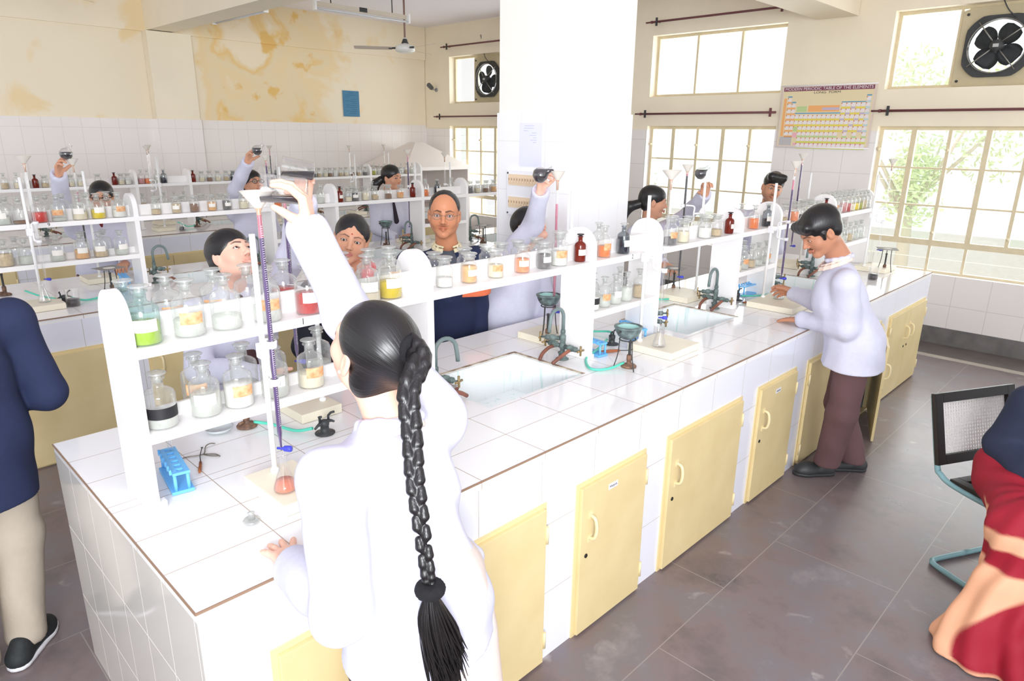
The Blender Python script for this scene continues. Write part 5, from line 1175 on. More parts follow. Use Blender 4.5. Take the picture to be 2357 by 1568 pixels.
# ---------------------------------------------------------------- people: bodies and clothes grown as smooth implicit surfaces
F32 = np.float32
def V3(p): return np.array(p, dtype=F32)
def unit(v): v = np.array(v, dtype=float); return v/np.linalg.norm(v)
class Field:
    """smooth union / subtraction of tapered capsules and ellipsoids, meshed by surface nets"""
    def __init__(s): s.ops = []
    def rc(s, a, b, ra, rb, k=0.02, sq=None, sub=False): s.ops.append(('c', V3(a), V3(b), ra, rb, k, sq, sub)); return s
    def ell(s, c, r, k=0.02, R=None, sub=False): s.ops.append(('e', V3(c), V3(r), R, None, k, None, sub)); return s
    def chain(s, pts, rs, k=0.02, sq=None):
        for i in range(len(pts)-1): s.rc(pts[i], pts[i+1], rs[i], rs[i+1], k, sq)
        return s
    def bounds(s):
        lo, hi = [], []
        for o in s.ops:
            if o[-1]: continue
            if o[0] == 'c': m = max(o[3], o[4])*(max(1.0, 1/o[6][1]) if o[6] else 1)+o[5]*0.3; lo += [np.minimum(o[1], o[2])-m]; hi += [np.maximum(o[1], o[2])+m]
            else: m = max(o[2]) if o[3] is not None else o[2]; lo += [o[1]-m-o[5]*0.3]; hi += [o[1]+m+o[5]*0.3]
        return np.min(lo, 0), np.max(hi, 0)
    def grid(s, h, clip=None, disp=None, pad=3, planes=()):
        lo, hi = s.bounds(); lo = lo-pad*h; hi = hi+pad*h
        if clip is not None: lo = np.maximum(lo, clip[0]); hi = np.minimum(hi, clip[1])
        n = np.ceil((hi-lo)/h).astype(int)+1
        ax = [(lo[i]+h*np.arange(n[i])).astype(F32) for i in range(3)]
        F = np.full(n, 1.0, dtype=F32)
        for o in s.ops:
            k = o[5]
            if o[0] == 'c': m = max(o[3], o[4])*(max(1.0, 1/o[6][1]) if o[6] else 1); a0 = np.minimum(o[1], o[2])-m; a1 = np.maximum(o[1], o[2])+m
            else: m = max(o[2]) if o[3] is not None else o[2]; a0 = o[1]-m; a1 = o[1]+m
            e = k*1.5+3*h
            i0 = np.clip(np.floor((a0-e-lo)/h).astype(int), 0, n); i1 = np.clip(np.ceil((a1+e-lo)/h).astype(int)+1, 0, n)
            if (i1 <= i0).any(): continue
            X = ax[0][i0[0]:i1[0], None, None]; Y = ax[1][None, i0[1]:i1[1], None]; Z = ax[2][None, None, i0[2]:i1[2]]
            if o[0] == 'c':
                a, b = o[1], o[2]; ab = b-a; x, y, z = X-a[0], Y-a[1], Z-a[2]
                L = float(ab@ab)+1e-12
                t = np.clip((x*ab[0]+y*ab[1]+z*ab[2])/L, 0, 1)
                x, y, z = x-t*ab[0], y-t*ab[1], z-t*ab[2]
                if o[6] is not None:
                    v, f = o[6]; q = (x*v[0]+y*v[1]+z*v[2])*(1/f-1) ; x, y, z = x+q*v[0], y+q*v[1], z+q*v[2]
                    d = np.sqrt(x*x+y*y+z*z)-(o[3]+(o[4]-o[3])*t)
                    d = d*np.where(d > 0, 0.8, 0.8)
                else: d = np.sqrt(x*x+y*y+z*z)-(o[3]+(o[4]-o[3])*t)
            else:
                c, r, R = o[1], o[2], o[3]; x, y, z = X-c[0], Y-c[1], Z-c[2]
                if R is not None: x, y, z = (R[0][0]*x+R[1][0]*y+R[2][0]*z, R[0][1]*x+R[1][1]*y+R[2][1]*z, R[0][2]*x+R[1][2]*y+R[2][2]*z)
                q = np.sqrt((x/r[0])**2+(y/r[1])**2+(z/r[2])**2); g = np.sqrt((x/r[0]**2)**2+(y/r[1]**2)**2+(z/r[2]**2)**2)+1e-9
                d = q*(q-1)/g
            sl = F[i0[0]:i1[0], i0[1]:i1[1], i0[2]:i1[2]]
            if o[-1]:
                hh = np.clip(0.5-0.5*(sl+d)/k, 0, 1); F[i0[0]:i1[0], i0[1]:i1[1], i0[2]:i1[2]] = sl+(-d-sl)*hh+k*hh*(1-hh)
            else:
                hh = np.clip(0.5+0.5*(sl-d)/k, 0, 1); F[i0[0]:i1[0], i0[1]:i1[1], i0[2]:i1[2]] = sl+(d-sl)*hh-k*hh*(1-hh)
        X, Y, Z = ax[0][:, None, None], ax[1][None, :, None], ax[2][None, None, :]
        if disp is not None: F += disp(X, Y, Z)
        for p, nrm in planes:      # keep the side the normal points away from
            F = np.maximum(F, (X-p[0])*nrm[0]+(Y-p[1])*nrm[1]+(Z-p[2])*nrm[2])
        F[0], F[-1] = 1, 1; F[:, 0], F[:, -1] = 1, 1; F[:, :, 0], F[:, :, -1] = 1, 1
        return nets(F, lo, h)
def nets(F, lo, h):
    ins = F < 0; c = ins.astype(np.int8)
    cnt = c[:-1,:-1,:-1]+c[1:,:-1,:-1]+c[:-1,1:,:-1]+c[:-1,:-1,1:]+c[1:,1:,:-1]+c[1:,:-1,1:]+c[:-1,1:,1:]+c[1:,1:,1:]
    act = (cnt > 0) & (cnt < 8); I, J, K = np.nonzero(act)
    idx = np.full(act.shape, -1, dtype=np.int64); idx[I, J, K] = np.arange(len(I))
    pos = np.zeros((len(I), 3)); num = np.zeros(len(I))
    for a in range(3):
        b, c_ = [(1,2),(0,2),(0,1)][a]
        for u in (0, 1):
            for v in (0, 1):
                o0 = [0,0,0]; o0[b] = u; o0[c_] = v; o1 = list(o0); o1[a] = 1
                f0 = F[I+o0[0], J+o0[1], K+o0[2]]; f1 = F[I+o1[0], J+o1[1], K+o1[2]]
                m = (f0 < 0) != (f1 < 0); t = np.where(m, f0/(f0-f1+1e-20), 0)
                p = np.stack([np.full(len(I), float(o0[0])), np.full(len(I), float(o0[1])), np.full(len(I), float(o0[2]))], 1); p[:, a] += t
                pos += p*m[:, None]; num += m
    pos = (pos/np.maximum(num, 1)[:, None]+np.stack([I, J, K], 1))*h+lo
    faces = []
    nx, ny, nz = F.shape
    for a in range(3):
        sl0 = [slice(1, -1)]*3; sl1 = [slice(1, -1)]*3; sl0[a] = slice(0, -1); sl1[a] = slice(1, None)
        A, B = ins[tuple(sl0)], ins[tuple(sl1)]; m = A != B; P = np.stack(np.nonzero(m), 1)
        for q in range(3):
            if q != a: P[:, q] += 1
        b, c_ = [(1,2),(2,0),(0,1)][a]
        def g(db, dc):
            Q = P.copy(); Q[:, b] -= db; Q[:, c_] -= dc; return idx[Q[:, 0], Q[:, 1], Q[:, 2]]
        q = np.stack([g(1,1), g(0,1), g(0,0), g(1,0)], 1)
        s_ = A[m]; q[~s_] = q[~s_][:, ::-1]
        faces.append(q)
    return pos, np.concatenate(faces)
def nmesh(name, parts, mats, colors=None):
    """parts: list of (verts, quads, material index, colour array or None)"""
    V = np.concatenate([p[0] for p in parts]); off = 0; Q = []; MI = []; 
    for p in parts: Q.append(p[1]+off); MI.append(np.full(len(p[1]), p[2])); off += len(p[0])
    Q = np.concatenate(Q); MI = np.concatenate(MI)
    me = bpy.data.meshes.new(name); n = len(V); me.vertices.add(n); me.vertices.foreach_set('co', V.astype(F32).ravel())
    me.loops.add(4*len(Q)); me.loops.foreach_set('vertex_index', Q.astype(np.int32).ravel())
    me.polygons.add(len(Q)); me.polygons.foreach_set('loop_start', np.arange(0, 4*len(Q), 4, dtype=np.int32))
    me.polygons.foreach_set('material_index', MI.astype(np.int32)); me.polygons.foreach_set('use_smooth', np.ones(len(Q), bool))
    me.update(calc_edges=True); me.validate()
    if any(p[3] is not None for p in parts):
        col = np.concatenate([p[3] if p[3] is not None else np.ones((len(p[0]), 4)) for p in parts])
        at = me.color_attributes.new('Col', 'FLOAT_COLOR', 'POINT'); at.data.foreach_set('color', col.astype(F32).ravel())
    for m in mats: me.materials.append(m)
    o = bpy.data.objects.new(name, me); C.objects.link(o); return o
def vcol_mat(name, rough=0.5, bump=0.0, spec=0.4, sss=0.0):
    if name in MATS: return MATS[name]
    m = bpy.data.materials.new(name); m.use_nodes = True; nt = m.node_tree; b = nt.nodes['Principled BSDF']
    a = nd(nt, 'ShaderNodeAttribute'); a.attribute_name = 'Col'; nt.links.new(a.outputs['Color'], b.inputs['Base Color'])
    b.inputs['Roughness'].default_value = rough; b.inputs['Specular IOR Level'].default_value = spec
    MATS[name] = m; return m
m_skin = vcol_mat('skin', 0.48); m_eye = mat('eye_white', srgb(236,230,224), 0.2); m_iris = mat('dark_iris', srgb(38,22,14), 0.1)
def hair_mat():
    m = bpy.data.materials.new('black_hair'); m.use_nodes = True; nt = m.node_tree; b = nt.nodes['Principled BSDF']
    b.inputs['Base Color'].default_value = (*srgb(22,19,21), 1); b.inputs['Roughness'].default_value = 0.34; b.inputs['Specular IOR Level'].default_value = 0.6
    at = nd(nt, 'ShaderNodeAttribute'); at.attribute_name = 'Col'; nz = nd(nt, 'ShaderNodeTexNoise'); nz.inputs['Scale'].default_value = 1.0; nz.inputs['Detail'].default_value = 3
    mp = nd(nt, 'ShaderNodeMapping'); mp.inputs['Scale'].default_value = (260, 260, 14); nt.links.new(at.outputs['Color'], mp.inputs[0]); nt.links.new(mp.outputs[0], nz.inputs['Vector'])
    bp = nd(nt, 'ShaderNodeBump'); bp.inputs['Strength'].default_value = 0.35; bp.inputs['Distance'].default_value = 0.003; nt.links.new(nz.outputs[0], bp.inputs['Height']); nt.links.new(bp.outputs[0], b.inputs['Normal'])
    return m
m_hair = hair_mat()
def cloth(name, col, rough=0.85, n=0.04, b=0.15): return mat(name, col, rough, noise=n, nscale=40, bump=b)
m_coat = cloth('white_lab_coat', srgb(216,216,234)); m_navy = cloth('navy_wool', srgb(34,44,78)); m_brownt = cloth('brown_trousers', srgb(104,76,78))
m_shoe = mat('black_shoe', srgb(48,50,52), 0.5); m_bow = cloth('black_hair_tie', srgb(20,20,24), 0.95, 0.3, 0.8)
SKIN = dict(light=srgb(243,193,170), mid=srgb(214,158,128), tan=srgb(196,138,108), brown=srgb(178,120,94), deep=srgb(156,108,84))
def head_parts(h, skin, eyes=(0, 1, 0), beard=None, lip=None, tilak=False, brow=1.0, neck_local=(0, -0.035, -0.17), fat=1.0, open_=1.0):
    f = Field()
    f.ell((0,-0.012,0.035), (0.074,0.095,0.080), 0.02); f.ell((0,0.018,-0.02), (0.060*fat,0.068,0.078), 0.03)
    for s in (-1, 1):
        f.rc((s*0.047*fat,-0.012,-0.050), (s*0.012,0.052,-0.093), 0.022, 0.018, 0.025); f.ell((s*0.036*fat,0.046,-0.030), (0.026,0.026,0.028), 0.02)
        f.rc((s*0.010,0.081,0.021), (s*0.044,0.066,0.021), 0.008, 0.007, 0.014)
    f.ell((0,0.064,-0.096), (0.020,0.018,0.017), 0.018)
    for s in (-1, 1): f.ell((s*0.032,0.094,0.002), (0.017,0.015,0.012), 0.014, sub=True)
    for s in (-1, 1): f.ell((s*0.0315,0.0685,0.001), (0.0158,0.0145,0.0132), 0.004)
    f.rc((0,0.078,0.012), (0,0.100,-0.026), 0.0065, 0.0095, 0.012); f.ell((0,0.101,-0.030), (0.0095,0.009,0.008), 0.006)
    for s in (-1, 1): f.ell((s*0.0115,0.089,-0.033), (0.0075,0.0095,0.007), 0.006)
    for s in (-1, 1):
        f.rc((s*0.0215,0.079,-0.0600), (s*0.004,0.0905,-0.0565), 0.0032, 0.0052, 0.005); f.rc((s*0.018,0.079,-0.0645), (0,0.0885,-0.0680), 0.0035, 0.0062, 0.006)
    for s in (-1, 1): f.rc((s*0.022,0.086,-0.0612), (0,0.0985,-0.0622), 0.0016, 0.0022, 0.002, sub=True)
    a = 0.35
    for s in (-1, 1):
        R = np.array([[math.cos(s*a), -math.sin(s*a), 0],[math.sin(s*a), math.cos(s*a), 0],[0, 0, 1]])
        f.ell((s*0.077,-0.010,-0.008), (0.0075,0.018,0.031), 0.008, R=R); f.ell((s*0.085,-0.006,-0.003), (0.005,0.010,0.018), 0.005, R=R, sub=True)
    f.rc((0,-0.022,-0.05), neck_local, 0.053, 0.057, 0.035)
    for s in (-1, 1): f.ell((s*0.0315,0.083,0.0005), (0.0128,0.012,0.0052*open_), 0.002, sub=True)
    V, Q = f.grid(h)
    x, y, z = V[:, 0], V[:, 1], V[:, 2]; n = len(V); base = np.array(skin)
    col = np.ones((n, 4)); col[:, :3] = base
    def blend(w, c): col[:, :3] = col[:, :3]*(1-w[:, None])+np.array(c)*w[:, None]
    ss = lambda a_, b_, v: np.clip((v-a_)/(b_-a_), 0, 1)
    ch = np.exp(-(((np.abs(x)-0.036)/0.02)**2+((z+0.03)/0.02)**2))*(y > 0.02); blend(ch*0.25, (base[0]*1.0, base[1]*0.8, base[2]*0.75))
    lz = -0.0618+0.0*x; lh = 0.0105*np.sqrt(np.clip(1-(x/0.0235)**2, 0, 1)); w = ((np.abs(z-lz) < lh) & (y > 0.07)).astype(float)
    blend(w*0.62, lip or (base[0]*0.84, base[1]*0.55, base[2]*0.56)); blend(((np.abs(z-lz) < 0.0016) & (np.abs(x) < 0.021) & (y > 0.07))*0.6, (base[0]*0.35, base[1]*0.2, base[2]*0.2))
    ax_ = np.abs(x); bz = 0.0215+0.005*np.clip((ax_-0.012)/0.02, 0, 1)-0.006*np.clip((ax_-0.034)/0.016, 0, 1)
    w = ((ax_ > 0.010) & (ax_ < 0.051) & (y > 0.045))*np.clip((0.0036*brow*(1-0.6*np.clip((ax_-0.030)/0.020, 0, 1))-np.abs(z-bz))/0.0022+0.5, 0, 1); blend(w*0.85, srgb(34,24,22))
    ez = np.sqrt(((ax_-0.0315)/0.0142)**2+((z-0.0005)/(0.0066*open_))**2); w = ((ez < 1.12) & (y > 0.066)).astype(float); blend(w*np.where(z > 0, 0.85, 0.4), srgb(40,26,24))
    blend(np.exp(-(((ax_-0.032)/0.018)**2+((z-0.002)/0.013)**2))*(y > 0.05)*0.22, (base[0]*0.6, base[1]*0.5, base[2]*0.5))
    blend(np.exp(-(((ax_-0.0075)/0.003)**2+((z+0.040)/0.003)**2))*(y > 0.07)*0.6, (base[0]*0.3, base[1]*0.2, base[2]*0.2))
    if beard:
        w = np.exp(-((x/0.03)**2+((z+0.0485)/0.0055)**2)**2)*(y > 0.06); blend(w*beard[0], srgb(50,40,38))
        w = ss(-0.045, -0.075, z)*(y > -0.02)*(z > -0.13)*(1-np.exp(-((x/0.024)**2+((z+0.062)/0.012)**2))); blend(w*beard[1], srgb(70,58,54))
    if tilak: blend((np.sqrt(x*x+(z-0.036)**2) < 0.0035)*(y > 0.05)*1.0, srgb(170,30,40))
    parts = [(V, Q, 0, col)]
    g = unit(eyes); up_ = np.array([0, 0, 1.0]); r_ = unit(np.cross(g, up_)); u_ = np.cross(r_, g)
    for s in (-1, 1):
        c = np.array([s*0.0315, 0.0685, 0.001]); R_ = 0.0128; vs, qs, mi = [], [], []; seg = 16; angs = [0.02, 0.22, 0.46, 0.47, 0.9, 1.4, 2.0, 2.6, 3.1]
        for a_ in angs:
            for k in range(seg): t = 2*PI*k/seg; vs.append(c+R_*(g*math.cos(a_)+(r_*math.cos(t)+u_*math.sin(t))*math.sin(a_)))
        for i in range(len(angs)-1):
            for k in range(seg): qs.append((i*seg+k, (i+1)*seg+k, (i+1)*seg+(k+1)%seg, i*seg+(k+1)%seg)); mi.append(2 if i < 3 else 1)
        qs = np.array(qs); mi = np.array(mi); vs = np.array(vs)
        for m_ in (1, 2): parts.append((vs, qs[mi == m_], m_, None))
        parts.append((vs, np.array([[0, 4, 8, 12]]), 2, None))
    return parts
def frame(fwd, up=(0, 0, 1)):
    f = unit(fwd); r = unit(np.cross(f, up)); u = np.cross(r, f); return np.stack([r, f, u], 1)     # columns right, forward, up
def hand_field(f, w, d, n, side, curl=(0.3,0.4,0.3), spread=0.12, thumb=(0.6, 0.3), s=1.0, fingers=None, el=None, fr=0.026):
    """add a hand to field f: w wrist, d finger direction, n palm normal, side 'R' or 'L'"""
    w = np.array(w, float); d = unit(d); n = unit(np.array(n, float)-np.dot(n, d)*d); t = np.cross(d, n)*(1 if side == 'R' else -1)
    if el is not None: e = np.array(el, float); f.rc(w+(e-w)*min(1, 0.14/np.linalg.norm(e-w)), w, 0.036*s, fr*s, 0.02)
    nails = []
    lat = (0.027, 0.009, -0.009, -0.025); base = (0.083, 0.086, 0.082, 0.074); L = ((0.039,0.024,0.019), (0.043,0.027,0.020), (0.040,0.025,0.020), (0.031,0.019,0.017))
    f.ell(w+d*0.048*s, (0.034*s, 0.034*s, 0.034*s), 0.01) if False else None
    for i in range(4):
        k0 = w+(t*lat[i]*0.6)*s; k1 = w+(d*base[i]+t*lat[i])*s; f.rc(k0, k1, 0.0155*s, 0.0112*s, 0.010)
        a = spread*(1.5-i)/1.5; dd = d*math.cos(a)+t*math.sin(a); ang = 0; p = k1; cc = fingers[i] if fingers else curl
        for j in range(3):
            ang += cc[j]; q = p+(dd*math.cos(ang)+n*math.sin(ang))*L[i][j]*s
            f.rc(p, q, (0.0108, 0.0094, 0.0084)[j]*s, (0.0094, 0.0084, 0.0068)[j]*s, 0.003); p0, p = p, q
        nails.append(p+(-n*math.cos(ang)+dd*math.sin(ang))*0.006*s)
    b0 = w+(d*0.018+t*0.018+n*0.004)*s; a, c = thumb
    dt = unit(d*math.cos(a)+t*math.sin(a)+n*c); b1 = b0+dt*0.037*s; f.rc(b0, b1, 0.0155*s, 0.0125*s, 0.012)
    dt2 = unit(dt+d*0.35+n*c*0.5); b2 = b1+dt2*0.028*s; f.rc(b1, b2, 0.0118*s, 0.0102*s, 0.004)
    dt3 = unit(dt2+d*0.2+n*c*0.6); b3 = b2+dt3*0.021*s; f.rc(b2, b3, 0.0100*s, 0.0078*s, 0.003)
    nails.append(b3-n*0.006*s)
    return nails
def hand_mesh(h, skin, *a, **k):
    f = Field(); nails = hand_field(f, *a, **k); V, Q = f.grid(h); col = np.ones((len(V), 4)); b = np.array(skin); col[:, :3] = b
    for p in nails:
        w = np.exp(-(np.linalg.norm(V-p, axis=1)/0.007)**2)[:, None]*0.5; col[:, :3] = col[:, :3]*(1-w)+np.minimum(1, b*np.array([1.08, 1.0, 1.0])+0.05)*w
    return (V, Q, 0, col)
def wrinkle(amp, sc=1.0, seed=0.0, vert=0.35):
    def f(X, Y, Z):
        a = np.sin((X*31+Y*17)*sc+seed+1.7*np.sin(Z*9*sc+X*7))*np.sin(Z*27*vert*sc+Y*9*sc+seed*2+1.3*np.sin(X*13*sc))
        b = np.sin((X*11-Y*23+Z*38*vert)*sc*1.4+seed*3+1.2*np.sin((Y+Z)*16*sc))
        return (amp*(a*0.7+b*0.45)).astype(F32)
    return f
def tag_person(name, label, loc): return thing('person', label, 'person', loc)
def link_local(o, root):
    """mesh made in world space: give it to root, whose origin sits at the feet"""
    o.parent = root; o.data.transform(Matrix.Translation(-Vector(root.location))); return o
def hair_cap(f, vol=1.0, face=(0.11, -0.020), facer=(0.068, 0.075, 0.088), top=0.0, low=None):
    f.ell((0,-0.018,0.040+top), (0.083*vol,0.102*vol,0.086*vol), 0.02)
    if low: f.ell((0,-0.045,-0.03), (0.074,0.062,low), 0.02)
def colour_pole(V, pole):
    a = unit(pole); al = V @ a; pr = V-al[:, None]*a; r_ = unit(np.cross(a, [0.31, 0.22, 0.9])); u_ = np.cross(a, r_)
    t = np.arctan2(pr @ u_, pr @ r_); c = np.ones((len(V), 4)); c[:, 0] = 0.085*np.cos(t); c[:, 1] = 0.085*np.sin(t); c[:, 2] = al; return c
def colour_local(V, A=None):
    c = np.ones((len(V), 4)); c[:, :3] = V; return c
def build_person(p):
    """p: dictionary describing one person; returns the root object"""
    root = tag_person('person', p['label'], p['feet']); h = p.get('h', 0.005); hh = p.get('hh', h*0.55)
    skin = SKIN[p['skin']] if isinstance(p['skin'], str) else p['skin']; s = p.get('hs', 1.0)
    A = frame(p['face'], p.get('up', (0, 0, 1))); c = np.array(p['head'], float)
    toL = lambda q: (np.array(q, float)-c) @ A/s; toW = lambda V: (V*s) @ A.T+c
    neck = np.array(p['neck'], float); nl = toL(neck)
    parts = []
    for V, Q, mi, col in head_parts(hh, skin, p.get('eyes', (0, 1, 0)), p.get('beard'), p.get('lip'), p.get('tilak', False), p.get('brow', 1.0), nl, p.get('fat', 1.0), p.get('open', 1.0)): parts.append((toW(V), Q, mi, col))
    b = Field(); bf = p.get('body_dir', p['face']); bf = unit((bf[0], bf[1], 0)); J = {k: np.array(v, float) for k, v in p['J'].items()}
    ch = (J['shL']+J['shR'])/2-np.array([0, 0, 0.10]); pe = J['pelvis']
    b.rc(neck-np.array([0, 0, 0.02]), ch, 0.05, 0.11, 0.05, (bf, 0.7)); b.rc(ch, pe, 0.115, 0.12, 0.05, (bf, 0.7)); b.rc(J['shL'], J['shR'], 0.045, 0.045, 0.04)
    for S_ in 'LR':
        if 'el'+S_ in J: b.chain([J['sh'+S_], J['el'+S_], J['wr'+S_]], [0.045, 0.036, 0.024], 0.02)
        if 'kn'+S_ in J: b.chain([J['hip'+S_], J['kn'+S_], J['an'+S_]], [0.07, 0.05, 0.035], 0.03)
    V, Q = b.grid(0.013); col = np.ones((len(V), 4)); col[:, :3] = skin; parts.append((V, Q, 0, col))
    for hd in p.get('hands', []): parts.append(hand_mesh(p.get('hnd', 0.003), skin, **hd))
    link_local(nmesh('body', parts, [m_skin, m_eye, m_iris]), root)
    # hair
    f = Field(); p['hair'](f); V, Q = f.grid(hh*1.1, disp=(lambda X, Y, Z: (0.0005*np.sin(X*200+6*np.sin(Z*30))*np.sin(Z*22+Y*30)).astype(F32)) if p.get('strand', True) else None)
    hs_ = [(toW(V), Q, 0, colour_pole(V, p.get('pole', (0, -0.35, 1))))]
    if 'tail' in p:
        f = Field(); p['tail'](f); V, Q = f.grid(p.get('th', 0.004)); hs_.append((V, Q, 0, colour_local(V)))
    link_local(nmesh('hair', hs_, [m_hair]), root)
    # clothes
    for name, m, fn, res, kw in p['clothes']:
        f = Field(); pl = fn(f, J, bf, neck) or []
        V, Q = f.grid(res, planes=pl, **kw)
        link_local(nmesh(name, [(V, Q, 0, None)], [m]), root)
    return root, J, A, toW
def coat(hem, open_w=None, r=0.15, sl=0.066, cuff=0.050, skirt=0.19, sleeves='LR', collar=True, low=None, flat=0.72):
    def fn(f, J, bf, neck):
        sh = (J['shL']+J['shR'])/2; ch = sh-np.array([0, 0, 0.12]); pe = J['pelvis']; side = np.array([-bf[1], bf[0], 0])
        f.rc(neck-np.array([0, 0, 0.055]), ch, 0.06, r*0.95, 0.05, (bf, flat)); f.rc(ch, pe, r, r*1.02, 0.05, (bf, flat)); f.rc(J['shL'], J['shR'], sl*0.95, sl*0.95, 0.05)
        hc = pe+np.array([0, 0, hem-pe[2]-0.03])+(low if low is not None else 0); f.rc(pe-np.array([0,0,0.02]), hc, max(r*1.05, skirt*0.9), skirt, 0.05, (bf, flat))
        for S_ in sleeves:
            if 'el'+S_ in J:
                e, w = J['el'+S_], J['wr'+S_]; f.rc(J['sh'+S_], e, sl, sl*0.86, 0.035); f.rc(e, w, sl*0.88, cuff, 0.025)
        if collar:
            for k in range(9):
                a0, a1 = [-2.5+5.0*(k+q)/9 for q in (0, 1)]; R_ = 0.066
                P_ = [neck+side*R_*math.sin(a)-bf*R_*math.cos(a)*1.0+np.array([0, 0, 0.005-0.035*(1-math.cos(a))*0.5]) for a in (a0, a1)]
                f.rc(P_[0], P_[1], 0.014, 0.014, 0.012)
        for S_ in sleeves:
            if 'el'+S_ in J:
                e, w = J['el'+S_], J['wr'+S_]; d = unit(w-e); f.ell(w+d*0.040, (0.041, 0.041, 0.041), 0.006, sub=True)
        if open_w:
            f.rc(neck+bf*0.10+np.array([0, 0, 0.02]), neck+bf*0.16-np.array([0, 0, open_w[1]]), open_w[0]*0.9, open_w[0]*0.35, 0.01, sub=True)
        return [(np.array([0, 0, hem]), np.array([0, 0, -1.0]))]
    return fn
def inner(r=0.135, z0=None, flat=0.7):
    def fn(f, J, bf, neck):
        sh = (J['shL']+J['shR'])/2; ch = sh-np.array([0, 0, 0.12]); f.rc(neck-np.array([0, 0, 0.05]), ch, 0.062, r, 0.05, (bf, flat)); f.rc(ch, J['pelvis'], r, r, 0.05, (bf, flat)); f.rc(J['shL']*0.8+J['shR']*0.2, J['shR']*0.8+J['shL']*0.2, 0.055, 0.055, 0.05)
    return fn
def trousers(r=(0.088, 0.070, 0.060), cuffz=0.06):
    def fn(f, J, bf, neck):
        f.rc(J['hipL'], J['hipR'], 0.088, 0.088, 0.05, (bf, 0.8))
        for S_ in 'LR': f.chain([J['hip'+S_], J['kn'+S_], J['an'+S_]], r, 0.03)
        return [(np.array([0, 0, cuffz]), np.array([0, 0, -1.0]))]
    return fn
def shoe(root, heel, toe, m, name='shoe', sole=None, s=1.0):
    h_, t_ = np.array(heel, float), np.array(toe, float); d = unit(t_-h_); L = np.linalg.norm(t_-h_)
    f = Field(); z = np.array([0, 0, 1.0])
    f.rc(h_+d*0.035+z*0.040, h_+d*0.06+z*0.075, 0.036*s, 0.034*s, 0.03); f.rc(h_+d*0.035+z*0.032, t_-d*0.075+z*0.034, 0.034*s, 0.041*s, 0.03); f.rc(t_-d*0.085+z*0.030, t_-d*0.045+z*0.026, 0.043*s, 0.033*s, 0.03)
    V, Q = f.grid(0.006, planes=[(np.array([0, 0, 0.018]), np.array([0, 0, -1.0]))]); o = link_local(nmesh(name, [(V, Q, 0, None)], [m]), root)
    f = Field(); f.rc(h_+d*0.035+z*0.012, t_-d*0.075+z*0.012, 0.040*s, 0.047*s, 0.01); f.rc(t_-d*0.085+z*0.012, t_-d*0.043+z*0.012, 0.048*s, 0.037*s, 0.01)
    V, Q = f.grid(0.006, planes=[(np.array([0, 0, 0.022]), np.array([0, 0, 1.0])), (np.array([0, 0, 0.001]), np.array([0, 0, -1.0]))]); link_local(nmesh('sole', [(V, Q, 0, None)], [sole or m_shoe]), root)
    return o
def wobj(name, bm, m, root):
    o = obj(name, bm, m); o.data.transform(Matrix.Translation(-Vector(root.location))); o.parent = root; return o
def spectacles(root, toW, s=1.0, m=None, thick=0.0014):
    bm = nb(); m = m or m_iron
    for sx in (-1, 1): tube(bm, [Vector(toW(np.array([sx*0.033+0.022*math.cos(a), 0.098-0.006*abs(math.cos(a)), -0.001+0.0155*math.sin(a)]))) for a in [2*PI*k/20 for k in range(21)]], thick, 6)
    tube(bm, [Vector(toW(np.array(q))) for q in ((-0.011,0.098,0.003),(0,0.102,0.006),(0.011,0.098,0.003))], thick, 6)
    for sx in (-1, 1): tube(bm, [Vector(toW(np.array(q))) for q in ((sx*0.055,0.094,0.003),(sx*0.074,0.06,0.004),(sx*0.081,-0.005,0.004),(sx*0.078,-0.02,-0.01))], thick, 6)
    o = wobj('spectacle_frame', bm, m, root)
    bm = nb()
    for sx in (-1, 1):
        bm.faces.new([bm.verts.new(toW(np.array([sx*0.033+0.021*math.cos(a), 0.097-0.006*abs(math.cos(a)), -0.001+0.0148*math.sin(a)]))) for a in [2*PI*k/20 for k in range(20)]])
    l = wobj('lens', bm, pane, root); return o
def tie(root, J, neck, bf, col, L=0.35, w=0.032, off=0.115):
    side = np.array([-bf[1], bf[0], 0]); z = np.array([0, 0, 1.0]); f = Field(); top = neck+bf*0.055-z*0.045
    f.rc(top, top+bf*0.01-z*0.03, 0.017, 0.012, 0.01); e = neck+bf*off-z*(0.045+L)
    f.rc(top+bf*0.015-z*0.035, e, 0.013, w, 0.01, (bf, 0.25))
    V, Q = f.grid(0.004); return link_local(nmesh('neck_tie', [(V, Q, 0, None)], [cloth('tie_%d' % (col[0]*1000), col)]), root)
def shirt_collar(root, neck, bf, m, R_=0.062, up=0.02, spread=2.7, name='shirt_collar', h=0.004, drop=0.045):
    side = np.array([-bf[1], bf[0], 0]); z = np.array([0, 0, 1.0]); f = Field()
    def pt(a, dz, rr): return neck+side*rr*math.sin(a)-bf*rr*math.cos(a)+z*(up+dz-drop*(1-math.cos(a))*0.5)
    n = 12
    for k in range(n):
        a0, a1 = [-spread+2*spread*(k+q)/n for q in (0, 1)]
        f.rc(pt(a0, 0, R_), pt(a1, 0, R_), 0.006, 0.006, 0.004); f.rc(pt(a0, -0.014, R_+0.009), pt(a1, -0.014, R_+0.009), 0.006, 0.006, 0.006); f.rc(pt(a0, -0.026, R_+0.014), pt(a1, -0.026, R_+0.014), 0.005, 0.005, 0.006)
    V, Q = f.grid(h); return link_local(nmesh(name, [(V, Q, 0, None)], [m]), root)
# ================================================================ the people
z_ = np.array([0, 0, 1.0])
m_peach = cloth('peach_shirt', srgb(244,220,206)); m_pinkk = cloth('pale_pink_kameez', srgb(232,216,208))
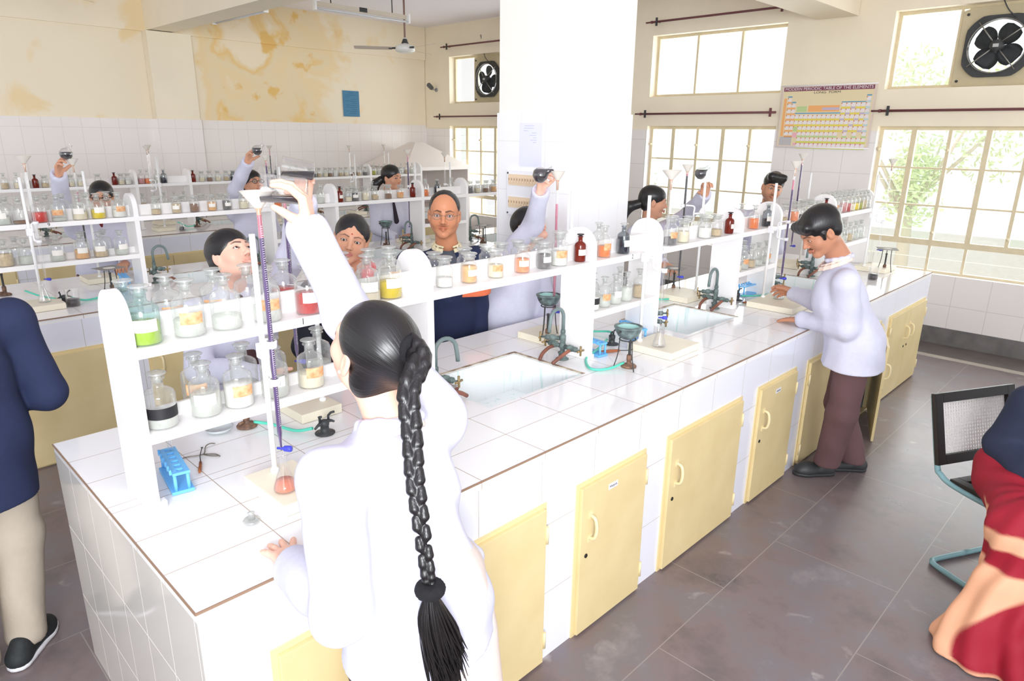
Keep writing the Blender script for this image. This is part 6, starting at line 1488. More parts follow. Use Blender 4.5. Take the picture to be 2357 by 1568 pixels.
# --- girl with the long braid, nearest
def g1_hair(f):
    hair_cap(f, 1.0, low=0.074); f.ell((0,0.125,-0.040), (0.078,0.082,0.098), 0.008, sub=True)
    for s in (-1, 1): f.ell((s*0.085,0.004,-0.028), (0.022,0.026,0.036), 0.006, sub=True)
    f.ell((0,0.03,-0.125), (0.07,0.075,0.06), 0.01, sub=True)
    f.ell((0,-0.105,0.028), (0.030,0.030,0.028), 0.03)
bp_ = catmull([(0.402,-0.300,1.498),(0.388,-0.345,1.478),(0.338,-0.372,1.431),(0.314,-0.410,1.357),(0.291,-0.445,1.284),(0.279,-0.475,1.206),(0.275,-0.495,1.12),(0.274,-0.503,1.082)], 8)
def braid(f):
    n = 34; N = len(bp_)-1; view = unit(np.array([0.62, 0.75, -0.1]))
    for i in range(n):
        t = i/(n-1); x = t*N; a = int(min(x, N-1)); p = np.array(bp_[a].lerp(bp_[a+1], x-a)); d = unit(np.array(bp_[min(a+1, N)]-bp_[a]))
        r = 0.0215*(1-t)**0.8+0.0100*(1-(1-t)**0.8); sd = unit(np.cross(d, view)); s = 1 if i % 2 else -1; L = r*1.25
        f.rc(p+sd*s*r*0.62-d*L*0.75, p+sd*s*r*0.55+d*L*0.15, r*0.60, r*0.74, 0.002); f.rc(p+sd*s*r*0.55+d*L*0.15, p-sd*s*r*0.12+d*L*1.05, r*0.72, r*0.38, 0.002)
g1_face = (-0.10, 0.86, 0.50)
def g1_coat(f, J, bf, neck):
    pl = coat(0.80, r=0.148, sl=0.072, cuff=0.056, skirt=0.195, flat=0.80)(f, J, bf, neck)
    f.rc((0.50,-0.27,1.0), (0.575,-0.285,0.875), 0.030, 0.045, 0.02, ((0.2,0.98,0), 0.3))
    return pl
G1 = dict(label='girl in white coat with very long black braid, back turned, pouring from a beaker', feet=(0.34,-0.34,0), h=0.006, hh=0.0026, hnd=0.0022, skin='light',
  head=(0.385,-0.175,1.462), face=g1_face, up=(0,-0.3,1), neck=(0.385,-0.235,1.325), body_dir=(0.12,1,0), open=1.0, eyes=(0,1,0.1),
  J=dict(shL=(0.225,-0.255,1.225), elL=(0.175,-0.345,0.985), wrL=(0.222,-0.050,0.912), shR=(0.545,-0.20,1.255), elR=(0.470,0.045,1.490), wrR=(0.455,0.185,1.680), pelvis=(0.365,-0.345,0.86), hipL=(0.28,-0.345,0.82), hipR=(0.45,-0.345,0.82), knL=(0.28,-0.33,0.45), knR=(0.45,-0.33,0.45), anL=(0.28,-0.36,0.08), anR=(0.45,-0.36,0.08)),
  hands=[dict(w=(0.228,-0.020,0.908), d=(0.20,1,-0.10), n=(0,0,-1), side='L', curl=(0.06,0.12,0.1), spread=0.30, thumb=(0.75,0.15), el=(0.175,-0.345,0.985), s=0.92),
         dict(w=(0.455,0.185,1.680), d=(0.02,0.14,1), n=(-0.72,0.69,0), side='R', fingers=[(0.75,0.45,0.3),(0.70,0.5,0.3),(0.65,0.55,0.35),(0.65,0.55,0.35)], spread=0.16, thumb=(0.75,0.85), el=(0.470,0.045,1.490), s=1.0)],
  hair=g1_hair, tail=braid, th=0.0024, pole=(0.0,-1,0.22), strand=False,
  clothes=[('lab_coat', m_coat, g1_coat, 0.0065, dict(disp=wrinkle(0.0085, 0.9, 0.4))),
           ('kameez', m_pinkk, lambda f, J, bf, neck: f.rc(J['pelvis']+np.array([0.045,0.01,0.04]), J['pelvis']+np.array([0.065,0.0,-0.42]), 0.150, 0.185, 0.05, (bf, 0.75)) and [(np.array([0,0,0.44]), np.array([0,0,-1.0]))], 0.01, dict(disp=wrinkle(0.006, 1.2, 1.1, 0.1))),
           ('trousers', cloth('dark_brown_salwar', srgb(70,46,44)), trousers((0.09,0.075,0.05)), 0.012, {})])
r1, J1, A1, W1 = build_person(G1)
shirt_collar(r1, J1['shL']*0+np.array(G1['neck']), unit((0.12,1,0)), m_pinkk, R_=0.060, up=0.012, name='kameez_collar')
for p0, R0 in (((0.400,-0.298,1.486), 0.020), ((0.274,-0.505,1.070), 0.0165)):
    f = Field(); p0 = np.array(p0)
    for k in range(10):
        a0, a1 = 2*PI*k/10, 2*PI*(k+1)/10; u_, v_ = (np.array([1,0,0]), np.array([0,0,1.0])) if R0 > 0.018 else (np.array([1,0,0]), np.array([0,1.0,0]))
        f.rc(p0+(u_*math.cos(a0)+v_*math.sin(a0))*R0, p0+(u_*math.cos(a1)+v_*math.sin(a1))*R0, 0.0115, 0.0115, 0.01)
    V, Q = f.grid(0.0028, disp=lambda X, Y, Z: (0.0012*np.sin(X*900)*np.sin(Z*900+Y*500)).astype(F32)); link_local(nmesh('hair_tie', [(V, Q, 0, None)], [m_bow]), r1)
bm = nb(); random.seed(5)
for k in range(230):
    a = random.random()*2*PI; r0 = 0.009*math.sqrt(random.random()); r1_ = 0.034*math.sqrt(random.random()); L = random.uniform(0.15, 0.27); b0 = Vector((0.274+r0*math.cos(a), -0.506+r0*math.sin(a)*0.7, 1.062))
    dx = 0.030; pts = [b0, b0+Vector((r1_*0.6*math.cos(a)+dx*0.15, r1_*0.5*math.sin(a), -L*0.3)), b0+Vector((r1_*math.cos(a)+dx*0.55, r1_*0.5*math.sin(a)-0.010, -L*0.65)), b0+Vector((r1_*1.0*math.cos(a)+dx+random.uniform(-.012,.012), r1_*0.5*math.sin(a)-0.022, -L))]
    tube(bm, pts, [0.0036, 0.0036, 0.0026, 0.0007], 5, smooth_path=4, caps=False)
wobj('loose_hair_end', bm, mat('black_hair_strands', srgb(20,17,18), 0.35), r1)
bm = nb(); e = Vector(W1(np.array([-0.080, -0.004, -0.034]))); bmesh.ops.create_uvsphere(bm, u_segments=10, v_segments=8, radius=0.0038, matrix=Matrix.Translation(e)); wobj('ear_stud', bm, m_clamp, r1)
# --- plump short-haired student with tie (far side of near bench)
def short_hair(vol=1.0, fringe=0.0, low=0.05, facez=-0.028):
    def fn(f):
        f.ell((0,-0.018,0.042), (0.084*vol,0.105*vol,0.088*vol), 0.02); f.ell((0,-0.05,-0.02), (0.072*vol,0.058,low+0.02), 0.02)
        f.ell((0,0.122-fringe,facez), (0.074,0.072,0.084), 0.006, sub=True)
        for s in (-1, 1): f.ell((s*0.086,0.000,-0.030), (0.020,0.026,0.034), 0.005, sub=True)
        f.ell((0,0.03,-0.125), (0.07,0.075,0.06), 0.01, sub=True)
    return fn
def bob(f):
    f.ell((0,-0.020,0.040), (0.087,0.106,0.090), 0.02); f.ell((0,-0.045,-0.02), (0.083,0.066,0.075), 0.02)
    f.ell((0.02,0.122,-0.030), (0.074,0.076,0.082), 0.006, sub=True)
    for s in (-1, 1): f.ell((s*0.088,0.006,-0.036), (0.022,0.022,0.036), 0.005, sub=True)
    f.ell((0,0.035,-0.125), (0.07,0.075,0.06), 0.01, sub=True)
G2 = dict(label='round-faced student with short black hair, dark tie and white coat, looking up at a burette', feet=(0.86,1.62,0), h=0.007, hh=0.0025, hnd=0.003, skin='light',
  head=(0.822,1.520,1.405), face=(0.26,-0.78,0.50), up=(0.05,0.3,1), neck=(0.835,1.575,1.26), body_dir=(-0.05,-1,0), fat=1.10, eyes=(0.05,1,0.22), brow=1.1,
  J=dict(shR=(0.665,1.59,1.155), elR=(0.62,1.50,0.93), wrR=(0.765,1.16,0.955), shL=(1.01,1.57,1.20), elL=(0.985,1.30,1.42), wrL=(0.925,1.055,1.66), pelvis=(0.86,1.62,0.85), hipL=(0.94,1.62,0.82), hipR=(0.78,1.62,0.82), knL=(0.94,1.60,0.45), knR=(0.78,1.60,0.45), anL=(0.94,1.64,0.08), anR=(0.78,1.64,0.08)),
  hands=[dict(w=(0.925,1.055,1.66), d=(-0.10,-0.35,1), n=(-0.35,-0.85,0.1), side='L', fingers=[(0.4,0.7,0.5)]*4, spread=0.12, thumb=(0.9,0.4), el=(0.985,1.30,1.42), s=0.95),
         dict(w=(0.765,1.16,0.955), d=(0.25,-1,-0.05), n=(0.9,0.1,-0.3), side='R', curl=(0.5,0.6,0.4), el=(0.62,1.50,0.93), s=0.95)],
  hair=bob, clothes=[('lab_coat', m_coat, coat(0.60, open_w=(0.060, 0.30), r=0.165, sl=0.068), 0.008, dict(disp=wrinkle(0.006, 1.0, 2.2))), ('shirt', m_peach, inner(0.148), 0.01, {}), ('trousers', m_brownt, trousers(), 0.014, {})])
r2, J2, A2, W2 = build_person(G2)
tie(r2, J2, np.array(G2['neck']), unit((-0.05,-1,0)), srgb(74,44,46), L=0.30, off=0.125); shirt_collar(r2, np.array(G2['neck']), unit((-0.05,-1,0)), m_coat, R_=0.064, up=0.008)
# --- woman with red scarf
def w3_hair(f):
    f.ell((0,-0.022,0.036), (0.084,0.104,0.086), 0.02); f.ell((0,-0.06,-0.045), (0.072,0.052,0.07), 0.025); f.ell((0,-0.07,-0.09), (0.05,0.04,0.05), 0.02)
    f.ell((0,0.118,-0.034), (0.072,0.078,0.094), 0.006, sub=True)
    for s in (-1, 1): f.ell((s*0.090,0.008,-0.030), (0.020,0.020,0.036), 0.005, sub=True)
G3 = dict(label='smiling woman in red scarf and dark cardigan behind the near bench', feet=(1.42,1.58,0), h=0.007, hh=0.0025, hnd=0.003, skin='mid', tilak=True, lip=srgb(190,96,110),
  head=(1.365,1.43,1.435), face=(-0.55,-0.80,0.02), up=(0.25,-0.1,1), neck=(1.40,1.475,1.29), body_dir=(-0.5,-0.85,0), eyes=(0.05,1,-0.08), fat=1.06, brow=0.75,
  J=dict(shR=(1.24,1.58,1.17), elR=(1.17,1.60,0.90), wrR=(1.20,1.45,0.72), shL=(1.57,1.42,1.17), elL=(1.66,1.45,0.90), wrL=(1.55,1.33,0.74), pelvis=(1.42,1.56,0.85), hipL=(1.5,1.54,0.82), hipR=(1.34,1.58,0.82), knL=(1.5,1.54,0.45), knR=(1.34,1.58,0.45), anL=(1.5,1.56,0.08), anR=(1.34,1.6,0.08)),
  hands=[dict(w=(1.20,1.45,0.72), d=(0,-0.3,-1), n=(1,0,0), side='R', curl=(0.2,0.3,0.2)), dict(w=(1.55,1.33,0.74), d=(0,-0.3,-1), n=(-1,0,0), side='L', curl=(0.2,0.3,0.2))],
  hair=w3_hair, clothes=[('cardigan', cloth('black_cardigan', srgb(38,40,52)), coat(0.62, open_w=(0.06,0.30), r=0.15, collar=False), 0.009, dict(disp=wrinkle(0.004, 1.0, 3.2))), ('kurta', cloth('pink_kurta', srgb(222,190,190)), inner(0.14), 0.01, {}), ('trousers', m_brownt, trousers(), 0.014, {})])
r3, J3, A3, W3_ = build_person(G3)
f = Field(); n3 = np.array(G3['neck']); b3 = unit((-0.5,-0.85,0)); s3 = np.array([-b3[1], b3[0], 0])
for k in range(10):
    a0, a1 = [-2.3+4.6*(k+q)/10 for q in (0, 1)]; P_ = [n3+s3*0.078*math.sin(a)-b3*0.070*math.cos(a)+z_*(0.022-0.03*(1-math.cos(a))) for a in (a0, a1)]; f.rc(P_[0], P_[1], 0.024, 0.024, 0.02)
for s in (-1, 1): f.chain([n3+s3*s*0.060+b3*0.060-z_*0.025, n3+s3*s*0.066+b3*0.110-z_*0.11, n3+s3*s*0.060+b3*0.125-z_*0.26, n3+s3*s*0.055+b3*0.128-z_*0.40], [0.030,0.034,0.034,0.030], 0.02, (b3, 0.45))
V, Q = f.grid(0.004, disp=lambda X, Y, Z: (0.0035*np.sin((X*0.85-Y*0.5)*260+3*np.sin(Z*14))).astype(F32)); link_local(nmesh('red_scarf', [(V, Q, 0, None)], [cloth('red_wool', srgb(232,40,48))]), r3)
for s in (-1, 1):
    bm = nb(); bmesh.ops.create_uvsphere(bm, u_segments=8, v_segments=6, radius=0.004, matrix=Matrix.Translation(Vector(W3_(np.array([s*0.081, -0.004, -0.040]))))); wobj('ear_stud', bm, m_clamp, r3)
# --- man in navy blazer
def m4_hair(f):
    f.ell((0,-0.024,0.038), (0.080,0.098,0.0835), 0.015); f.ell((0,-0.05,-0.02), (0.071,0.055,0.05), 0.02)
    f.ell((0,0.100,0.030), (0.060,0.078,0.082), 0.006, sub=True); f.ell((0,0.122,-0.03), (0.076,0.072,0.090), 0.006, sub=True)
    for s in (-1, 1): f.ell((s*0.086,0.004,-0.026), (0.020,0.024,0.034), 0.005, sub=True)
    f.ell((0,0.03,-0.125), (0.07,0.075,0.06), 0.01, sub=True)
G4 = dict(label='middle-aged man with spectacles, moustache and navy blazer behind the near bench', feet=(2.06,1.62,0), h=0.007, pole=(0,-0.2,1), hh=0.0026, hnd=0.003, skin=srgb(206,140,104),
  head=(1.985,1.475,1.505), face=(-0.68,-0.73,0.0), up=(0.05,0,1), neck=(2.025,1.505,1.345), body_dir=(-0.55,-0.84,0), beard=(0.45,0.0), hs=1.06, fat=1.04, brow=1.1,
  J=dict(shR=(1.835,1.60,1.235), elR=(1.78,1.64,0.95), wrR=(1.78,1.44,0.79), shL=(2.205,1.455,1.235), elL=(2.245,1.49,0.95), wrL=(2.20,1.42,0.74), pelvis=(2.06,1.57,0.90), hipL=(2.14,1.54,0.87), hipR=(1.98,1.6,0.87), knL=(2.14,1.54,0.48), knR=(1.98,1.6,0.48), anL=(2.14,1.56,0.08), anR=(1.98,1.62,0.08)),
  hands=[dict(w=(1.78,1.44,0.79), d=(0.35,-0.6,-0.5), n=(0.6,0.2,-0.6), side='R', curl=(0.9,1.2,0.8), el=(1.78,1.64,0.95)), dict(w=(2.20,1.42,0.74), d=(0,-0.2,-1), n=(-1,0,0), side='L', curl=(0.3,0.4,0.3))],
  hair=m4_hair, clothes=[('blazer', m_navy, coat(0.66, open_w=(0.095,0.42), collar=False, r=0.165, sl=0.07, cuff=0.048, skirt=0.17), 0.008, dict(disp=wrinkle(0.005, 0.9, 1.9))),
    ('sweater', cloth('grey_sweater', srgb(84,88,98)), inner(0.155), 0.008, {}), ('trousers', cloth('striped_grey_trousers', srgb(140,132,134)), trousers((0.095,0.075,0.06)), 0.012, {})])
r4, J4, A4, W4 = build_person(G4)
n4 = np.array(G4['neck']); b4 = unit((-0.55,-0.84,0)); shirt_collar(r4, n4, b4, cloth('pale_yellow_shirt', srgb(236,226,188)), R_=0.068, up=0.012, drop=0.03)
f = Field(); p0 = np.array([2.035,1.512,1.075]); s4 = np.array([-b4[1], b4[0], 0])
f.rc(p0-s4*0.14, p0+s4*0.14, 0.112, 0.112, 0.02, (b4, 0.9)); V, Q = f.grid(0.008, planes=[(np.array([0,0,1.125]), np.array([0,0,1.0])), (np.array([0,0,1.045]), np.array([0,0,-1.0]))])
link_local(nmesh('orange_band', [(V*0.985+p0*0.015, Q, 0, None)], [cloth('orange_knit', srgb(240,124,84))]), r4)
spectacles(r4, W4, m=m_wire, thick=0.0010)
# --- student in front of the pillar, arm raised
G5 = dict(label='student looking up with arm raised in front of the pillar, long white coat', feet=(2.465,1.46+0.02,0), h=0.008, hh=0.0032, hnd=0.0032, skin='light',
  head=(2.550,1.36,1.405), face=(0.05,-0.80,0.60), up=(0,0.3,1), neck=(2.530,1.42,1.27), body_dir=(-0.1,-1,0), eyes=(0,1,0.2),
  J=dict(shR=(2.375,1.43,1.21), elR=(2.430,1.22,1.44), wrR=(2.320,1.08,1.63), shL=(2.665,1.42,1.18), elL=(2.705,1.36,0.95), wrL=(2.595,1.28,0.80), pelvis=(2.485,1.47,0.86), hipL=(2.565,1.47,0.82), hipR=(2.405,1.47,0.82), knL=(2.565,1.47,0.45), knR=(2.405,1.47,0.45), anL=(2.565,1.5,0.08), anR=(2.405,1.5,0.08)),
  hands=[dict(w=(2.320,1.08,1.63), d=(-0.25,-0.35,1), n=(0.25,-0.8,-0.25), side='R', fingers=[(0.7,0.8,0.4),(0.7,0.8,0.5),(0.75,0.8,0.5),(0.8,0.8,0.5)], spread=0.15, thumb=(0.9,0.5), el=(2.430,1.22,1.44), s=0.95), dict(w=(2.595,1.28,0.80), d=(0,-0.4,-1), n=(-1,0,0), side='L', curl=(0.3,0.4,0.3))],
  hair=short_hair(1.0, 0.0, 0.06), clothes=[('lab_coat', m_coat, coat(0.52, r=0.15, sl=0.062, skirt=0.23), 0.009, dict(disp=wrinkle(0.006, 1.0, 5.0, 0.15))), ('trousers', m_brownt, trousers(), 0.014, {})])
r5, J5, A5, W5 = build_person(G5)
# --- girl with ponytail in profile, before the middle window
def g6_hair(f):
    f.ell((0,-0.020,0.038), (0.084,0.106,0.086), 0.02); f.ell((0,-0.07,0.0), (0.055,0.055,0.055), 0.02); f.ell((0,-0.05,-0.03), (0.070,0.052,0.055), 0.02)
    f.ell((0,0.122,-0.036), (0.080,0.078,0.094), 0.006, sub=True)
    for s in (-1, 1): f.ell((s*0.088,0.004,-0.030), (0.020,0.022,0.034), 0.005, sub=True)
def tail6(f): f.chain([(4.10,1.64,1.425),(4.045,1.70,1.40),(4.02,1.74,1.33),(4.01,1.75,1.24),(4.02,1.74,1.16)], [0.035,0.040,0.036,0.028,0.012], 0.015)
G6 = dict(label='ponytailed girl in profile reaching up before the middle window', feet=(4.28,1.68,0), h=0.009, hh=0.0036, hnd=0.004, skin='mid',
  head=(4.172,1.565,1.44), face=(0.62,-0.78,-0.12), up=(0,0,1), neck=(4.175,1.60,1.29), body_dir=(0.1,-1,0), open=0.8,
  J=dict(shR=(4.06,1.64,1.19), elR=(3.92,1.50,1.04), wrR=(3.84,1.24,1.035), shL=(4.38,1.58,1.21), elL=(4.33,1.35,1.36), wrL=(4.10,1.10,1.53), pelvis=(4.26,1.66,0.86), hipL=(4.34,1.66,0.82), hipR=(4.18,1.66,0.82), knL=(4.34,1.66,0.45), knR=(4.18,1.66,0.45), anL=(4.34,1.7,0.08), anR=(4.18,1.7,0.08)),
  hands=[dict(w=(4.10,1.10,1.53), d=(-0.5,-0.35,0.8), n=(-0.5,-0.6,-0.5), side='L', fingers=[(0.5,0.7,0.5)]*4, thumb=(0.9,0.5), el=(4.33,1.35,1.36)), dict(w=(3.84,1.24,1.035), d=(-0.6,-0.9,-0.02), n=(0.2,-0.2,-1), side='R', curl=(0.3,0.5,0.4), el=(3.92,1.50,1.04))],
  hair=g6_hair, tail=tail6, clothes=[('lab_coat', m_coat, coat(0.56, open_w=(0.05,0.2), r=0.148, sl=0.062, skirt=0.20), 0.010, dict(disp=wrinkle(0.005, 1.0, 6.0))), ('shirt', m_peach, inner(0.13), 0.012, {}), ('trousers', m_brownt, trousers(), 0.016, {})])
r6, J6, A6, W6 = build_person(G6); tie(r6, J6, np.array(G6['neck']), unit((0.1,-1,0)), srgb(80,30,40), L=0.2)
# --- young man at the far right background
def m7_hair(f):
    f.ell((0,-0.020,0.048), (0.084,0.104,0.088), 0.02); f.rc((-0.05,0.055,0.098), (0.05,0.065,0.095), 0.030, 0.034, 0.03); f.ell((0,-0.05,-0.01), (0.068,0.052,0.05), 0.02)
    f.ell((0,0.128,-0.036), (0.080,0.072,0.094), 0.006, sub=True)
    for s in (-1, 1): f.ell((s*0.088,0.004,-0.030), (0.020,0.024,0.034), 0.005, sub=True)
G7 = dict(label='young man with wavy hair and trimmed beard in white coat near the window end', feet=(6.12,1.60,0), h=0.010, hh=0.004, hnd=0.005, skin='mid', hs=1.12,
  head=(5.93,1.42,1.475), face=(-0.80,-0.60,-0.08), up=(0.12,-0.15,1), neck=(6.0,1.47,1.32), body_dir=(-0.5,-0.85,0), beard=(0.55,0.35), brow=1.3,
  J=dict(shR=(5.80,1.64,1.20), elR=(5.75,1.66,0.92), wrR=(5.80,1.45,0.74), shL=(6.23,1.44,1.20), elL=(6.27,1.46,0.92), wrL=(6.2,1.36,0.74), pelvis=(6.08,1.58,0.86), hipL=(6.16,1.56,0.82), hipR=(6.0,1.6,0.82), knL=(6.16,1.56,0.45), knR=(6.0,1.6,0.45), anL=(6.16,1.6,0.08), anR=(6.0,1.62,0.08)),
  hands=[dict(w=(5.80,1.45,0.74), d=(0,-0.3,-1), n=(1,0,0), side='R'), dict(w=(6.2,1.36,0.74), d=(0,-0.3,-1), n=(-1,0,0), side='L')],
  hair=m7_hair, clothes=[('lab_coat', m_coat, coat(0.56, r=0.155), 0.012, dict(disp=wrinkle(0.005, 1.0, 7.0))), ('trousers', m_brownt, trousers(), 0.016, {})])
r7, J7, A7, W7 = build_person(G7)
# --- boy bent over the near bench on the right
def b8_hair(f):
    f.ell((0,-0.018,0.044), (0.085,0.107,0.088), 0.02); f.rc((-0.045,0.070,0.072), (0.045,0.074,0.070), 0.026, 0.028, 0.025); f.ell((0,-0.052,-0.012), (0.074,0.056,0.055), 0.02)
    f.rc((-0.071,0.018,0.01), (-0.070,0.022,-0.018), 0.012, 0.008, 0.01); f.rc((0.071,0.018,0.01), (0.070,0.022,-0.018), 0.012, 0.008, 0.01)
    f.ell((0,0.125,-0.044), (0.082,0.078,0.094), 0.006, sub=True)
    for s in (-1, 1): f.ell((s*0.090,-0.004,-0.032), (0.020,0.024,0.036), 0.005, sub=True)
G8 = dict(label='boy in white coat and brown trousers bending over the right of the near bench', feet=(3.52,-0.22,0), h=0.006, hh=0.0026, hnd=0.0026, skin='tan',
  head=(3.275,-0.045,1.455), face=(-0.66,0.55,-0.58), up=(-0.45,0.4,1), neck=(3.395,-0.115,1.325), body_dir=(-0.40,0.92,0), open=0.55, eyes=(0,1,-0.3), hs=1.05, beard=(0.18,0.0),
  J=dict(shR=(3.585,-0.055,1.215), elR=(3.68,0.06,0.99), wrR=(3.78,0.24,0.995), shL=(3.275,-0.215,1.205), elL=(3.33,-0.235,0.955), wrL=(3.44,0.035,0.928), pelvis=(3.50,-0.24,0.84), hipL=(3.425,-0.265,0.80), hipR=(3.575,-0.205,0.80), knL=(3.44,-0.25,0.44), knR=(3.60,-0.18,0.44), anL=(3.50,-0.19,0.09), anR=(3.66,-0.28,0.09)),
  hands=[dict(w=(3.78,0.245,0.995), d=(0.42,0.88,0.02), n=(-0.75,0.35,-0.4), side='R', fingers=[(0.3,0.8,0.5),(0.4,0.8,0.5),(0.5,0.8,0.5),(0.55,0.8,0.5)], spread=0.1, thumb=(0.5,0.5), el=(3.68,0.06,0.99), s=1.0),
         dict(w=(3.440,0.045,0.926), d=(0.35,0.93,-0.20), n=(0,-0.1,-1), side='L', curl=(0.05,0.12,0.1), spread=0.26, thumb=(0.65,0.05), el=(3.33,-0.235,0.955), s=1.0)],
  hair=b8_hair, clothes=[('lab_coat', m_coat, coat(0.70, r=0.150, sl=0.066, cuff=0.048, skirt=0.185, flat=0.88), 0.0065, dict(disp=wrinkle(0.0055, 1.0, 8.3))), ('trousers', m_brownt, trousers((0.088,0.082,0.072), 0.075), 0.0075, dict(disp=wrinkle(0.004, 1.1, 3.3)))])
r8, J8, A8, W8 = build_person(G8)
shirt_collar(r8, np.array(G8['neck'])+np.array([-0.01,0.01,-0.005]), unit((-0.40,0.92,0)), m_peach, R_=0.070, up=0.020, drop=0.075)
shoe(r8, (3.560,-0.215,0), (3.375,-0.045,0), m_shoe, s=1.05); shoe(r8, (3.745,-0.335,0), (3.59,-0.13,0), m_shoe, s=1.05)
# --- background students behind the middle bench
def g9_hair(f):
    f.ell((0,-0.020,0.036), (0.083,0.105,0.086), 0.02); f.ell((0,-0.05,-0.03), (0.072,0.055,0.055), 0.02); f.ell((0,0.118,-0.030), (0.076,0.072,0.090), 0.006, sub=True)
G9 = dict(label='spectacled girl at far left behind the middle bench raising a black-filled flask', feet=(1.08,4.66,0), h=0.011, hh=0.0042, hnd=0.0045, skin='mid',
  head=(1.165,4.56,1.43), face=(-0.35,-0.93,-0.05), up=(0,0,1), neck=(1.13,4.60,1.28), body_dir=(-0.1,-1,0),
  J=dict(shR=(0.96,4.60,1.19), elR=(0.86,4.38,1.38), wrR=(0.81,4.13,1.62), shL=(1.26,4.58,1.18), elL=(1.30,4.46,0.98), wrL=(1.17,4.24,0.96), pelvis=(1.10,4.64,0.86), hipL=(1.18,4.64,0.82), hipR=(1.02,4.64,0.82), knL=(1.18,4.64,0.45), knR=(1.02,4.64,0.45), anL=(1.18,4.66,0.08), anR=(1.02,4.66,0.08)),
  hands=[dict(w=(0.81,4.13,1.62), d=(0,-0.45,1), n=(0.5,-0.6,0.1), side='R', fingers=[(0.4,0.9,0.6)]*4, thumb=(0.9,0.5), el=(0.86,4.38,1.38)), dict(w=(1.17,4.24,0.96), d=(-0.5,-0.8,0), n=(0,0,-1), side='L', curl=(0.5,0.6,0.5), el=(1.30,4.46,0.98))],
  hair=g9_hair, clothes=[('lab_coat', m_coat, coat(0.56, open_w=(0.05,0.26), r=0.15), 0.012, dict(disp=wrinkle(0.005, 1.0, 9.0))), ('shirt', m_coat, inner(0.13), 0.014, {}), ('trousers', m_brownt, trousers(), 0.018, {})])
r9, J9, A9, W9 = build_person(G9); spectacles(r9, W9, m=m_gastap, thick=0.0028); tie(r9, J9, np.array(G9['neck']), unit((-0.1,-1,0)), srgb(120,24,40), L=0.24)
f = Field(); f.rc((0.84,4.29,1.47), (0.812,4.14,1.605), 0.040, 0.036, 0.01); V, Q = f.grid(0.006); link_local(nmesh('dark_sleeve', [(V, Q, 0, None)], [cloth('grey_jumper', srgb(88,92,96))]), r9)
G10 = dict(label='spectacled student behind the raised beakers holding up a black-filled flask', feet=(2.36,4.66,0), h=0.012, hh=0.0045, hnd=0.005, skin='mid',
  head=(2.385,4.58,1.475), face=(0.1,-0.95,0.3), up=(0,0.2,1), neck=(2.36,4.63,1.33), body_dir=(0,-1,0),
  J=dict(shR=(2.20,4.60,1.23), elR=(2.13,4.38,1.45), wrR=(2.14,4.12,1.68), shL=(2.50,4.60,1.21), elL=(2.56,4.52,0.98), wrL=(2.46,4.42,0.85), pelvis=(2.36,4.65,0.86), hipL=(2.44,4.65,0.82), hipR=(2.28,4.65,0.82), knL=(2.44,4.65,0.45), knR=(2.28,4.65,0.45), anL=(2.44,4.67,0.08), anR=(2.28,4.67,0.08)),
  hands=[dict(w=(2.14,4.12,1.68), d=(0.1,-0.45,1), n=(0.4,-0.8,-0.2), side='R', fingers=[(0.6,0.8,0.6)]*4, thumb=(0.9,0.5), el=(2.13,4.38,1.45))],
  hair=short_hair(1.0), clothes=[('lab_coat', m_coat, coat(0.56, r=0.15), 0.013, dict(disp=wrinkle(0.005, 1.0, 10.0))), ('trousers', m_brownt, trousers(), 0.018, {})])
r10, J10, A10, W10 = build_person(G10); spectacles(r10, W10, m=m_gastap, thick=0.0024)
def tail11(f): f.chain([(3.78,4.62,1.46),(3.735,4.65,1.42),(3.72,4.66,1.34),(3.72,4.66,1.27)], [0.04,0.045,0.038,0.015], 0.015)
G11 = dict(label='ponytailed girl in white coat far behind the middle bench, glancing sideways', feet=(3.86,4.62,0), h=0.012, hh=0.0045, hnd=0.006, skin='mid', hs=1.05,
  head=(3.85,4.52,1.485), face=(0.20,-0.96,-0.03), up=(-0.06,0,1), neck=(3.83,4.56,1.335), body_dir=(0,-1,0), eyes=(0.35,1,0),
  J=dict(shR=(3.67,4.58,1.23), elR=(3.62,4.52,0.98), wrR=(3.74,4.38,0.90), shL=(3.99,4.58,1.23), elL=(4.04,4.52,0.98), wrL=(3.94,4.38,0.90), pelvis=(3.83,4.62,0.86), hipL=(3.91,4.62,0.82), hipR=(3.75,4.62,0.82), knL=(3.91,4.62,0.45), knR=(3.75,4.62,0.45), anL=(3.91,4.64,0.08), anR=(3.75,4.64,0.08)),
  hands=[dict(w=(3.94,4.38,0.90), d=(-0.6,-0.3,-0.3), n=(-0.3,0.5,-0.6), side='L', curl=(0.6,0.6,0.5))],
  hair=g6_hair, tail=tail11, clothes=[('lab_coat', m_coat, coat(0.56, open_w=(0.045,0.18), r=0.15), 0.013, dict(disp=wrinkle(0.005, 1.0, 11.0))), ('shirt', m_coat, inner(0.13), 0.016, {}), ('trousers', m_brownt, trousers(), 0.018, {})])
r11, J11, A11, W11 = build_person(G11); tie(r11, J11, np.array(G11['neck']), unit((0,-1,0)), srgb(40,30,44), L=0.24)
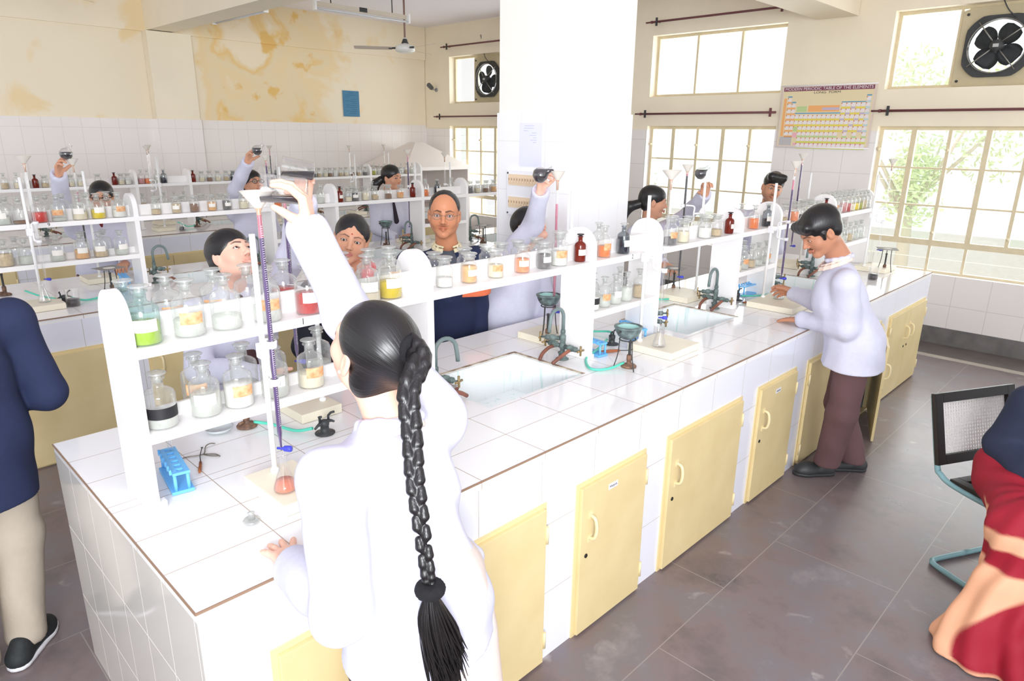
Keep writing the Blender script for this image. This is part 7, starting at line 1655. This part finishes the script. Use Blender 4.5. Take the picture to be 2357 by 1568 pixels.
# --- man in navy blazer cut by the left edge, back to us
G12 = dict(label='man in navy blazer and khaki trousers at the left edge, back turned', feet=(-0.22,1.45,0), h=0.008, hh=0.004, hnd=0.004, skin='brown',
  head=(-0.22,1.52,1.56), face=(-0.35,0.93,-0.1), up=(0,0,1), neck=(-0.21,1.48,1.41), body_dir=(-0.25,0.97,0),
  J=dict(shR=(-0.015,1.47,1.28), elR=(0.055,1.47,0.99), wrR=(-0.10,1.66,0.95), shL=(-0.42,1.36,1.28), elL=(-0.50,1.34,0.99), wrL=(-0.36,1.58,0.95), pelvis=(-0.20,1.45,0.90), hipL=(-0.29,1.42,0.86), hipR=(-0.12,1.47,0.86), knL=(-0.30,1.42,0.47), knR=(-0.13,1.48,0.47), anL=(-0.33,1.36,0.09), anR=(-0.17,1.42,0.09)),
  hands=[dict(w=(-0.10,1.66,0.95), d=(-0.9,0.3,0), n=(-0.2,-0.9,0), side='R', curl=(0.4,0.5,0.4)), dict(w=(-0.36,1.58,0.95), d=(0.9,0.3,0), n=(0.2,-0.9,0), side='L', curl=(0.4,0.5,0.4))],
  hair=short_hair(1.0), clothes=[('blazer', m_navy, coat(0.64, r=0.17, sl=0.072, cuff=0.052, skirt=0.172, flat=0.8), 0.008, dict(disp=wrinkle(0.004, 0.9, 12.0))), ('trousers', cloth('khaki_trousers', srgb(186,174,158)), trousers((0.10,0.085,0.070), 0.05), 0.009, dict(disp=wrinkle(0.006, 0.8, 2.0)))])
r12, J12, A12, W12 = build_person(G12)
m_sn = mat('black_trainer_mesh', srgb(40,44,46), 0.7, noise=0.3, nscale=90); m_sole = mat('white_rubber_sole', srgb(232,232,236), 0.5)
shoe(r12, (-0.235,1.325,0), (-0.065,1.545,0), m_sn, sole=m_sole, s=1.05); shoe(r12, (-0.40,1.29,0), (-0.30,1.54,0), m_sn, sole=m_sole, s=1.05)
# --- woman in maroon and peach sari seated at the right edge
chair((3.056, -1.17, 0), math.radians(152), 'black-framed chair with white woven cane back and pale blue tube legs')
m_sari = vcol_mat('maroon_and_peach_sari', 0.7)
G13 = dict(label='woman in navy cardigan and maroon and peach sari seated at the right edge', feet=(2.47,-1.30,0), h=0.010, hh=0.005, hnd=0.005, skin='tan',
  head=(2.99,-1.29,1.17), face=(-0.7,-0.7,-0.1), up=(0,0,1), neck=(3.02,-1.26,1.02), body_dir=(-0.75,-0.65,0),
  J=dict(shR=(2.90,-1.12,0.90), elR=(2.90,-1.05,0.70), wrR=(2.68,-1.24,0.62), shL=(3.16,-1.39,0.90), elL=(3.10,-1.48,0.72), wrL=(2.86,-1.50,0.62), pelvis=(2.99,-1.18,0.56), hipL=(3.02,-1.28,0.54), hipR=(2.92,-1.12,0.56), knL=(2.54,-1.40,0.53), knR=(2.52,-1.22,0.53), anL=(2.46,-1.42,0.08), anR=(2.46,-1.24,0.08)),
  hands=[dict(w=(2.68,-1.24,0.62), d=(-0.5,-0.8,-0.2), n=(0,0,-1), side='R'), dict(w=(2.86,-1.50,0.62), d=(-0.9,0.1,-0.2), n=(0,0,-1), side='L')],
  hair=w3_hair, clothes=[('cardigan', cloth('navy_cardigan', srgb(34,42,66)), coat(0.60, r=0.17, sl=0.075, collar=False, skirt=0.19), 0.010, dict(disp=wrinkle(0.004, 0.9, 13.0)))])
r13, J13, A13, W13 = build_person(G13)
f = Field(); J = J13
f.rc(J['hipL'], J['hipR'], 0.15, 0.15, 0.06); f.rc(J['hipL'], J['knL'], 0.13, 0.10, 0.06); f.rc(J['hipR'], J['knR'], 0.13, 0.10, 0.06)
f.rc(J['knL'], J['anL'], 0.10, 0.12, 0.08); f.rc(J['knR'], J['anR'], 0.10, 0.12, 0.08); f.rc((2.47,-1.20,0.30), (2.43,-1.17,0.02), 0.08, 0.15, 0.06); f.rc((2.47,-1.40,0.30), (2.38,-1.42,0.02), 0.10, 0.15, 0.06)
def drape(X, Y, Z):
    th = np.arctan2(Y+1.30, X-2.62); g = np.clip((0.75-Z)/0.5, 0.15, 1)
    return (0.010*g*np.sin(th*17+3*np.sin(Z*7))+0.006*np.sin(Z*30+X*20+4*np.sin(th*3))*(1-0.5*g)).astype(F32)
V, Q = f.grid(0.008, disp=drape, planes=[(np.array([0,0,0.006]), np.array([0,0,-1.0]))])
col = np.ones((len(V), 4)); col[:, :3] = srgb(158,24,46); x, y, z = V.T
edge = y-(-1.235+0.10*np.sin(z*9+0.8))-0.10*(0.35-z)
w1 = np.clip(edge/0.02+0.5, 0, 1)*np.clip((0.40-z)/0.015, 0, 1)*(x < 2.60)
bz = 0.50+0.16*(x-2.4)+0.03*np.sin(y*14); w2 = np.clip((0.034-np.abs(z-bz+0.015))/0.012+0.5, 0, 1)*np.clip((2.70-x)/0.03, 0, 1)
w3 = np.clip((0.03-z)/0.012, 0, 1); w_ = np.clip(w1+w2+w3, 0, 1)[:, None]
stitch = (np.abs(w_[:, 0]-0.5) < 0.45)
col[:, :3] = col[:, :3]*(1-w_)+np.array(srgb(238,180,144))*w_
link_local(nmesh('sari', [(V, Q, 0, col)], [m_sari]), r13)
